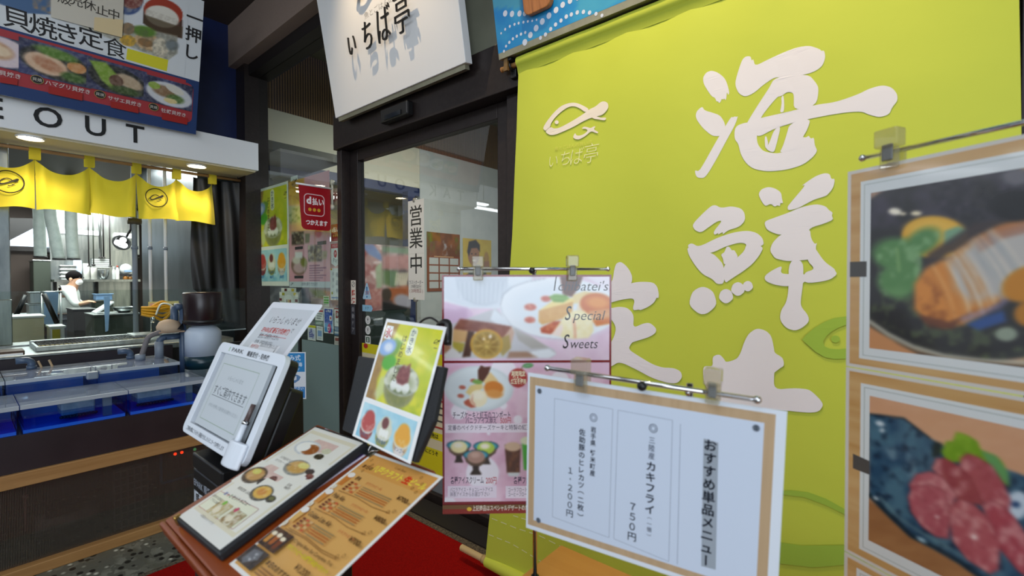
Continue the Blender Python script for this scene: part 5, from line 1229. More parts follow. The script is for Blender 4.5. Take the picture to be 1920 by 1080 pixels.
for u0, v0, u1, v1 in ((553, 463, 568, 467), (595, 453, 612, 458), (552, 517, 569, 522)): 
    a = P.px(u0, v0); b = P.px(u1, v1); P.rr(a[0], a[1], b[0], b[1], 0.004, '#3a3238')
for r in range(7):
    a = P.px(580, 497+r*4.6); b = P.px(580+20+6*((r*5) % 3), 499+r*4.6); P.rect(a[0], a[1], b[0], b[1], '#a5708c')
a = P.px(542, 527); P.rect(0, a[1]+0.005, W_, H_, '#c9d3dd')
P.text('お持ち帰りできます', W_*0.52, H_-0.018, 0.034, '#3d4a70', 0.01, 'c'); fish(P, W_*0.07, H_-0.03, 0.05, '#22263a', FISH[:3])
glass_sheet('pink_dessert_poster', 'pink dessert poster with bowl photographs inside the side window', 'poster', P)
# small print peeking over the red banner
P = Print((GX+0.03, 3.86, 2.30), (0.25, -1, 0), (0.1, 0, 1), 0.20, 0.15, 0.001, '#b9a592'); pc = P.pic(0, 0, 0.20, 0.15, 24, 18); pc.U = pc.X/0.2*100; pc.V = pc.Y/0.15*70
pc.fill('#b09a86').noise(0.08, '#d5b6a8', amt=0.8, seed=2).ell(45, 35, 26, 20, '#b06a60', 0, 0.4).poly([(78, 0), (84, 0), (88, 70), (82, 70)], '#d9dcd8', 2).done()
glass_sheet('curled_photo_print', 'curled photo print sticking up behind the red hanging banner', 'photo', P)
P = glass_print(545, 330, 558, 356, col='#d7dde0'); fish(P, P.W*0.5, P.H*0.45, P.W*0.75, '#28303a', FISH[:3]); P.rect(P.W*0.25, P.H*0.62, P.W*0.75, P.H*0.66, '#5a6068'); P.rect(P.W*0.25, P.H*0.72, P.W*0.75, P.H*0.76, '#5a6068')
glass_sheet('fish_emblem_card', 'small white card with a fish emblem left of the red hanging banner', 'card', P)
# red hanging banner on its suction arm (stands out from the glass, facing the visitor)
hb = thing('payment_banner', 'red hanging banner lettered つかえます on a suction arm', 'banner', (1.9, 3.69, 1.95))
P = Print((1.765, 3.69, 2.268), (1, 0, 0), (0, 0, 1), 0, 0); pl = [(0, 0), (0.268, 0), (0.272, 0.33)]+[(0.272-0.03*(1-math.cos(a)), 0.345-0.02+0.025*math.sin(a)+0.0) for a in (0.5, 1.0, 1.5)]+[(0.06, 0.353), (0.035, 0.345), (0.022, 0.325)]
P.prism([(a, -b) for a, b in pl][::-1], P.o, P.w, P.u, -P.n*0.002, 0, '#a3121f')
P.rring(0.043, 0.060, 0.218, 0.238, 0.035, 0.007, '#e8c8cc'); P.text('d', 0.064, 0.140, 0.078, '#f6eef0', 0.05); P.text('払い', 0.112, 0.142, 0.060, '#f6eef0', 0.04, sx=0.85)
for x in (0.092, 0.130, 0.168): P.ell(x, 0.188, 0.014, 0.014, '#dba93a')
P.text('つかえます', 0.150, 0.310, 0.048, '#f6eef0', 0.04, 'c', fit=0.185); P.build('cloth', BOARD, hb)
MB().tube([(1.745, 3.69, 2.275), (2.05, 3.69, 2.275)], 0.008, 10).build('rod', M_WHITE, hb, True)
b = MB(); b.tube([(2.052, 3.69, 2.12), (2.052, 3.69, 2.33)], 0.008, 10).tube([(2.040, 3.69, 2.12), (2.062, 3.69, 2.12)], 0.022, 14).tube([(2.040, 3.69, 2.33), (2.062, 3.69, 2.33)], 0.022, 14); b.build('suction_mount', mat('clear_plastic_mount', '#c9c9b8', 0.2), hb, True)
# stickers on the side window
def sticker(u0, v0, u1, v1, col, label, draw=None, name='window_sticker', X=GX+0.007, cat='sticker', rad=0.0):
    P = glass_print(u0, v0, u1, v1, X, col, 0.0006, rad=rad)
    if draw: draw(P, P.W, P.H)
    return tag(P.build(name, PAPER), label, cat)
def lines(P, x0, y0, x1, n, dy, col, t=0.006):
    for k in range(n): P.rect(x0, y0+k*dy, x1-(x1-x0)*0.15*((k*7) % 3), y0+k*dy+t, col)
def d_red(P, W, H):
    P.text('d払い', W*0.5, H*0.45, W*0.34, '#f4e6e8', 0.03, 'c')
    for k in range(3): P.ell(W*(0.28+0.22*k), H*0.68, W*0.075, W*0.075, '#d6a83a')
sticker(621, 420, 637, 452, '#a81c1c', 'red payment sticker with three yellow dots under the red hanging banner', d_red)
def payp(P, W, H):
    P.rect(0, 0, W, H*0.19, '#c3202c'); P.text('使えます', W*0.5, H*0.14, W*0.19, '#f2d8da', 0.0, 'c'); P.ell(W*0.5, H*0.44, W*0.18, W*0.24, '#c3202c'); P.text('P', W*0.5, H*0.50, W*0.26, '#f6f0f0', 0.02, 'c'); P.text('Pay', W*0.5, H*0.80, W*0.36, '#6a7076', 0.0, 'c')
P = glass_print(621, 457, 637, 500, col='#eef0f2'); W_, H_ = P.W, P.H; P.v = []; P.f = []; P.m = []; P.c = []
P.prism([(a, -b) for a, b in ((0, 0), (W_, 0), (W_, H_*0.85), (W_*0.5, H_), (0, H_*0.85))][::-1], P.o, P.w, P.u, -P.n*0.0006, 0, '#eef0f2'); payp(P, W_, H_)
tag(P.build('window_sticker', PAPER), 'white pointed payment sticker with a red top and emblem by the door jamb', 'sticker')
def vnote(P, W, H):
    P.text('商品券取扱店', W*0.72, H*0.12, W*0.30, '#55607c', 0.0, vert=True, step=1.5); P.text('お使いいただけます', W*0.32, H*0.10, W*0.22, '#6c6488', 0.0, vert=True, step=1.6); P.rect(W*0.1, H*0.90, W*0.92, H*0.94, '#8a9fd0'); P.ell(W*0.18, H*0.78, W*0.08, W*0.08, '#b8b02c'); P.ell(W*0.12, H*0.03, W*0.1, W*0.05, '#d8a82c')
sticker(619.5, 503, 637, 563, '#eceef0', 'tall white notice with two columns of writing by the door jamb', vnote, 'window_notice', cat='notice')
def grn(P, W, H):
    P.rect(W*0.06, H*0.06, W*0.94, H*0.24, '#3f9a44'); P.rect(W*0.06, H*0.30, W*0.94, H*0.48, '#4fae50'); P.rect(W*0.06, H*0.54, W*0.94, H*0.70, '#58b65a'); P.text('電子マネー', W*0.5, H*0.88, W*0.17, '#5a6068', 0.0, 'c')
sticker(606.5, 555, 617, 575, '#e6ece4', 'small green striped sticker under the pink dessert poster', grn)
def blu(P, W, H):
    P.rect(W*0.08, H*0.05, W*0.92, H*0.62, '#2450b4'); P.text('e-Mail', W*0.5, H*0.18, W*0.22, '#e8ecf8', 0.01, 'c'); P.text('交', W*0.36, H*0.45, W*0.42, '#6f8ae0', 0.01, 'c'); P.rr(W*0.60, H*0.30, W*0.85, H*0.50, W*0.05, '#f2f4fa'); P.ell(W*0.73, H*0.40, W*0.07, W*0.07, '#d02c3c')
    P.rect(W*0.08, H*0.62, W*0.92, H*0.95, '#4fa0dc'); P.ell(W*0.6, H*0.80, W*0.2, W*0.26, '#c02c7c'); P.text('ID', W*0.5, H*0.9, W*0.3, '#f0f2fa', 0.02, 'c')
sticker(607, 577, 625, 625, '#f0f2f4', 'tall blue and white payment sticker in the middle of the side window', blu)
def dcard(P, W, H): P.text('D', W*0.55, H*0.52, W*0.9, '#b3202c', 0.04, 'c'); P.rect(0, 0, W, H*0.06, '#b0343c'); P.text('Pay', W*0.5, H*0.8, W*0.3, '#8a8e92', 0.0, 'c')
sticker(627, 578, 637.5, 612, '#eef0f2', 'white sticker with a red letter D beside the tall blue sticker', dcard)
sticker(627, 613, 637.5, 629, '#5c7ea4', 'small blue-grey card sticker under the red D sticker', lambda P, W, H: (P.rect(0, H*0.55, W, H*0.8, '#d8dee6'), P.text('WAON', W*0.5, H*0.42, W*0.26, '#e6ecf2', 0.0, 'c')))
sticker(627, 631, 637.5, 648, '#e2d8d4', 'small white and brown sticker at the foot of the sticker column', lambda P, W, H: (P.rect(W*0.12, H*0.15, W*0.88, H*0.5, '#9a5a54'), lines(P, W*0.12, H*0.62, W*0.88, 2, H*0.14, '#8a8080', H*0.05)))
sticker(591, 580, 606, 601, '#ecedee', 'white sticker with a red band half hidden by the white welcome sheet', lambda P, W, H: (P.rect(W*0.3, H*0.05, W*0.98, H*0.22, '#b8242e'), lines(P, W*0.2, H*0.36, W*0.9, 3, H*0.2, '#6d7480', H*0.08)))
sticker(591, 602, 606, 610, '#3f6a50', 'dark green strip sticker above the white and violet sticker', lambda P, W, H: lines(P, W*0.1, H*0.3, W*0.9, 2, H*0.3, '#d8e4dc', H*0.12))
sticker(577, 610, 592, 638, '#e9e9ec', 'yellow topped sticker with violet characters', lambda P, W, H: (P.rect(0, 0, W, H*0.15, '#d8d02c'), P.rr(W*0.12, H*0.28, W*0.88, H*0.9, W*0.1, '#cfd4ea'), P.text('Edy', W*0.5, H*0.78, W*0.42, '#3a3aa0', 0.03, 'c'), P.text('楽', W*0.45, H*0.48, W*0.3, '#4a50b0', 0.01, 'c')))
sticker(593.5, 612, 605.5, 638, '#eaecef', 'white sticker with a pale blue square right of the yellow topped sticker', lambda P, W, H: (P.rect(W*0.18, H*0.3, W*0.82, H*0.72, '#8fb0de'), P.text('nanaco', W*0.5, H*0.88, W*0.17, '#5a6a8c', 0.0, 'c'), lines(P, W*0.2, H*0.1, W*0.8, 1, 0.1, '#9aa2ac', H*0.04)))
sticker(562, 600, 576, 612, '#dfe2e4', 'small white sticker left of the yellow topped sticker', lambda P, W, H: lines(P, W*0.1, H*0.2, W*0.9, 3, H*0.26, '#8a929a', H*0.1))
# paper cut-out with coloured squares
cb_ = glass_print(524, 540, 559, 570, col='#d9dbd8'); W_, H_ = cb_.W, cb_.H; cb_.v = []; cb_.f = []; cb_.m = []; cb_.c = []
cb_.prism([(a, -b) for a, b in [(0.10*W_, 0), (0.9*W_, 0), (0.9*W_, 0.25*H_), (W_, 0.25*H_), (W_, 0.9*H_), (0.85*W_, H_), (0.15*W_, H_), (0, 0.9*H_), (0, 0.25*H_), (0.1*W_, 0.25*H_)]][::-1], cb_.o, cb_.w, cb_.u, -cb_.n*0.0006, 0, '#cfd4d2')
for x, y, c_ in ((0.14, 0.0, '#e6e6e2'), (0.28, 0.04, '#5a1420'), (0.46, 0.0, '#e8e8e4'), (0.66, 0.04, '#c9b23c'), (0.0, 0.3, '#ececea'), (0.15, 0.3, '#a8a42c'), (0.76, 0.28, '#d8c66c'), (0.0, 0.66, '#6a1626'), (0.84, 0.68, '#6a1626'), (0.86, 0.38, '#eceae6')): cb_.rect(W_*x, H_*y, W_*(x+0.14), H_*(y+0.17), c_)
cb_.ell(W_*0.5, H_*0.72, W_*0.25, H_*0.3, '#dfe5e6'); 
for x, c_ in ((0.40, '#6c2a2a'), (0.48, '#c9a23c'), (0.55, '#b8641c'), (0.60, '#8a2a2c')): cb_.rect(W_*x, H_*0.72, W_*(x+0.04), H_*0.92, c_)
tag(cb_.build('paper_cutout', PAPER), 'paper cut-out edged with coloured squares under the two window posters', 'decoration')
# door: jamb strips, door leaf stickers
def kinen(P, W, H):
    P.ring(W*0.5, H*0.17, W*0.32, W*0.32, W*0.07, '#4a4a4c'); P.line([(W*0.28, H*0.24), (W*0.72, H*0.10)], W*0.07, '#4a4a4c')
    P.text('禁煙', W*0.5, H*0.40, W*0.72, '#b83a2c', 0.04, vert=True, step=1.25)
a = onX(662.5, 547, 1.955)
JX = 2.032
sticker(658, 525.5, 667, 570, '#e4dccf', 'white no smoking strip with red characters on the dark door jamb', kinen, 'no_smoking_strip', JX, 'sticker')
sticker(658, 572, 666, 627, '#3f3f46', 'dark grey strip with pale writing under the no smoking strip', lambda P, W, H: P.text('自動ドア', W*0.5, H*0.06, W*0.62, '#b0b0b4', 0.0, vert=True, step=1.4), 'door_notice_strip', JX, 'sticker')
P = glass_print(680, 531, 696, 561, GX-0.007, '#a9c6da'); W_, H_ = P.W, P.H; P.v = []; P.f = []; P.m = []; P.c = []
P.prism([(a, -b) for a, b in ((W_*0.42, 0), (W_*0.58, 0), (W_, H_*0.92), (W_*0.95, H_), (W_*0.05, H_), (0, H_*0.92))][::-1], P.o, P.w, P.u, -P.n*0.0006, 0, '#a9cbe0'); P.poly([(W_*0.42, H_*0.22), (W_*0.58, H_*0.22), (W_*0.54, H_*0.72), (W_*0.46, H_*0.72)], '#2f6fa6'); P.ell(W_*0.5, H_*0.85, W_*0.07, W_*0.07, '#2f6fa6'); P.text('注意', W_*0.5, H_*0.70, W_*0.30, '#b0545a', 0.0, 'c')
tag(P.build('warning_sticker', PAPER), 'triangular pale blue exclamation sticker on the door glass', 'sticker')
P = glass_print(679.5, 572, 699, 584, GX-0.007, '#8fc0dc'); W_, H_ = P.W, P.H; P.v = []; P.f = []; P.m = []; P.c = []
P.prism([(a, -b) for a, b in ((0, 0), (W_*0.85, 0), (W_, H_*0.5), (W_*0.85, H_), (0, H_))][::-1], P.o, P.w, P.u, -P.n*0.0006, 0, '#8fc0dc'); P.text('ドア', W_*0.45, H_*0.72, H_*0.55, '#28527a', 0.01, 'c'); tag(P.build('arrow_sticker', PAPER), 'pale blue arrow sticker under the triangular sticker on the door glass', 'sticker')
for i, (v0, v1, g) in enumerate(((592, 608, 0), (611, 627, 1))):
    P = glass_print(685, v0, 694.5, v1, GX-0.007, '#e6e8e6'); W_, H_ = P.W, P.H; P.v = []; P.f = []; P.m = []; P.c = []
    P.prism([(W_*(0.5+0.5*math.cos(a)), -H_*(0.5+0.5*math.sin(a))) for a in [-2*PI*k/24 for k in range(24)]], P.o, P.w, P.u, -P.n*0.0006, 0, '#e8eae8'); P.ring(W_/2, H_/2, W_*0.36, H_*0.36, W_*0.05, '#8c9092')
    P.ell(W_*0.5, H_*0.42, W_*0.14, H_*0.15, '#5c6062') if g == 0 else P.poly([(W_*0.38, H_*0.28), (W_*0.62, H_*0.28), (W_*0.58, H_*0.62), (W_*0.42, H_*0.62)], '#5c6062'); P.rect(W_*0.45, H_*0.55, W_*0.55, H_*0.72, '#5c6062')
    tag(P.build('round_sticker', PAPER), ['upper round white pictogram sticker on the door glass', 'lower round white pictogram sticker on the door glass'][i], 'sticker')
sticker(685, 630, 694.5, 654, '#e3e6e2', 'white sticker with a green figure under the round door stickers', lambda P, W, H: (P.rect(W*0.15, H*0.08, W*0.85, H*0.5, '#3a5a48'), P.ell(W*0.5, H*0.2, W*0.1, W*0.1, '#dfe6e0'), P.rect(W*0.4, H*0.27, W*0.6, H*0.45, '#dfe6e0'), lines(P, W*0.15, H*0.62, W*0.85, 3, H*0.12, '#8c9290', H*0.05)), 'pictogram_sticker', GX-0.007)
# the OPEN board
X = GX-0.02; a = onX(765.5, 470, X); c = onX(797.5, 470, X); zt = onX(781, 375, X).z; zb = onX(783, 562, X).z
ob = thing('open_board', 'tall white board lettered 営業中 hung on the door glass', 'sign board', (X, (a.y+c.y)/2, zb))
P = Print((X, a.y, zt), (-0.06, -1, 0), (0, 0, 1), a.y-c.y, zt-zb, 0.003, '#e4e0d6'); W_, H_ = P.W, P.H
for ch_, y in zip('営業中', (0.155, 0.38, 0.636)): P.text(ch_, W_*0.5, H_*y+0.058, 0.152, '#1a1815', 0.006, 'c', 1.08)
P.rect(0, H_*0.535, W_, H_*0.537, '#c4beb0')
P.text('ラストオーダー', W_*0.5, H_*0.842, W_*0.17, '#3b3835', 0.0, 'c', fit=W_*0.88); P.text('19時30分', W_*0.5, H_*0.884, W_*0.17, '#3b3835', 0.0, 'c'); P.text('( 20時閉店 )', W_*0.5, H_*0.926, W_*0.16, '#8c3a34', 0.0, 'c', fit=W_*0.84)
P.build('board', BOARD, ob)
for z in (zt+0.0, zb+0.0): MB().tube([(GX-0.005, (a.y+c.y)/2+0.02, z), (X-0.005, (a.y+c.y)/2+0.02, z)], 0.016, 14).build('suction_hook', mat('clear_suction_cup', '#a9a698', 0.15) if 'clear_suction_cup' not in bpy.data.materials else bpy.data.materials['clear_suction_cup'], ob, True)
# yellow notice on the lower door glass, behind the menu stand
P = glass_print(672, 655, 850, 868, GX-0.008, '#d6cfae'); W_, H_ = P.W, P.H
z0 = P.px(830, 690)[1]; P.rect(0, 0, W_, z0*0.85, '#d6cc1e'); zz = P.px(830, 815)[1]; P.rect(0, zz, W_, zz+0.05, '#d6cc1e'); zz2 = P.px(815, 842)[1]; P.rect(0, zz2, W_, H_, '#d6cc1e')
P.ell(W_*0.10, 0.02, 0.03, 0.02, '#b3342a'); 
for k in range(9): P.rect(W_*0.55, z0+0.04+k*0.045, W_*(0.97-0.03*(k % 3)), z0+0.052+k*0.045, '#4d4a40' if k % 4 else '#a83a30')
P.text('お持ち帰り販売は', W_*0.74, zz+0.038, 0.036, '#3a3620', 0.02, 'c'); P.text('お気軽にどうぞ', W_*0.76, zz2+0.04, 0.034, '#3a3620', 0.02, 'c')
tag(P.build('yellow_notice', PAPER), 'yellow edged notice on the lower door glass behind the black menu stand', 'notice')
# ================================================================== the lime banner by the door
F0 = onX(973, 117, 1.90); FB = onX(910, 1040, 1.71)
FL = Print(F0, (0, -1, 0), (F0.x-FB.x, 0, F0.z-FB.z), 0, 0); FL.step = 0.0015
flw = FL.px(1907, 100)[0]; flh = FL.px(912, 1040)[1]
LIME = '#bac445'; LIMED = '#97b440'; FW = '#dcd8dc'
def fwave(p):
    d = p-FL.o; x = d.dot(FL.w); y = -d.dot(FL.u)
    k = min(max((y-0.05)/0.5, 0), 1)
    return p+FL.n*(k*(0.010*math.sin(4.3*x+0.9*y)+0.006*math.sin(9.1*x-1.7*y+1))+0.004*math.sin(23*x+4*y)*math.exp(-y*3)-0.0*y)
FL.poly([FL.px(u, v) for u, v in ((973,120),(970,250),(962,440),(948,640),(935,800),(921,966),(914,1042))]+[(flw*0.35, flh), (flw*0.7, flh), (flw, flh), (flw+0.012, flh*0.5), (flw, 0.012)], LIME)
FL.d += 0.0009; FL.step = 0.00012
HAI = (1280, 70, 4)
for pl in ([(150,300),(175,260),(215,245),(265,262),(310,300),(330,340),(348,410),(338,430),(328,402),(325,450),(316,470),(310,452),(300,465),(290,455),(282,478),(270,490),(262,475),(250,478),(240,450),(215,440),(180,390),(155,345)],
           [(95,585),(105,550),(145,515),(160,545),(215,560),(275,580),(303,620),(318,660),(300,720),(265,740),(215,735),(150,680),(105,620)],
           [(360,590),(372,596),(385,588),(400,592),(412,585),(385,660),(320,780),(255,905),(195,1010),(160,1055),(110,1052),(95,1030),(90,995),(120,1005),(160,940),(225,820),(290,705)],
           [(440,170),(470,140),(508,138),(515,172),(528,158),(540,212),(640,160),(760,105),(860,70),(950,60),(1030,90),(1040,104),(1062,100),(1072,150),(1050,215),(1000,250),(940,272),(760,300),(690,290),(600,350),(540,405),(470,442),(420,420),(395,370),(392,320)],
           [(690,295),(740,330),(760,410),(705,440),(640,515),(578,598),(560,660),(480,650),(480,630),(560,500),(640,380)],
           [(690,290),(940,272),(1000,340),(1022,385),(1003,510),(830,545),(832,430),(822,408),(780,404),(740,432),(705,440),(660,400),(640,380)],
           [(735,440),(755,425),(760,550),(725,560),(740,490)],
           [(480,630),(590,595),(820,545),(1000,505),(1150,490),(1320,435),(1400,395),(1500,370),(1570,390),(1610,440),(1612,490),(1570,540),(1550,590),(1480,612),(1400,590),(1340,562),(1200,570),(970,605),(790,645),(680,680),(560,745),(540,700),(480,700)],
           [(385,690),(405,655),(480,630),(560,640),(550,750),(560,800),(600,850),(680,865),(720,865),(860,830),(890,745),(925,750),(945,735),(960,760),(985,750),(990,810),(1012,850),(975,900),(900,955),(780,990),(640,1003),(530,985),(470,940),(430,870),(415,795),(385,760)],
           [(685,680),(735,655),(700,800),(680,865),(615,830),(640,800)], [(800,640),(962,603),(935,690),(900,745),(860,835),(720,868),(750,810),(775,730)], [(610,740),(625,735),(640,800),(615,835)]): FL.ppoly(rounded(pl), FW, HAI)
SEN = (1270, 310, 3.375)
for pl in ([(510,180),(530,148),(575,133),(620,145),(655,170),(660,205),(668,240),(650,236),(648,258),(630,250),(615,262),(590,240),(555,258),(530,225)],
           [(695,262),(720,230),(815,120),(780,132),(870,70),(930,50),(965,55),(975,90),(998,85),(990,140),(950,190),(925,200),(870,215),(820,240),(760,272),(700,285)],
           [(95,380),(120,345),(210,258),(240,250),(275,270),(340,258),(400,270),(425,300),(428,350),(390,390),(320,410),(285,440),(290,420),(255,440),(262,425),(235,442),(228,420),(285,350),(255,352),(200,390),(150,427),(110,410)],
           [(60,510),(90,490),(135,518),(250,460),(350,425),(440,412),(500,425),(540,460),(548,510),(435,520),(435,495),(390,488),(300,515),(222,555),(110,560)], [(60,510),(222,555),(260,590),(295,632),(300,750),(250,752),(225,720),(160,690),(110,630),(70,565)],
           [(435,500),(548,510),(520,570),(470,630),(410,675),(340,720),(300,750),(290,630),(350,610),(385,580),(425,540)], [(275,565),(300,550),(310,515),(330,515),(345,540),(360,535),(375,560),(385,580),(350,615),(295,632),(290,590)],
           [(548,355),(600,335),(700,300),(780,265),(880,245),(940,260),(960,285),(985,300),(978,320),(990,345),(930,370),(840,395),(820,440),(690,440),(640,438),(590,420),(560,400)],
           [(660,430),(840,395),(845,460),(870,500),(885,490),(875,520),(890,590),(800,600),(700,608),(620,590),(605,570),(585,540),(600,490)],
           [(840,500),(870,520),(930,610),(995,655),(1000,668),(1014,690),(960,730),(800,750),(800,680),(875,657),(818,600)],
           [(690,768),(610,755),(555,730),(553,700),(590,670),(665,632),(652,682),(700,690),(810,680),(810,750)],
           [(705,600),(800,600),(795,760),(785,830),(780,890),(830,950),(835,990),(790,1030),(745,1047),(690,1030),(650,980),(655,920),(690,870),(705,790)]): FL.ppoly(rounded(pl), FW, SEN)
for cx, cy, r in ((163,856,84),(310,828,44),(385,783,42),(447,765,32)):
    FL.ppoly([(cx+r*(1+0.04*math.sin(5*a))*math.cos(a), cy+r*(1+0.03*math.cos(4*a))*math.sin(a)) for a in [2*PI*k/26 for k in range(26)]], FW, SEN)
TEI = (1140, 470, 4)
for pl in ([(50,100),(90,80),(130,110),(160,150),(178,195),(172,245),(120,290),(0,300),(-40,280),(30,240)],
           [(-100,300),(40,290),(120,255),(220,232),(330,235),(365,265),(378,320),(376,358),(360,350),(345,385),(300,420),(235,448),(230,440),(175,450),(200,355),(100,365),(0,395),(-100,400)],
           [(-40,450),(60,420),(130,425),(165,450),(188,490),(182,580),(260,545),(310,540),(360,585),(350,620),(300,650),(200,680),(170,690),(145,740),(220,790),(320,850),(400,878),(490,880),(545,905),(557,950),(520,995),(450,995),(330,960),(200,890),(80,832),(20,870),(-60,900),(-60,800),(40,660),(60,560)]): FL.ppoly(rounded(pl), FW, TEI)
DON = (1300, 600, 5.683)
FL.ppoly(rounded([(105,520),(130,487),(215,495),(208,395),(250,370),(290,368),(330,410),(355,452),(470,415),(510,350),(545,240),(590,150),(660,98),(710,92),(780,115),(835,170),(862,290),(868,350),(950,395),(968,440),(968,490),(930,510),(880,550),(865,560),(865,740),(1080,722),(1230,735),(1290,780),(1360,850),(1390,905),(1340,975),(1220,985),(900,950),(300,900),(120,700)]), FW, DON, up=False)
# small fish mark with the shop name
MK = (1000, 170, 6.75)
for pl in FISH: FL.ppoly(rounded(pl), '#e3d9cc', MK, up=False)
def ftext(ch, a, b, z, h, col, bold, **k):
    x, y = FL.px(z[0]+a/z[2], z[1]+b/z[2]); FL.d -= FL.step; FL.text(ch, x, y+h*0.36, h, col, bold, 'c', **k)
for ch, a, b, h in (('い',285,905,0.072),('ち',430,868,0.080),('ば',570,840,0.088),('亭',745,800,0.098)): ftext(ch, a, b, MK, h, '#dfe0a4', -0.012, sx=0.85, shear=0.1)
ftext('魚とごはんの旨い店', 520, 705, MK, 0.022, '#cdd05c', 0.0)
# pale green fish watermark and white stitched dashes
WM = (1300, 600, 5.683)
FL.ppoly([(1160,210),(1200,160),(1290,85),(1400,20),(1500,-20),(1640,-40),(1640,50),(1560,75),(1480,120),(1420,170),(1385,230),(1400,280),(1460,305),(1560,312),(1640,300),(1640,410),(1500,415),(1400,395),(1300,335),(1240,280)], LIMED, WM, up=False)
FL.ppoly([(1517+48*math.cos(a), 203+38*math.sin(a)) for a in [2*PI*k/18 for k in range(18)]], LIMED, WM, up=False)
W2 = (1240, 640, 2.454)
FL.ppoly([(540,685),(600,680),(680,690),(760,720),(850,770),(1000,870),(1000,930),(850,795),(760,750),(660,712),(540,698)], LIMED, W2, up=False)
FL.ppoly([(540,915),(650,932),(850,932),(1000,920),(1000,1010),(850,1022),(700,1032),(540,1012)], LIMED, W2, up=False)
def dashes(pts, n, t=0.004):
    Q = [FL.px(*p) for p in pts]
    seg = [math.dist(a, b) for a, b in zip(Q[:-1], Q[1:])]; tot = sum(seg); per = tot/n
    for k in range(n):
        o_ = []
        for q in (k*per, k*per+per*0.62):
            for (a, b), s_ in zip(zip(Q[:-1], Q[1:]), seg):
                if q <= s_: o_.append((a[0]+(b[0]-a[0])*q/s_, a[1]+(b[1]-a[1])*q/s_)); break
                q -= s_
        if len(o_) == 2: FL.d -= FL.step; FL.line(o_, t, '#d4d8a8')
dashes([(926,970),(970,990),(1012,1004),(1060,1028),(1130,1068),(1180,1100)], 13); dashes([(921,1000),(960,1018),(1000,1044),(1030,1062),(1060,1085)], 9); dashes([(964,966),(1000,978),(1060,1000),(1110,1028)], 9); dashes([(1330,1058),(1400,1070),(1460,1076)], 8)
vv, ff = [], []
c2, m2 = [], []
tv, tf = FL.v, FL.f
# refine long edges so that print and cloth follow the same gentle waves
NV = MB()
bycol = {}
for f, c in zip(tf, FL.c): bycol.setdefault(c, []).append(f)
for c, fl_ in bycol.items():
    idx = sorted({i for f in fl_ for i in f}); mp = {i: k for k, i in enumerate(idx)}
    a, b = subdivide_long([tv[i] for i in idx], [[mp[i] for i in f] for f in fl_], 0.07)
    NV.add([fwave(p) for p in a], b, 0, c)
fl = thing('lime_banner', 'large lime green cloth banner with white brush lettering beside the door', 'banner', (1.8, 0.6, 0.03))
_c = NV.build('printed_cloth', CLOTH, fl)
_c.data.polygons.foreach_set('use_smooth', [c == LIME for c in NV.c])
def sleeve(o, r, y0, y1, a0, a1, lip):
    """cloth folded over a rod: rod axis along the banner's width"""
    v = []; n = 14; ny = 60
    for j in range(ny+1):
        y = y0+(y1-y0)*j/ny; wob = 1+0.02*math.sin(y*9)+0.02*math.sin(y*23)
        row = [o+FL.w*y+FL.n*(r*wob*math.cos(math.radians(a0+(a1-a0)*k/n)))+FL.u*(r*wob*math.sin(math.radians(a0+(a1-a0)*k/n))) for k in range(n+1)]
        row.append(row[-1]*1.0+lip); v += row
    m = n+2
    return MB().add(v, [(j*m+k, (j+1)*m+k, (j+1)*m+k+1, j*m+k+1) for j in range(ny) for k in range(m-1)], 0, LIME)
sleeve(F0+FL.u*-0.004, 0.030, 0.0, flw, 115, -62, -FL.u*0.035-FL.n*0.012).build('rod_sleeve', CLOTH, fl, True)
BO = FL.o-FL.u*(flh+0.028)
xl = FL.px(914, 1042)[0]
sleeve(BO+FL.n*0.0, 0.030, xl, flw, 110, -120, Vector((0, 0, 0))).build('bottom_sleeve', CLOTH, fl, True)
M_POLE = wood('pale_wooden_dowel', '#d0a468', '#b8864a', 1, 14, 0.5)
ro = thing('banner_rod', 'wooden rod through the top hem of the lime banner', 'rod', F0)
MB().tube([F0+FL.u*-0.006-FL.w*0.115, F0+FL.u*-0.006+FL.w*(flw+0.08)], 0.0135, 14).build('dowel', M_POLE, ro, True)
MB().tube([F0+FL.u*-0.006-FL.w*0.118, F0+FL.u*-0.006-FL.w*0.112], 0.0145, 14).build('end_cap', mat('orange_wood_end', '#b8783c', 0.5), ro, True)
rb = thing('bottom_banner_rod', 'pale wooden rod sticking out of the bottom hem of the lime banner', 'rod', BO)
MB().tube([BO+FL.w*(xl-0.185), BO+FL.w*(flw)], 0.017, 14).build('dowel', mat('bare_wood', '#dcc08c', 0.6), rb, True)
MB().tube([BO+FL.w*(xl-0.03), BO+FL.w*(xl+0.0)], 0.021, 14).build('string_wrap', mat('string', '#b49a68', 0.9), rb, True)
bk = thing('banner_bracket', 'black clamp bracket holding the left end of the banner rod at the lintel', 'bracket', F0)
b = MB(); c = F0+FL.u*-0.006-FL.w*0.045
b.box((c.x-0.03, c.y-0.016, c.z+0.018), (1.93, c.y+0.016, c.z+0.040)); b.box((1.905, c.y-0.02, c.z-0.06), (1.93, c.y+0.02, c.z+0.13)); b.build('arm', M_BLACK, bk, bevel=0.004)
b = MB(); b.tube(arc(c, 0.022, -200, 30, 14, (1, 0, 0), (0, 0, 1)), 0.006, 8); b.build('hook', M_BLACK, bk, True)
MB().box((c.x-0.034, c.y+0.006, c.z-0.03), (c.x-0.022, c.y+0.03, c.z+0.045)).build('wood_wedge', wood('wedge_wood', '#8a6a3c', '#5c4422', 2, 20), bk)

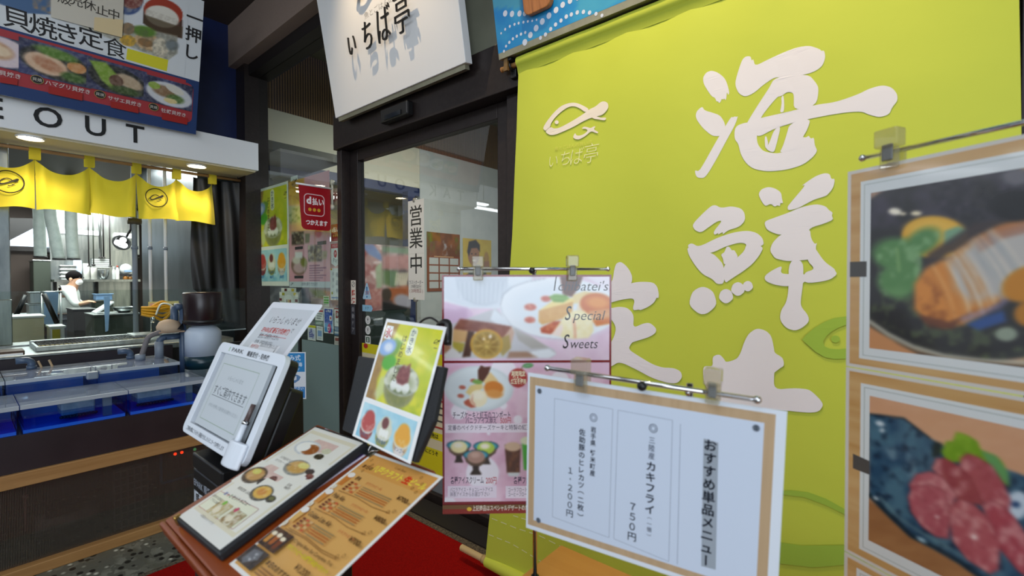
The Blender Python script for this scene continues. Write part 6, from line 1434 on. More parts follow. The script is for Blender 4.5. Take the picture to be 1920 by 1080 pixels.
# ================================================================== wooden table carrying the poster stands
TZ = 0.72
tb = thing('wooden_table', 'light wooden table top under the poster stands', 'table', (0.9, -0.07, 0))
M_BEECH = wood('beech', '#d2964c', '#c4843c', 1, 5, 0.45, 0.25, 0.75)
MB().box((0.66, -0.9, TZ-0.03), (1.135, 0.763, TZ)).build('top', M_BEECH, tb, bevel=0.003)
for x in (0.68, 1.075):
    for y in (-0.86, 0.70): MB().box((x, y, 0.012), (x+0.04, y+0.04, TZ-0.03)).build('leg', M_BEECH, tb)
MB().box((0.70, -0.84, TZ-0.10), (1.10, 0.70, TZ-0.03)).build('apron', M_BEECH, tb)
# ---- clip stands
M_CLEAR = pane('clear_clip_plastic', '#f0ece0', 1.6, '#e6e2d6', 0.16)
M_JAW = mat('grey_clip_jaw', '#6f706e', 0.4)
def clip(P, cx, top, bot, w, parent, off=0.006):
    """clear spring clip gripping the rail and the sheet's top edge; local coordinates of the sheet"""
    h = bot-top; b = MB(); d = off
    def blk(x0, y0, x1, y1, d0, d1, bb): bb.obox(P.at(x0, y1, d0), P.w*(x1-x0), P.u*(y1-y0), P.n*(d1-d0))
    blk(cx-w/2, top, cx+w/2, top+h*0.46, d-0.010, d+0.016, b); blk(cx-w*0.42, top+h*0.46, cx+w*0.42, bot, d, d+0.006, b); blk(cx-w*0.42, top+h*0.46, cx+w*0.42, bot, -0.012, -0.006, b)
    o = b.build('clip', M_CLEAR, parent, bevel=0.003)
    b = MB(); blk(cx-w*0.24, top+h*0.38, cx+w*0.24, top+h*0.80, d+0.0065, d+0.0105, b); b.build('jaw', M_JAW, o, bevel=0.002)
def rail_stand(name, label, P, xs, y, clips, knob, pole_x, pole_top, base_z, base_r=0.10, kw=0.011):
    o = P.at(pole_x, pole_top, -0.02); t = thing(name, label, 'poster stand', (o.x, o.y, base_z))
    MB().tube([P.at(xs[0], y[0], 0.004), P.at(xs[1], y[1], 0.004)], 0.0042, 12).build('rail', M_CHROME, t, True)
    for k in (0, 1): MB().ball(P.at(xs[k], y[k], 0.004), 0.0062, 12).build('rail_end', M_CHROME, t, True)
    MB().tube([Vector((o.x, o.y, base_z+0.008)), Vector((o.x, o.y, P.at(0, pole_top).z))], 0.0055, 12).build('pole', M_CHROME, t, True)
    kx = pole_x if knob is None else knob
    MB().tube([o, P.at(pole_x, pole_top, 0.004)], 0.004, 8).build('pole_head', M_CHROME, t, True)
    MB().ball(P.at(kx, pole_top-0.002, 0.010), kw*0.75, 12).build('knob', M_BLACK, t, True)
    MB().lathe([(base_r, 0), (base_r, 0.005), (base_r*0.9, 0.008), (0.012, 0.010), (0.010, 0.03)], (o.x, o.y, base_z), 32).build('base', M_BLACK, t, True)
    for cx, tp, bt, w in clips: clip(P, cx, tp, bt, w, t)
    return t
# ---- sweets poster (A2)
SW = Print((0.770, 0.869, 1.514), (0.6561, -0.7547, -0.002), (0, 0, 1), 0.42, 0.594, 0.0015, '#7e1f28'); W_, H_ = 0.42, 0.594
yd = SW.px(990, 678)[1]
pc = SW.pic(0.005, 0.005, W_-0.005, yd-0.003, 230, 118); pc.photo((820, 500, 5.647))
pc.fill('#dcc0d6').noise(0.006, '#e6d2e2', amt=0.7, seed=2).poly([(40,100),(1000,100),(1000,190),(760,420),(640,445),(330,440),(50,360)], '#dfe6ee', 6).ell(400, 250, 420, 180, '#d5dde8', 0.12, 0.06).poly([(1560,100),(1850,100),(1850,330),(1700,180)], '#e9e6f0', 10, 0.8)
pc.poly([(60,380),(320,430),(380,500),(300,640),(60,620)], '#cfaed0', 12, 0.7)
pc.poly([(185,110),(750,110),(735,250),(640,380),(520,410),(400,400),(280,340),(210,220)], '#c7d0dc', 8)
for k in range(22): pc.stroke([(215+k*24, 170), (228+k*22.4, 330+min(k, 21-k)*6)], 9, '#e0e7ef' if k % 2 else '#b4bfcd', 8, 0.55)
pc.stroke([(285,340),(400,398),(520,408),(640,378)], 7, '#a8b4c2', 7, 0.6)
pc.poly([(60,640),(620,440),(800,620),(900,700),(1240,880),(1260,930),(1200,970),(60,970)], '#c3c3c9', 6).poly([(600,450),(780,610),(830,640),(760,700),(560,560)], '#dfe6ee', 8).poly([(800,640),(1000,740),(1180,860),(1000,870),(860,780)], '#a9a49e', 14, 0.85).poly([(990,900),(1180,870),(1260,925),(1180,970),(1000,965)], '#e3e8ef', 10)
pc.ell(1290, 440, 625, 322, '#eef1f6', 0.03, 0.012).ell(1290, 432, 600, 300, '#dbe3ec', 0.03, 0.5, 0.9).stroke([(668,400),(700,290),(790,215),(950,160),(1150,125)], 5, '#707684', 4, 0.8).stroke([(668,400),(690,490),(780,620),(960,710),(1100,750),(1400,780)], 6, '#8f96a4', 5, 0.6)
for x, y, a, b in ((985,428,62,34),(980,563,56,32),(1150,340,52,30)): pc.ell(x, y, a, b, '#c05a46', 0.05, 0.35).noise(0.04, '#e8a88a', amt=0.5, seed=int(x), mask=pc.mask([(x-a,y-b),(x+a,y-b),(x+a,y+b),(x-a,y+b)], 6), lo=0.5)
pc.poly([(1430,300),(1560,260),(1700,285),(1640,380),(1440,390)], '#e5cf96', 6).poly([(1300,105),(1540,105),(1500,220),(1420,320),(1330,290)], '#5b2c1c', 5)
pc.poly([(1085,460),(1220,360),(1430,330),(1450,380),(1180,470)], '#efd98e', 6).poly([(1075,465),(1440,370),(1420,520),(1110,615),(1070,580)], '#d9a85e', 6).noise(0.03, '#c88f46', amt=0.35, seed=4, mask=pc.mask([(1075,465),(1440,370),(1420,520),(1110,615)], 8))
pc.ell(1670, 440, 190, 160, '#e8d9c0', 0, 0.06).ell(1690, 400, 180, 120, '#c8661c', 0.1, 0.15).ell(1700, 380, 120, 60, '#e2903a', 0.1, 0.7).poly([(1640,560),(1850,500),(1850,600),(1680,630)], '#cf6f20', 12).poly([(1600,470),(1850,440),(1850,540),(1640,570)], '#dca06a', 14, 0.8)
pc.poly([(1180,320),(1240,292),(1360,300),(1400,335),(1330,378),(1230,372)], '#6fa042', 5).stroke([(1200,330),(1390,338)], 10, '#8fbc62', 8, 0.8)
pc.poly([(1090,650),(1230,580),(1310,575),(1280,650),(1200,715),(1100,700)], '#b84b26', 8).noise(0.03, '#e08a50', amt=0.7, seed=5, mask=pc.mask([(1090,650),(1230,580),(1310,575),(1280,650),(1200,715)], 8), lo=0.45)
pc.poly([(1210,720),(1290,600),(1350,520),(1450,460),(1560,470),(1640,560),(1655,680),(1600,755),(1450,765),(1330,750)], '#ecdfae', 7).noise(0.02, '#f6efd2', amt=0.7, seed=6, mask=pc.mask([(1290,600),(1450,460),(1640,560),(1600,755),(1330,750)], 12)).stroke([(1440,560),(1455,640),(1460,745)], 26, '#dc9a7c', 14, 0.8).poly([(1210,720),(1250,660),(1320,600),(1330,660),(1300,740)], '#f0dcd6', 8, 0.9)
pc.poly([(170,660),(240,552),(310,560),(560,595),(790,635),(700,760),(420,690)], '#7e4436', 6).noise(0.012, '#a06a58', amt=0.6, seed=8, mask=pc.mask([(180,660),(240,552),(790,635),(700,760),(420,690)], 8))
pc.poly([(790,630),(815,700),(770,860),(700,900),(690,760)], '#c9a894', 6).poly([(165,660),(330,680),(330,800),(160,800)], '#c9a06a', 6).poly([(160,795),(290,812),(270,900),(165,895)], '#a89a3c', 6).poly([(325,680),(390,690),(350,950),(265,960),(300,800)], '#4a2a1c', 6).poly([(600,780),(760,720),(780,860),(690,950)], '#a58f4a', 8, 0.9).poly([(165,885),(250,905),(240,920),(165,905)], '#3a2a14', 4)
pc.ell(520, 820, 172, 158, '#d8a83c', 0, 0.03).ell(522, 824, 148, 136, '#c8b070', 0, 0.05).ell(522, 824, 140, 128, '#8d6c22', 0, 0.5)
for k in range(9):
    a = 2*PI*k/9+0.2; pc.stroke([(522, 850), (522+138*math.cos(a), 824+126*math.sin(a))], 9, '#d9bd62', 8, 0.8)
pc.noise(0.03, '#d2ae5a', amt=0.5, seed=12, mask=np.clip(1.1-np.hypot((pc.U-522)/150, (pc.V-824)/138), 0, 1)*3, lo=0.45).ell(560, 740, 18, 20, '#f0e2d8', 0, 0.5).ell(490, 765, 14, 12, '#ecd9c4', 0, 0.5)
pc.poly([(60,820),(130,810),(160,900),(70,970)], '#96603c', 20, 0.8).poly([(760,900),(950,900),(1060,960),(740,968)], '#9a6e52', 24, 0.8).poly([(70,930),(160,850),(260,930),(240,970),(80,970)], '#d5d2d2', 10); pc.blur(1).done()
def stext(txt, u0, v, u1, h, col, bold, Pn=SW, **k):
    a = Pn.px(u0, v); b = Pn.px(u1, v); Pn.text(txt, a[0], a[1], h, col, bold, 'l', fit=b[0]-a[0], **k)
for c_, tx, u0, v, u1 in (('I','chibatei\'s',1038,545,1141),('S','pecial',1059,600,1135),('S','weets',1055,653,1121)):
    stext(c_, u0, v, u0+13 if c_ == 'S' else u0+6, 0.050, '#1c1a22', 0.004, shear=0.25); stext(tx, u0+(15 if c_ == 'S' else 9), v, u1, 0.034, '#2a2830', -0.004, shear=0.25)
pc = SW.pic(0.005, yd+0.003, W_-0.005, H_-0.03, 210, 200); pc.photo((820, 670, 3.484))
pc.fill('#dcaec6').noise(0.006, '#eccfe0', amt=0.9, seed=3).noise(0.012, '#cf9cb8', amt=0.5, seed=6, lo=0.5).poly([(-100,-100),(1200,-100),(1200,120),(600,60),(-100,60)], '#e6c6e0', 40, 0.7)
for x, y, r in ((430,100,90),(140,355,52),(432,315,24),(526,408,30),(335,497,12),(265,488,8),(295,755,108),(75,960,50),(800,150,60),(900,420,40),(700,700,60)): pc.ell(x, y, r, r, '#f0eaf4', 0, 0.06, 0.9)
pc.ell(270, 205, 225, 148, '#c3ccd2', 0.02, 0.02).ell(268, 200, 219, 141, '#dde6ea', 0.02, 0.25).ell(240, 190, 130, 80, '#cfd9de', 0.02, 0.9, 0.8)
for x, y in ((163,196),(153,252)): pc.ell(x, y, 22, 13, '#b5604e', 0.1, 0.3)
pc.poly([(172,290),(205,270),(240,310),(255,325),(220,330),(180,310)], '#b5563e', 6).ell(235, 152, 20, 12, '#b5604e', 0, 0.4).poly([(265,85),(285,52),(310,64),(350,60),(335,105),(300,160),(268,150)], '#54291c', 4).poly([(185,230),(215,185),(290,165),(300,200),(215,250)], '#dfc884', 6).poly([(300,160),(345,95),(395,150),(400,175),(330,190)], '#e2c48a', 6).ell(262, 160, 34, 15, '#7aa24a', 0.1, 0.2).ell(370, 215, 70, 58, '#e6d6c0', 0, 0.04).ell(368, 200, 62, 44, '#cf7a24', 0.1, 0.2).ell(372, 238, 54, 28, '#d99446', 0.1, 0.5).ell(268, 268, 58, 56, '#efe3c0', 0, 0.12).stroke([(232,245),(225,285),(245,310)], 9, '#c97a66', 6, 0.8).ell(268, 250, 40, 28, '#f4ecd4', 0, 0.7)
pc.ell(527, 135, 61, 62, '#a3322e', 0, 0.04).ell(530, 130, 48, 50, '#b8443c', 0, 0.6).stroke([(548,82),(556,60),(572,46)], 5, '#6b4a30', 3).ell(592, 54, 36, 16, '#5c9a62', -0.1, 0.1).stroke([(565,58),(618,50)], 3, '#c6e0c8', 3)
for cx, cy, s, ic in ((141,590,1.0,'#eee2aa'),(317,597,1.03,'#b6d04a'),(252,655,1.05,'#b0897a')):
    pc.poly([(cx-22*s,cy+40*s),(cx+22*s,cy+40*s),(cx+18*s,cy+75*s),(cx+34*s,cy+100*s),(cx+34*s,cy+108*s),(cx-34*s,cy+108*s),(cx-34*s,cy+100*s),(cx-18*s,cy+75*s)] if ic == '#b0897a' else [(cx-22*s,cy+30*s),(cx+20*s,cy+30*s),(cx+18*s,cy+70*s),(cx+30*s,cy+98*s),(cx-30*s,cy+98*s),(cx-18*s,cy+70*s)], '#33231c', 3)
    pc.poly([(cx-78*s,cy-18*s),(cx+78*s,cy-18*s),(cx+60*s,cy+28*s),(cx+28*s,cy+52*s),(cx-28*s,cy+52*s),(cx-60*s,cy+28*s)], '#5a4434', 5).ell(cx, cy-16*s, 80*s, 32*s, '#20343c', 0, 0.03).ell(cx, cy-16*s, 74*s, 27*s, '#3fa0ba', 0, 0.25).ell(cx, cy-4*s, 56*s, 40*s, ic, 0, 0.2).ell(cx-6*s, cy-16*s, 30*s, 18*s, '#f7f0dc' if ic != '#b0897a' else '#c8a494', 0, 0.8)
pc.poly([(440,570),(545,570),(538,760),(455,760)], '#5a3322', 4).noise(0.03, '#8a5430', amt=0.8, seed=4, mask=pc.mask([(470,620),(535,620),(528,750),(470,750)], 8), lo=0.45).ell(493, 584, 53, 30, '#d8b89a', 0, 0.2).poly([(455,752),(540,752),(530,778),(468,778)], '#d3d8dc', 4).poly([(552,550),(640,545),(630,740),(565,735)], '#4cae36', 5).ell(590, 545, 48, 28, '#e6e8c8', 0, 0.3)
pc.stroke([(0,350),(120,352)], 1, '#ffffff', 1, 0.0).blur(1, 1).done()
def bandpx(u0, v0, u1, v1, col):
    a = SW.px(u0, v0); b = SW.px(u1, v1); SW.rect(a[0], a[1], b[0], b[1], col)
INKV = '#4a3a52'
stext('チーズケーキと紅玉のコンポート', 849, 784, 957, 0.0195, INKV, 0.012); stext('バニラアイス添え', 873, 793.5, 931, 0.0185, INKV, 0.012); stext('500円', 938, 793.5, 958, 0.0185, '#c25a5c', 0.012)
bandpx(835, 794.5, 1140, 809.5, '#efe3f0'); stext('定番のベイクドチーズケーキと特製の紅玉の煮りんごが合わさった一皿', 840, 806, 1100, 0.0145, '#5a4c66', 0.006)
stext('各種アイスクリーム', 845, 906, 907, 0.020, INKV, 0.012); stext('200円', 911, 906, 931, 0.020, '#c2505a', 0.012); stext('各種フロート', 963, 906, 1008, 0.020, INKV, 0.012); stext('300円', 1012, 906, 1034, 0.020, '#c2505a', 0.012)
bandpx(839.5, 911, 931, 933, '#ecdfee'); bandpx(948, 911, 1040, 933, '#ecdfee')
stext('バニラアイス・チョコレートアイス', 844, 921.5, 924, 0.0125, '#5a4c66', 0.0); stext('抹茶アイスからお選び下さい', 844, 930, 918, 0.0125, '#5a4c66', 0.0); stext('コーラフロート', 953, 921.5, 988, 0.0125, '#5a4c66', 0.0); stext('コーヒーフロート', 953, 930, 992, 0.0125, '#5a4c66', 0.0)
for tx, v, d in (('期間限定', 704, 13), ('りんご', 711.5, 10), ('紅玉を使用', 719, 14)): stext(tx, 972-d, v, 972+d, 0.0135, '#f3e6c4', 0.02)
a = SW.px(829, 948); SW.rect(0, a[1]-0.002, W_, H_-0.010, '#74502e'); SW.rect(0, H_-0.012, W_, H_, '#8a2a20')
stext('上記商品はスペシャルデザートのためご用意に時間がかかります', 886, 956.5, 1075, 0.0150, '#efe6d4', 0.008); x, y = SW.px(880, 954); SW.ell(x, y, 0.006, 0.005, '#e0b83a')
tag(SW.build('sweets_poster', GLOSSY), 'tall pink poster titled Special Sweets with cake photographs', 'poster')
r0 = SW.px(861, 504); r1 = SW.px(1139, 504.5); c1 = SW.px(885.5, 481); c1b = SW.px(908, 526); c2_ = SW.px(1061, 479); c2b = SW.px(1083, 527); kb = SW.px(997, 509)
rail_stand('chrome_poster_stand', 'chrome clip stand holding the pink sweets poster', SW, (r0[0], r1[0]), (r0[1], r1[1]), [((c1[0]+c1b[0])/2, c1[1], c1b[1], c1b[0]-c1[0]), ((c2_[0]+c2b[0])/2, c2_[1], c2b[1], c2b[0]-c2_[0])], SW.px(997, 509)[0], SW.px(1003, 900)[0], kb[1], TZ, 0.035)
# ---- white recommendation menu (A3)
MN = Print((0.695, 0.542, 1.325), (0.179, -0.983, -0.038), (-0.033, -0.041, 0.999), 0.424, 0.306, 0.0012, '#dfe5ee')
pl = [MN.px(*p) for p in ((993, 702), (1455, 772))]
x0, y0 = MN.px(992, 703); x1 = MN.px(1455, 775)[0]
pc = MN.pic(0.004, 0.007, x1, MN.H-0.008, 90, 60); pc.fill('#c3a684'); pc.noise(400, '#b39672', amt=0.5, seed=3, sx=1, sy=0.02); pc.done()
a = MN.px(1004, 722.5); b = MN.px(1433, 794); yb_ = MN.H-0.020; MN.rect(a[0], a[1], b[0], yb_, '#cfd9ea'); MN.lift()
IN = '#262c3c'; GL = '#8f98a8'
def mframe(q):
    P4 = [MN.px(*p) for p in q]; MN.line(P4+[P4[0]], 0.0007, GL)
mframe(((1040,747),(1149,767),(1142,1008),(1036,969))); mframe(((1159,769),(1261,788),(1254,1053),(1151,1010))); p_ = MN.px(1276,795); q_ = MN.px(1270,1058); MN.line([p_, q_], 0.0007, GL)
a = MN.px(1319.5,822); b = MN.px(1347,830); c = MN.px(1315,1061); MN.poly([a, b, MN.px(1342,1068), c], '#9ea6b0')
def vcol(txt, u, v0, v1, col, bold, sq=1.0, k=0.94):
    a = MN.px(u, v0); b = MN.px(u-(v1-v0)*0.02, v1); n = sum(0.5 if ch == ' ' else 1 for ch in txt); h = (b[1]-a[1])/n
    MN.text(txt, a[0], a[1]+h*0.02, h*k, col, bold, vert=True, step=1/k, sx=sq)
vcol('おすすめ単品メニュー', 1333, 823, 1064, '#1c2230', 0.03)
for u, v in ((1113,783),(1225,803)):
    x, y = MN.px(u, v); MN.ring(x, y, 0.0070, 0.0076, 0.0011, '#5d6678'); MN.ring(x, y, 0.0042, 0.0046, 0.0009, '#5d6678')
vcol('岩手県 軽米町産', 1113, 799, 893, IN, 0.012, 0.9); vcol('佐助豚のヒレカツ（二枚）', 1092, 803, 972, IN, 0.014, 0.95); vcol('１,２００円', 1070, 874, 970, IN, 0.006)
vcol('三陸産', 1223, 818, 862, '#4a5264', 0.0, 0.9); vcol('カキフライ', 1221, 864, 965, IN, 0.02); vcol('（一個）', 1218, 966, 1008, '#4a5264', 0.0, 0.9); vcol('７５０円', 1187, 940, 1015, IN, 0.006)
for u, v in ((1012,733),(1418,802),(1010,975)):
    x, y = MN.px(u, v); MN.ell(x, y, 0.0048, 0.0052, '#6c7480'); MN.text('S', x, y+0.003, 0.009, '#39404a', 0.03, 'c')
tag(MN.build('recommendation_menu', GLOSSY), 'white landscape sheet of recommended dishes in vertical black brush writing, tan border', 'menu')
r0 = MN.px(1029, 689); r1 = MN.px(1420, 748); q1 = MN.px(1078, 668); q2 = MN.px(1108, 735); q3 = MN.px(1322, 686); q4 = MN.px(1354, 757)
rail_stand('chrome_menu_stand', 'chrome clip stand holding the white sheet of recommended dishes', MN, (r0[0], r1[0]), (r0[1], r1[1]), [((q1[0]+q2[0])/2, q1[1], q2[1], (q2[0]-q1[0])*0.95), ((q3[0]+q4[0])/2, q3[1], q4[1], (q4[0]-q3[0])*0.95)], MN.px(1207, 722)[0], MN.px(1290, 735)[0], MN.px(1207, 722)[1]+0.001, TZ, 0.035)
# ---- dish photographs on the right
FP = Print((1.054, 0.077, 1.697), (-0.5, -0.866, 0), (0, 0, 1), 0.52, 0.364, 0.0012, '#cfcac2')
def dish_sheet(y0, y1, mat_t, mat_b, mx, pt_, pb, px_, strap, seed):
    P = Print(FP.at(0, y0, 0.0), FP.w, FP.u, 0.52, y1-y0, 0.0012, '#d3cfc9'); H = y1-y0
    pc = P.pic(0.006, 0.006, 0.514, H-0.006, 70, 50); pc.fill('#c9a06c'); pc.noise(14, '#b98a50', amt=0.7, seed=seed, sx=0.35, sy=4); pc.noise(40, '#d8b884', amt=0.4, seed=seed+1, sx=0.2, sy=3); pc.done()
    P.rect(mx, mat_t, 0.50, mat_b, '#d9dee0'); P.frame(mx+0.006, mat_t+0.006, 0.494, mat_b-0.006, 0.0012, '#aab4b0')
    return P
ym = FP.px(1593, 687)[1]
t1 = FP.px(1614, 341); b1 = FP.px(1608, 671); p1 = FP.px(1633, 362); p1b = FP.px(1626, 652)
P = dish_sheet(0, ym, t1[1], b1[1], t1[0], 0, 0, 0, None, 3)
pc = P.pic(p1[0], p1[1], 0.485, p1b[1], 260, 190); pc.photo((1580, 230, 2.118))
pc.fill('#d0a884').noise(0.01, '#c08f62', amt=0.5, seed=4)
pc.ell(560, 560, 590, 385, '#3c3d3a', 0.02, 0.02).ell(560, 556, 570, 368, '#2b2a2c', 0.02, 0.1).noise(0.012, '#4a4558', amt=0.7, seed=5, mask=pc.mask([(60,180),(800,180),(800,400),(110,420)], 30)).noise(0.03, '#5c6a48', amt=0.6, seed=9, mask=pc.mask([(110,640),(800,850),(800,960),(360,930),(110,770)], 25), lo=0.45).noise(0.05, '#1b1a22', amt=0.6, seed=11, mask=pc.mask([(300,180),(800,150),(800,380),(420,400)], 30), lo=0.4)
pc.stroke([(100,785),(180,840),(280,890),(400,925),(560,945),(760,955)], 16, '#b9b6a6', 8, 0.85).stroke([(100,805),(190,870),(300,915),(420,945),(760,975)], 14, '#5b4a3c', 8).poly([(90,800),(220,880),(300,920),(90,900)], '#c98f62', 6)
pc.ell(365, 455, 132, 84, '#d8a02c', 0.05, 0.06).ell(365, 430, 110, 50, '#e6b84a', 0.05, 0.6).poly([(405,430),(460,410),(500,430),(440,480),(400,490)], '#7aa384', 8)
for cx, cy, a, b, r in ((220,510,92,52,0.1),(190,540,70,45,0.3),(320,470,72,46,-0.5),(215,640,75,58,0.3),(260,600,60,60,0.0),(190,620,40,40,0)): pc.ell(cx, cy, a, b, ('#56874e', '#64935a')[int(cx) % 2], r, 0.6)
pc.noise(0.03, '#86b07c', amt=0.75, seed=6, mask=pc.mask([(130,480),(380,430),(400,520),(260,700),(150,680),(140,560)], 14), lo=0.48).stroke([(215,500),(225,590)], 8, '#9cbf7a', 6, 0.7).poly([(340,520),(520,400),(720,370),(720,460),(420,520),(300,620)], '#3f3434', 20, 0.9)
FSH = [(285,640),(330,580),(430,530),(520,460),(620,410),(720,380),(760,380),(760,640),(640,700),(560,760),(480,800),(400,815),(330,790),(285,740)]
pc.poly(FSH, '#d88a3c', 24).poly([(420,540),(540,470),(760,390),(760,600),(620,690),(520,720),(440,660)], '#b8bcc0', 40, 0.9).poly([(520,470),(620,415),(760,385),(760,430),(640,460),(540,520)], '#a06a52', 16, 0.7)
m = pc.mask(FSH, 26)
for k in range(11):
    x = 360+k*36+10*math.sin(k*2.3); nz_ = 0.25+0.9*vnoise(pc.U, pc.V, 0.02, 40+k, 2); pc.mix(nz_*m*np.clip((13-np.abs((pc.U-x)*0.86-(pc.V-600)*0.5+0.0009*(pc.V-600)**2))/9, 0, 1)*0.7, '#c77f3a' if k < 6 else '#9aa0a6'); pc.mix(nz_*m*np.clip((9-np.abs((pc.U-x-18)*0.86-(pc.V-600)*0.5+0.0009*(pc.V-600)**2))/8, 0, 1)*0.8, '#e6dcc8' if k > 1 else '#e8b070')
pc.noise(0.03, '#8a4a1c', amt=0.6, seed=14, mask=pc.mask([(285,640),(330,600),(420,700),(560,740),(480,800),(330,790)], 22), lo=0.5).poly([(300,760),(420,790),(480,770),(440,820),(340,815)], '#5a2f20', 14, 0.8).stroke([(480,780),(620,730),(720,640)], 24, '#8f86b0', 18, 0.6)
pc.poly([(490,800),(560,770),(640,745),(650,790),(540,825)], '#2f4f8c', 14).ell(740, 640, 110, 70, '#c4801c', -0.3, 0.2).ell(740, 760, 60, 50, '#b5761c', 0, 0.3).ell(650, 840, 45, 28, '#8f9c8a', 0, 0.3).ell(690, 215, 60, 35, '#6a6870', 0, 0.6).ell(690, 330, 105, 62, '#17161b', 0, 0.3)
pc.ell(208, 353, 26, 14, '#f6efdc', 0.1, 0.5).ell(292, 360, 22, 9, '#f3e6c4', 0, 0.5).ell(240, 362, 14, 6, '#e8dcc0', 0, 0.5); pc.blur(1).done()
a = FP.px(1594, 491); b = FP.px(1625, 519); P.lift(); P.rect(a[0], a[1], b[0], b[1], '#4b4846')
tag(P.build('dish_photo_sheet', GLOSSY), 'laminated photograph of a grilled fish fillet with parsley on a dark plate', 'photo sheet', 'dish photo sheets on the right stand')
y2 = FP.px(1593, 1038)[1]; t1 = FP.px(1614, 718); b1 = FP.px(1616, 1031); p1 = FP.px(1631, 742); p1b = FP.px(1631, 1014)
P = dish_sheet(ym+0.002, y2, t1[1]-ym-0.002, b1[1]-ym-0.002, t1[0], 0, 0, 0, None, 7)
pc = P.pic(p1[0], p1[1]-ym-0.002, 0.485, p1b[1]-ym-0.002, 250, 170); pc.photo((1580, 660, 2.571))
pc.fill('#cf9c78').noise(0.008, '#d8aa88', amt=0.5, seed=4, sy=2).poly([(100,700),(200,760),(400,930),(700,1100),(100,1100)], '#9a6a44', 10).noise(0.02, '#b48458', amt=0.5, seed=5, mask=pc.mask([(100,700),(400,930),(700,1100),(100,1100)], 10), sx=0.3)
DISH = [(128,298),(190,305),(250,320),(295,320),(350,365),(420,415),(480,450),(800,570),(1000,640),(1000,1250),(700,1120),(560,1020),(440,950),(330,895),(230,800),(128,690)]
pc.poly(DISH, '#2a4a66', 6).noise(0.012, '#4f7488', amt=0.9, seed=6, mask=pc.mask(DISH, 10)).noise(0.03, '#16263c', amt=0.7, seed=8, mask=pc.mask(DISH, 10), lo=0.5).noise(0.02, '#7f9aa8', amt=0.6, seed=18, mask=pc.mask([(200,460),(340,480),(360,600),(240,620)], 30), lo=0.4)
pc.stroke([(128,690),(230,790),(330,885),(440,940),(560,1010),(700,1110)], 22, '#172a36', 10, 0.8).stroke([(180,700),(260,790),(360,860),(470,920),(600,1000),(720,1080)], 14, '#6f8f94', 12, 0.5).stroke([(130,300),(200,308),(295,320),(420,415)], 8, '#10202c', 5, 0.9).ell(180, 345, 22, 12, '#c9d6de', 0.3, 0.6).ell(190, 378, 12, 10, '#c0ced8', 0, 0.6).ell(160, 705, 14, 8, '#b8c8d0', 0.5, 0.6).ell(380, 905, 26, 9, '#9fc0d0', 0.5, 0.6)
pc.poly([(440,430),(480,440),(470,500),(430,510)], '#1d2a2c', 10).poly([(475,480),(500,430),(530,430),(550,385),(600,400),(650,430),(665,470),(740,500),(770,530),(800,590),(800,650),(740,600),(560,530),(500,530)], '#6f9a1e', 6).noise(0.03, '#95b83a', amt=0.6, seed=4, mask=pc.mask([(480,480),(560,390),(650,430),(640,520),(520,530)], 8)).poly([(665,475),(740,500),(800,580),(795,640),(730,590)], '#5f9a6a', 10, 0.8)
pc.ell(840, 740, 60, 70, '#c3d2e0', 0.3, 0.2).ell(835, 735, 20, 16, '#23406c', 0, 0.3)
def slab(pts, c, sd, l='#d69a9a'):
    m_ = pc.mask(pts, 8); pc.mix(m_, c); pc.noise(0.022, l, amt=0.75, seed=sd, mask=m_, lo=0.47); pc.noise(0.05, '#8c3440', amt=0.35, seed=sd+3, mask=m_, lo=0.5)
    q = pts+[pts[0]]; pc.stroke(q, 7, '#7a2c36', 8, 0.5)
slab([(560,560),(570,510),(600,490),(650,505),(720,550),(780,640),(810,720),(790,800),(640,700)], '#a85058', 21)
slab([(430,560),(450,515),(490,510),(560,550),(620,610),(680,740),(560,720),(480,620)], '#98424a', 24)
slab([(320,640),(355,590),(420,575),(480,600),(550,690),(520,760),(360,740)], '#b4606a', 27)
slab([(315,700),(335,650),(420,640),(490,670),(520,760),(510,900),(450,890),(380,840),(330,770)], '#b25c66', 30)
slab([(670,740),(720,715),(770,740),(830,800),(900,900),(1000,1040),(1000,1150),(850,1060),(760,950)], '#a84854', 33)
slab([(510,760),(560,705),(640,740),(700,800),(760,930),(750,1050),(710,1070),(600,1000),(530,910)], '#b05860', 36)
pc.ell(635, 893, 14, 12, '#f2dcd8', 0, 0.5).ell(455, 795, 9, 7, '#efd6d4', 0, 0.5); pc.blur(1).done()
q = [FP.px(*p) for p in ((1599.5,850.6),(1630,864),(1630,890),(1599.5,878))]; P.lift(); P.poly([(a, b-ym-0.002) for a, b in q], '#55514e')
tag(P.build('dish_photo_sheet', GLOSSY), 'laminated photograph of raw red meat slices on a blue dish', 'photo sheet', 'dish photo sheets on the right stand')
P = dish_sheet(y2+0.002, 1.697-0.74, FP.px(1606, 1062)[1]-y2, 1.697-0.74-y2-0.03, FP.px(1606, 1062)[0], 0, 0, 0, None, 12)
P.rect(FP.px(1606, 1062)[0]+0.02, FP.px(1606, 1062)[1]-y2+0.02, 0.47, 0.19, '#d6d0da')
tag(P.build('dish_photo_sheet', GLOSSY), 'lowest laminated sheet hanging below the photograph of red meat slices', 'photo sheet', 'dish photo sheets on the right stand')
r0 = FP.px(1620, 297); r1 = FP.px(1915, 232); e1 = FP.px(1651, 250); e2 = FP.px(1699, 308)
dx = r1[0]-r0[0]; dy = (r1[1]-r0[1])/dx
st = rail_stand('chrome_photo_stand', 'chrome clip stand holding the chain of dish photographs', FP, (r0[0], 0.50), (r0[1], r0[1]+dy*(0.50-r0[0])), [((e1[0]+e2[0])/2, (e1[1]), e2[1]+0.004, (e2[0]-e1[0])*0.9), (0.42, e1[1]+dy*0.3, e2[1]+dy*0.3, (e2[0]-e1[0])*0.9)], None, 0.265, r0[1]+dy*(0.265-r0[0])+0.004, TZ, 0.10)
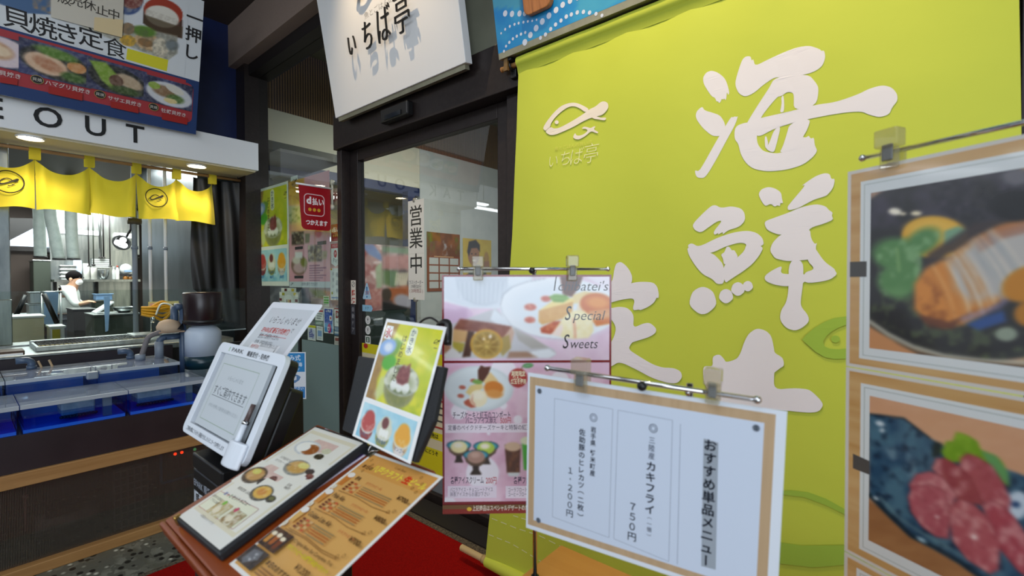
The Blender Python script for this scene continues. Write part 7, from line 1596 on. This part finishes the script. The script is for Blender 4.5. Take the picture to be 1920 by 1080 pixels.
# ================================================================== lectern with menus
SL = math.radians(19.9); SV = Vector((math.cos(SL), 0, math.sin(SL))); LN = Vector((-math.sin(SL), 0, math.cos(SL)))
LQ = Vector((0.561, 0.85, 1.1385))                       # a point of the sloping top
def lz(x): return LQ.z+(x-LQ.x)*math.tan(SL)
M_MAHO = wood('red_brown_lectern_wood', '#8f4216', '#76300c', 1, 7, 0.32)
lc = thing('lectern', 'red-brown wooden lectern with sloping top carrying the menus', 'lectern', (0.45, 0.88, 0))
x0, x1 = 0.258, 0.574
MB().obox(Vector((x0, 0.668, lz(x0)))-LN*0.03, SV*((x1-x0)/math.cos(SL)), (0, 0.445, 0), LN*0.03).build('sloping_top', M_MAHO, lc, bevel=0.004)
MB().obox(Vector((x0, 0.668, lz(x0)))-LN*0.03-SV*0.010, SV*0.010, (0, 0.445, 0), LN*0.031).build('book_stop', M_MAHO, lc, bevel=0.004)
MB().add([(0.31, 0.86, 0.0115), (0.45, 0.86, 0.0115), (0.45, 1.09, 0.0115), (0.31, 1.09, 0.0115), (0.31, 0.86, lz(0.31)-0.034), (0.45, 0.86, lz(0.45)-0.034), (0.45, 1.09, lz(0.45)-0.034), (0.31, 1.09, lz(0.31)-0.034)], [(0,3,2,1),(4,5,6,7),(0,1,5,4),(1,2,6,5),(2,3,7,6),(3,0,4,7)]).build('body', M_MAHO, lc)
MB().obox(Vector((0.545, 0.84, lz(0.545)))+LN*0.001, SV*0.028, (0, 0.035, 0), LN*0.004).build('metal_strip', M_STEEL, lc)
fs_ = Print((0.309, 1.085, 0.965), (0, -1, 0), (0, 0, 1), 0.40, 0.46, 0.004, '#b8a8ac')
fs_.rect(0.012, 0.014, 0.388, 0.446, '#8a4a34'); fs_.poly([(0.03, 0.02), (0.388, 0.02), (0.388, 0.11), (0.16, 0.10)], '#7a5a80'); fs_.text('テイクアウト', 0.06, 0.10, 0.055, '#d8d0e0', 0.04); fs_.text('お弁当販売中', 0.02, 0.175, 0.062, '#d6c81e', 0.06); fs_.text('本日のおすすめ', 0.04, 0.26, 0.048, '#e6ddd6', 0.03)
tag(fs_.build('lectern_sign', GLOSSY), 'framed reddish sign with yellow lettering on the front of the lectern', 'sign')
LP = Print(LQ, (0, -1, 0), SV, 0, 0)
def on_lectern(TL, TR, d, W, H, t, col):
    LP.d = 0; o = LP.o; LP.o = LQ+LN*d; a = LP.px(*TL); b = LP.px(*TR); q = math.atan2(b[1]-a[1], b[0]-a[0]); p = LP.at(*a); LP.o = o
    w = LP.w*math.cos(q)-LP.u*math.sin(q); u = LP.n.cross(w)
    return Print(p, w, u, W, H, t, col)
def at_lectern(x, y, q, d, W, H, t, col):
    q = math.radians(q); w = LP.w*math.cos(q)-LP.u*math.sin(q)
    return Print(LQ+LN*d+LP.w*x-LP.u*y, w, LP.n.cross(w), W, H, t, col)
# black menu book
bk_ = thing('menu_book', 'black menu book open at a page of set meal photographs on the lectern', 'menu book', LQ+Vector((-0.1, 0.12, 0.01)))
P = at_lectern(-0.2135, 0.0125, -2.5, 0.020, 0.19, 0.294, 0.0006, '#e6e4dc'); W_, H_ = 0.19, 0.294
cv = MB(); cv.obox(P.at(-0.006, H_+0.006, -0.0185), P.w*(W_+0.0135), P.u*(H_+0.013), P.n*0.0175); cv.build('cover', M_LEATHER, bk_, bevel=0.004)
MB().obox(P.at(0.0, H_-0.001, -0.0012), P.w*W_, P.u*(H_-0.002), P.n*0.0005).build('page_block', M_WHITE, bk_)
P.rect(0.006, 0.010, 0.184, 0.270, '#e0d8bd'); P.rect(0.013, 0.020, 0.177, 0.262, '#e9e6da')
def mdish(cx, cy, w, h, kind):
    x, y = P.px(320+cx/3.692, 790+cy/3.692); pc = P.pic(x-w/2, y-h/2, x+w/2, y+h/2, 52, 40); pc.U = (pc.X-x)/w*100; pc.V = (pc.Y-y)/h*76
    pc.fill('#e9e6da')
    if kind in (0, 1): pc.ell(18, -24, 40, 26, '#d9b9ae', 0, 0.05)
    if kind == 0: pc.ell(-14, 0, 36, 26, '#c9cdd0', 0, 0.06).ell(-14, 0, 31, 21, '#f2f1ea', 0, 0.1).ell(-2, 2, 22, 19, '#9a5a2a', 0, 0.2).ell(-24, 2, 17, 15, '#f5f3ea', 0, 0.15).ell(38, -10, 13, 10, '#c9c8a8', 0, 0.2).ell(38, 12, 13, 10, '#3c3420', 0, 0.1)
    elif kind == 1: pc.ell(-18, 2, 30, 25, '#4a3a2c', 0, 0.08).ell(-18, 0, 24, 18, '#c79858', 0, 0.3).ell(-24, -8, 12, 8, '#d8d06a', 0, 0.3).ell(20, 8, 13, 10, '#2c2622', 0, 0.1).ell(32, -8, 11, 9, '#5a2a24', 0, 0.1).ell(20, 24, 9, 7, '#e8e6e0', 0, 0.1)
    elif kind == 2: pc.ell(-14, 2, 34, 26, '#8a8c88', 0, 0.06).ell(-14, 0, 28, 20, '#c89a4c', 0, 0.3).ell(-4, -10, 16, 9, '#dcd070', 0, 0.3).ell(26, -2, 12, 9, '#3a2a24', 0, 0.1).ell(38, 10, 11, 9, '#6a2f28', 0, 0.1).ell(30, 20, 8, 6, '#e6e4de', 0, 0.1)
    else: pc.ell(-12, 4, 32, 26, '#55534c', 0, 0.06).ell(-12, 2, 26, 20, '#e0b04c', 0, 0.2).ell(-14, 2, 14, 10, '#d08a3a', 0, 0.5).ell(28, 6, 14, 11, '#3b3628', 0, 0.1).ell(28, 4, 8, 6, '#6a6a3a', 0, 0.3)
    pc.noise(0.16, '#f5ead0', amt=0.22, seed=kind+2, lo=0.5).done()
mdish(975, 195, 0.120, 0.062, 0); mdish(620, 385, 0.120, 0.068, 1); mdish(905, 330, 0.115, 0.062, 2); mdish(660, 500, 0.100, 0.056, 3)
def bt(txt, cx, cy, h, col, bold=0.0, al='c'):
    x, y = P.px(320+cx/3.692, 790+cy/3.692); P.text(txt, x, y, h, col, bold, al)
bt('八戸前沖さば', 790, 268, 0.0080, '#6a625a'); bt('カツカレー 1,200円', 770, 292, 0.0075, '#6a625a'); bt('刺身定食 1,500円', 505, 490, 0.0078, '#6a625a'); bt('天丼', 812, 450, 0.0078, '#6a625a'); bt('980円', 795, 470, 0.0075, '#6a625a')
q = [P.px(320+a/3.692, 790+b/3.692) for a, b in ((345, 485), (612, 610), (430, 748), (195, 588))]; P.poly(q, '#e6e6cc'); P.line(q+[q[0]], 0.0008, '#b8606a')
for i, (tx, c_) in enumerate((('ほ','#4a6ab0'),('っ','#b04a5a'),('と','#4a8a4a'),('セ','#5a5048'),('ッ','#5a5048'),('ト','#5a5048'),('メ','#5a5048'),('ニ','#5a5048'),('ュ','#5a5048'),('ー','#5a5048'))):
    x, y = P.px(320+(372+i*18)/3.692, 790+(510+i*9)/3.692); P.text(tx, x, y, 0.0095, c_, 0.02, 'c')
for (a, b, c_) in ((340, 610, '#b89a5a'), (430, 672, '#8a6a3a')):
    x, y = P.px(320+a/3.692, 790+b/3.692); pc = P.pic(x-0.024, y-0.016, x+0.024, y+0.016, 24, 16); pc.U = (pc.X-x)/0.024*50; pc.V = (pc.Y-y)/0.016*34
    pc.fill('#c9c2a0').noise(0.06, c_, amt=0.9, seed=int(a)).noise(0.1, '#f0ece0', amt=0.6, seed=int(b), lo=0.55).ell(-10, 8, 22, 14, '#e6dcc0', 0, 0.2).done()
for a, b, c_ in ((378, 570, '#7ab83c'), (458, 618, '#c8506a')):
    x, y = P.px(320+a/3.692, 790+b/3.692); P.ell(x, y, 0.0052, 0.0052, c_)
bt('お好みの定食に', 320, 540, 0.0065, '#7a746a'); bt('プラス 300円', 300, 565, 0.0065, '#7a746a'); bt('※写真はイメージです', 245, 690, 0.0060, '#8a847a')
P.build('page', GLOSSY, bk_)
M_BRASS = mat('brass', '#b08a48', 0.25, 1.0)
MB().obox(P.at(-0.009, H_+0.008, -0.0195), P.w*0.012, P.u*0.012, P.n*0.0205).build('brass_corner', M_BRASS, bk_, bevel=0.002)
# purple flyer partly under the book
F_ = at_lectern(-0.2155, -0.0097, 4.0, 0.0016, 0.21, 0.297, 0.0006, '#d8cfe0'); F_.rect(0.006, 0.006, 0.204, 0.291, '#5a3f78'); F_.text('冬の味覚フェア', 0.02, 0.05, 0.026, '#e6d8ee', 0.03)
tag(F_.build('purple_flyer', GLOSSY), 'purple flyer mostly hidden under the black menu book', 'flyer')
# beer menu
P = on_lectern((700.5, 848), (830.5, 894), 0.0012, 0.21, 0.297, 0.0008, '#f0ece6')
P.rect(0.006, 0.006, 0.204, 0.291, '#dca860'); P.rect(0.006, 0.006, 0.204, 0.05, '#d89c50')
pcx = lambda a, b: P.px(320+a/3.692, 790+b/3.692)
def bl(txt, a, b, h, col, bold=0.0, al='l', fit=None, **k):
    x, y = pcx(a, b); P.text(txt, x, y, h, col, bold, al, fit=fit, **k)
YT = '#f0dc4a'; DK = '#4a2c18'; RD = '#c03a28'
P.text('八戸クラフト', 0.045, 0.041, 0.0185, YT, 0.03, sx=0.82); P.text('生', 0.138, 0.041, 0.020, '#d63a1c', 0.05); P.text('ビール', 0.157, 0.041, 0.0185, YT, 0.03, sx=0.8); P.text('Craft Beer', 0.11, 0.020, 0.008, '#7a4a20', 0.0, 'c')
for x, y in ((0.02,0.02),(0.035,0.03),(0.17,0.018),(0.185,0.03),(0.19,0.05),(0.175,0.045),(0.03,0.05)): P.ring(x, y, 0.003, 0.0035, 0.0009, '#7a4e22', 12)
P.text('本日の', 0.016, 0.043, 0.011, '#5c3418', 0.02)
Ys = (0.062, 0.112, 0.162)
for i, (nm, pr, c_) in enumerate((('IPA', '¥700', '#c9782a'), ('Pale Ale', '¥800', '#d08a3a'), ('Golden Lite Ale', '¥700', '#e0b060'))):
    y = Ys[i]
    P.poly([(0.010, y+0.008), (0.026, y+0.008), (0.024, y+0.034), (0.012, y+0.034)], c_); P.ell(0.018, y+0.006, 0.0095, 0.0065, '#eee8de'); P.ell(0.012, y+0.042, 0.005, 0.006, '#e6ddc8'); P.text('%d' % (5+i), 0.012, y+0.0445, 0.006, '#8a7a5c', 0, 'c')
    P.text(nm, 0.036, y+0.012, 0.0135, DK, 0.01, sx=0.8); P.text('クラフトビール', 0.036+0.02+0.005*len(nm), y+0.012, 0.007, RD, 0.0); P.text(pr, 0.166, y+0.016, 0.0135, DK, 0.012); P.text('(税込)', 0.190, y+0.016, 0.0055, DK, 0.0)
    for r in range(4):
        for q_ in range(3): P.rect(0.036+q_*0.012, y+0.018+r*0.0062, 0.044+q_*0.012, y+0.0222+r*0.0062, '#7a3a20' if q_ == 0 else ('#c8623a' if (r+q_+i) % 2 else '#d9b078'))
    for r in range(5): P.rect(0.076, y+0.0195+r*0.0048, 0.076+0.085-0.013*((r*3+i) % 3), y+0.0215+r*0.0048, '#b8642c' if r in (2, 3) else '#9a8258')
    P.line([(0.034, y+0.0462), (0.09, y+0.0440), (0.14, y+0.0475), (0.186, y+0.0445)], 0.0011, '#8a5a2a')
    P.ring(0.18, y+0.0435, 0.003, 0.0036, 0.0009, '#7a4e22', 12); P.ring(0.19, y+0.038, 0.003, 0.0036, 0.0009, '#7a4e22', 12)
pc = P.pic(0.010, 0.215, 0.066, 0.252, 40, 28); pc.U = (pc.X-0.010)/0.056*100; pc.V = (pc.Y-0.215)/0.037*66
pc.fill('#5a3a24').noise(0.05, '#2c1c14', amt=0.8, seed=3)
for k, (a, b) in enumerate(((18, 20), (46, 18), (74, 22))): pc.poly([(a-11, b), (a+11, b), (a+9, b+34), (a-9, b+34)], ('#c98a3a', '#a85a20', '#7a3a18')[k], 3).ell(a, b, 12, 7, '#f0e2c4', 0, 0.2)
pc.done()
P.text('Original Beer Set Complete Trio', 0.076, 0.222, 0.0085, DK, 0.0); P.text('クラフトビール3種飲み比べセット', 0.074, 0.234, 0.0092, '#d8c81e', 0.03, sx=0.85); P.text('¥1,200', 0.13, 0.252, 0.0135, DK, 0.012); P.text('(税込)', 0.176, 0.252, 0.0055, DK)
pc = P.pic(0.010, 0.256, 0.062, 0.288, 40, 26); pc.U = (pc.X-0.010)/0.052*100; pc.V = (pc.Y-0.256)/0.032*62
pc.fill('#4a3c34').noise(0.05, '#2a2422', amt=0.8, seed=5).poly([(20, 10), (70, 4), (80, 30), (40, 60), (16, 50)], '#6c6c70', 6).noise(0.1, '#c9c9cc', amt=0.8, seed=7, mask=pc.mask([(20, 10), (70, 4), (80, 30), (40, 60)], 6), lo=0.5).done()
P.text('本日のおすすめ小鉢 1品', 0.072, 0.269, 0.010, DK, 0.02)
for r in range(3): P.rect(0.072, 0.274+r*0.005, 0.14+0.02*(r % 2), 0.2765+r*0.005, '#9a6a3a')
P.line([(0.03, 0.212), (0.09, 0.209), (0.15, 0.213), (0.186, 0.210)], 0.0011, '#8a5a2a')
tag(P.build('beer_menu', GLOSSY), 'orange craft beer price list on the lectern beside the black menu book', 'menu')
rg = thing('ring_clip', 'small steel ring clip at the top corner of the orange beer list', 'clip', P.at(0.012, 0.0, 0.004))
MB().tube([P.at(0.008+0.012*math.cos(a), 0.004+0.010*math.sin(a), 0.005+0.004*math.sin(a*2)) for a in [2*PI*k/20 for k in range(21)]], 0.0009, 8).build('ring', M_CHROME, rg, True)
MB().obox(P.at(0.030, -0.002, 0.002), P.w*0.006, P.u*0.008, P.n*0.006).tube([P.at(0.018, 0.002, 0.006), P.at(0.032, -0.004, 0.006)], 0.0008, 6).build('black_tip', M_BLACK, rg)
# shaved ice poster on its black stand
th = math.radians(18.4); yw = math.radians(-92.3); w = Vector((math.cos(yw), math.sin(yw), 0)); nh = Vector((math.sin(yw), -math.cos(yw), 0))
u_ = Vector((0, 0, 1))*math.cos(th)-nh*math.sin(th); rl = math.radians(-1.5); w2 = w*math.cos(rl)+u_*math.sin(rl); u2 = -w*math.sin(rl)+u_*math.cos(rl)
KP = Print((0.619, 0.884, 1.415), w2, u2, 0.21, 0.258, 0.0008, '#f2f3f2'); koori_art(KP, 0.21, 0.297*0.975, 1.35, 0.2535)
tag(KP.build('shaved_ice_flyer', GLOSSY), 'lime yellow shaved ice flyer leaning on the black stand behind the lectern menus', 'poster')
ks = thing('black_menu_stand', 'black leaning menu stand behind the lime shaved ice flyer', 'stand', (0.60, 0.78, lz(0.62)))
KB = Print(KP.o-KP.n*0.003, w2, u2, 0, 0)
pl = [KB.px(*p) for p in ((672,667),(690,670),(800,684),(833,688),(812,790),(777,868),(641,806))]
pl = pl[:5]+[(min(p[0], 0.25), min(p[1], 0.285)) for p in pl[5:]]
KB.prism([(a, -b) for a, b in pl][::-1], KB.o, KB.w, KB.u, -KB.n*0.012, 0); KB.build('panel', M_LEATHER, ks, bevel=0.002)
MB().tube([KB.at(0.10, 0.10, -0.012), KB.at(0.10, 0.24, -0.06)], 0.006, 8).build('strut', M_BLACK, ks, True)
hp = [KB.at(*KB.px(u, v), -0.03) for u, v in ((762, 640), (764, 606), (772, 594), (786, 589), (798, 595), (806, 604))]
MB().tube(smooth_path(hp, 5), 0.0024, 8).build('carry_loop', M_BLACK, ks, True)
hp = [KB.at(*KB.px(u, v), -0.03) for u, v in ((800, 603), (812, 598), (820, 603), (818, 640))]
MB().tube(smooth_path(hp, 4), [0.004+0.004*min(i/4, 1) for i in range(13)], 10).build('knob', M_BLACK, ks, True)

# ================================================================== reception kiosk
KW, KH = 0.42, 0.26
yw = math.radians(-89.6); th = math.radians(23.7); w = Vector((math.cos(yw), math.sin(yw), 0)); nh = Vector((math.sin(yw), -math.cos(yw), 0)); u_ = Vector((0, 0, 1))*math.cos(th)-nh*math.sin(th)
K = Print((0.504, 1.544, 1.3215), w, u_, 0, 0)
ki = thing('reception_kiosk', 'white framed reception tablet on a black pedestal beside the lectern', 'kiosk', (0.5, 1.34, 0))
M_KW = mat('white_kiosk_plastic', '#dde3ec', 0.35); M_SCREEN = printed('matte_screen', 0.3, 0.4)
op = [K.px(*p) for p in ((415.5, 659), (518, 688), (456, 848), (355, 791))]
ox0 = (op[0][0]+op[3][0])/2; ox1 = (op[1][0]+op[2][0])/2; oy0 = (op[0][1]+op[1][1])/2; oy1 = (op[3][1]+op[2][1])/2
outer = rrect(0, 0, KW, KH, 0.022); inner = rrect(ox0, oy0, ox1, oy1, 0.004); n = len(outer)
b = MB()
for d0 in (0.0,): 
    A = [K.at(*p, 0.0) for p in outer]; B = [K.at(*p, 0.0) for p in inner]; A2 = [K.at(*p, -0.014) for p in outer]; B2 = [K.at(*p, -0.014) for p in inner]
    b.add(A+B+A2+B2, [(n+i, n+(i+1) % n, (i+1) % n, i) for i in range(n)]+[(i, (i+1) % n, 2*n+(i+1) % n, 2*n+i) for i in range(n)]+[(n+(i+1) % n, n+i, 3*n+i, 3*n+(i+1) % n) for i in range(n)])
b.build('bezel', M_KW, ki, bevel=0.0015)
MB().prism([(a, -b_) for a, b_ in rrect(0.006, 0.006, KW-0.006, KH-0.004, 0.02)][::-1], K.at(0, 0, -0.0145), K.w, K.u, -K.n*0.028).build('black_housing', M_BLACK, ki, bevel=0.004)
MB().prism([(a, -b_) for a, b_ in rrect(0.010, 0.07, KW-0.006, KH-0.006, 0.01)][::-1], K.at(0, 0, -0.043), K.w, K.u, -K.n*0.035).build('rear_box', M_BLACK, ki, bevel=0.004)
sc_ = [K.px(*p) for p in ((419, 658), (508.5, 682), (444, 842), (363, 796))]
sx0 = (sc_[0][0]+sc_[3][0])/2; sx1 = (sc_[1][0]+sc_[2][0])/2; sy0 = oy0; sy1 = oy1-0.004
S = Print(K.at(sx0, sy0, -0.004), K.w, K.u, sx1-sx0, sy1-sy0, 0.009, '#c3cad0'); SWd, SHt = S.W, S.H
fr_ = [S.px(*p) for p in ((417.6, 680), (485.5, 699), (440, 817), (376.7, 784))]
gx0 = (fr_[0][0]+fr_[3][0])/2; gx1 = (fr_[1][0]+fr_[2][0])/2; gy0 = (fr_[0][1]+fr_[1][1])/2; gy1 = (fr_[3][1]+fr_[2][1])/2
S.frame(gx0, gy0, gx1, gy1, 0.0016, '#8aa08c'); gw = gx1-gx0
x, y = S.px(437, 712); S.text('いらっしゃいませ', (gx0+gx1)/2, y+0.004, 0.014, '#8a9298', 0.0, 'c', fit=gw*0.42)
x, y = S.px(431, 741); S.text('すぐご案内できます', (gx0+gx1)/2, y+0.009, 0.028, '#4c545c', 0.004, 'c', fit=gw*0.90); S.rect(gx0+gw*0.05, y+0.014, gx1-gw*0.05, y+0.0155, '#5c646c')
x, y = S.px(419, 770); S.text('ボタンを押して番号札をお取りください', (gx0+gx1)/2, y+0.004, 0.011, '#a2aab0', 0.0, 'c', fit=gw*0.82)
S.build('tablet_screen', M_SCREEN, ki)
T = Print(K.at(0, 0, 0.0), K.w, K.u, 0, 0); T.d = 0.0002
a = T.px(434, 662); hh = oy0*0.52
T.text('E', T.px(429, 657)[0], oy0*0.70, hh, '#6aa84c', 0.01); T.text('PARK', T.px(434.5, 658)[0], oy0*0.70, hh, '#23272c', 0.012, fit=T.px(455, 664)[0]-T.px(434.5, 658)[0])
T.text('順番受付・発券機', T.px(463, 665)[0], oy0*0.74, hh, '#2a2e34', 0.014, fit=T.px(503, 676)[0]-T.px(463, 665)[0])
T.text('ご利用の際はこちらから 順番がきましたらモニターでお呼びします', 0.03, oy1+(KH-oy1)*0.66, (KH-oy1)*0.42, '#5a6068', 0.008, fit=KW*0.64); T.build('bezel_lettering', PAPER, ki)
# pen and its holder on the right of the tablet
h0 = K.px(432, 822); h1 = K.px(468, 822); hb_ = K.px(440, 878)
cx = K.px(452, 835)[0]; b = MB(); hy0 = K.px(448, 825)[1]; hy1 = min(K.px(438, 878)[1], KH+0.012)
hw = 0.040
b.prism([(hw*math.cos(a), hw*0.55*math.sin(a)) for a in [PI*k/12 for k in range(13)]], K.at(cx, hy1, 0.0), K.w, K.n, K.u*(hy1-hy0)); b.build('pen_holder', M_KW, ki, bevel=0.004)
p0 = K.at(cx-0.004, hy0+0.02, 0.010); p1 = K.at(cx-0.004, hy0-0.085, 0.008)
pn = thing('stylus_pen', 'white and chrome pen standing in the holder of the reception tablet', 'pen', p0)
MB().tube([p0, p0.lerp(p1, 0.55)], 0.007, 12).build('barrel', M_KW, pn, True); MB().tube([p0.lerp(p1, 0.55), p0.lerp(p1, 0.62)], 0.0085, 12).build('clip_ring', M_CHROME, pn, True); MB().tube([p0.lerp(p1, 0.62), p1], [0.006, 0.0055], 12).build('grip', mat('brown_pen_grip', '#5a4a48', 0.35), pn, True)
# pedestal
b = MB(); b.box((0.40, 1.235, 1.004), (0.62, 1.449, 1.044)); b.build('pedestal_cap', M_BLACK, ki, bevel=0.004)
MB().box((0.402, 1.10, 0.0115), (0.66, 1.452, 1.002)).build('pedestal', M_BLACK, ki, bevel=0.004)
MB().add([(0.46, 1.24, 1.044), (0.60, 1.24, 1.044), (0.60, 1.44, 1.044), (0.46, 1.44, 1.044), (0.50, 1.24, 1.16), (0.60, 1.24, 1.20), (0.60, 1.44, 1.20), (0.50, 1.44, 1.16)], [(0,3,2,1),(4,5,6,7),(0,1,5,4),(1,2,6,5),(2,3,7,6),(3,0,4,7)]).build('support_block', M_BLACK, ki)
T = Print((0.4015, 1.449, 1.0), (0, -1, 0), (0, 0, 1), 0, 0); T.text('EPARK 順番受付システム', 0.004, 0.042, 0.024, '#9aa0ac', 0.01); T.text('順番待ち受付機', 0.003, 0.085, 0.036, '#c3c9d2', 0.03); T.text('タッチしてください', 0.05, 0.125, 0.022, '#8a909a', 0.0); T.build('pedestal_lettering', PAPER, ki)
# welcome sheet behind the tablet
yw = math.radians(-87.6); th = math.radians(38.8); w = Vector((math.cos(yw), math.sin(yw), 0)); nh = Vector((math.sin(yw), -math.cos(yw), 0)); u_ = Vector((0, 0, 1))*math.cos(th)-nh*math.sin(th)
Wp = Print((0.66, 1.561, 1.432), w, u_, 0.297, 0.174, 0.0012, '#e4e9f0', rad=0.008)
Wp.rect(0.022, 0.022, 0.276, 0.173, '#ccd2d8')
def wt(txt, u0, v0, u1, v1, col, bold, h, **k):
    a = Wp.px(u0, v0); b_ = Wp.px(u1, v1); Wp.text(txt, a[0], (a[1]+b_[1])/2, h, col, bold, 'l', fit=b_[0]-a[0], **k)
wt('いらっしゃいませ', 502, 607, 561, 607, '#2c2f36', -0.004, 0.030, shear=0.15)
a = Wp.px(486, 616); b_ = Wp.px(543, 628); y = Wp.px(500, 622)[1]
wt('EPARK(順番受付発券機)', 487, 624, 542, 624, '#b8352c', 0.03, 0.020); a = Wp.px(487, 627); b_ = Wp.px(542, 627); Wp.rect(a[0], a[1], b_[0], a[1]+0.0015, '#b8352c'); wt('で', 543, 624, 548, 624, '#4a4e56', 0.0, 0.018)
wt('受付してお待ちください。', 481, 635, 523, 635, '#4a4e56', 0.01, 0.019)
a = Wp.px(473, 641); b_ = Wp.px(532, 641); Wp.rect(a[0], a[1], b_[0], 0.171, '#e3e6ea')
wt('受付後、店内でお待ちの方は', 474, 645, 510, 645, '#5c6068', 0.0, 0.014); wt('呼出時不在の', 468, 652, 484, 652, '#b8453c', 0.01, 0.014); wt('場合は次の方をご案内いたします', 485, 652, 520, 652, '#5c6068', 0.0, 0.014)
wl_ = Wp.build('welcome_sheet', GLOSSY); tag(wl_, 'white laminated welcome sheet いらっしゃいませ leaning behind the reception tablet', 'notice')
for x in (0.07, 0.22): MB().tube([Wp.at(x, 0.15, -0.004), Vector((0.545, Wp.at(x, 0.15).y, 1.275))], 0.004, 8).build('sheet_holder', M_BLACK, ki, True)
# sanitiser sign on its black post
c0 = onD(574, 748, 2.73); Rr = Vector((RIGHT.x, RIGHT.y, 0)).normalized(); hS = (c0-onD(572, 660, 2.73)).length
HS = Print(Vector((c0.x, c0.y, c0.z+hS))-Rr*0.205, Rr, (0, 0, 1), 0.205, hS, 0.002, '#dfe6ee')
HS.rect(0.006, 0.006, 0.199, hS*0.42, '#2f86c4'); HS.rect(0.006, hS*0.74, 0.199, hS-0.006, '#3a84c6'); HS.text('足ふみ式', 0.040, hS*0.17, 0.036, '#dbe8f4', 0.02, fit=0.135); HS.text('アルコール消毒', 0.02, hS*0.30, 0.026, '#cfe2f2', 0.02, fit=0.165); HS.text('お願いします', 0.06, hS*0.39, 0.017, '#c6dcee', 0.0, fit=0.11)
HS.poly([(0.10, hS*0.50), (0.135, hS*0.47), (0.160, hS*0.49), (0.175, hS*0.53), (0.165, hS*0.60), (0.14, hS*0.66), (0.11, hS*0.62)], '#5f86b4'); HS.poly([(0.115, hS*0.52), (0.15, hS*0.51), (0.15, hS*0.59), (0.125, hS*0.61)], '#dfe6ee'); HS.rect(0.07, hS*0.62, 0.10, hS*0.68, '#2f6fb0'); HS.text('足で踏んでください', 0.02, hS*0.80, 0.020, '#e3edf6', 0.02, fit=0.17); HS.rr(0.085, hS*0.83, 0.12, hS*0.93, 0.006, '#a82a34'); HS.text('消毒液', 0.145, hS*0.93, 0.012, '#d6e4f2', 0.0)
hs = thing('sanitiser_stand', 'blue and white hand sanitiser sign on a black post behind the reception tablet', 'sign stand', (c0.x-0.08, c0.y+0.06, 0))
HS.build('sign_plate', BOARD, hs)
pc_ = HS.at(0.125, hS, -0.02); b = MB(); b.box((pc_.x-0.025, pc_.y-0.02, 0.0115), (pc_.x+0.025, pc_.y+0.02, pc_.z+0.16)); b.build('post', M_BLACK, hs, bevel=0.003)
pp = HS.at(0.163, 0.0, -0.02); MB().box((pp.x-0.008, pp.y-0.008, pc_.z), (pp.x+0.008, pp.y+0.008, pp.z+0.10)).build('bottle_rod', M_BLACK, hs)
MB().box((pc_.x-0.15, pc_.y-0.15, 0.0115), (pc_.x+0.15, pc_.y+0.15, 0.022)).build('base', M_BLACK, hs, bevel=0.004)
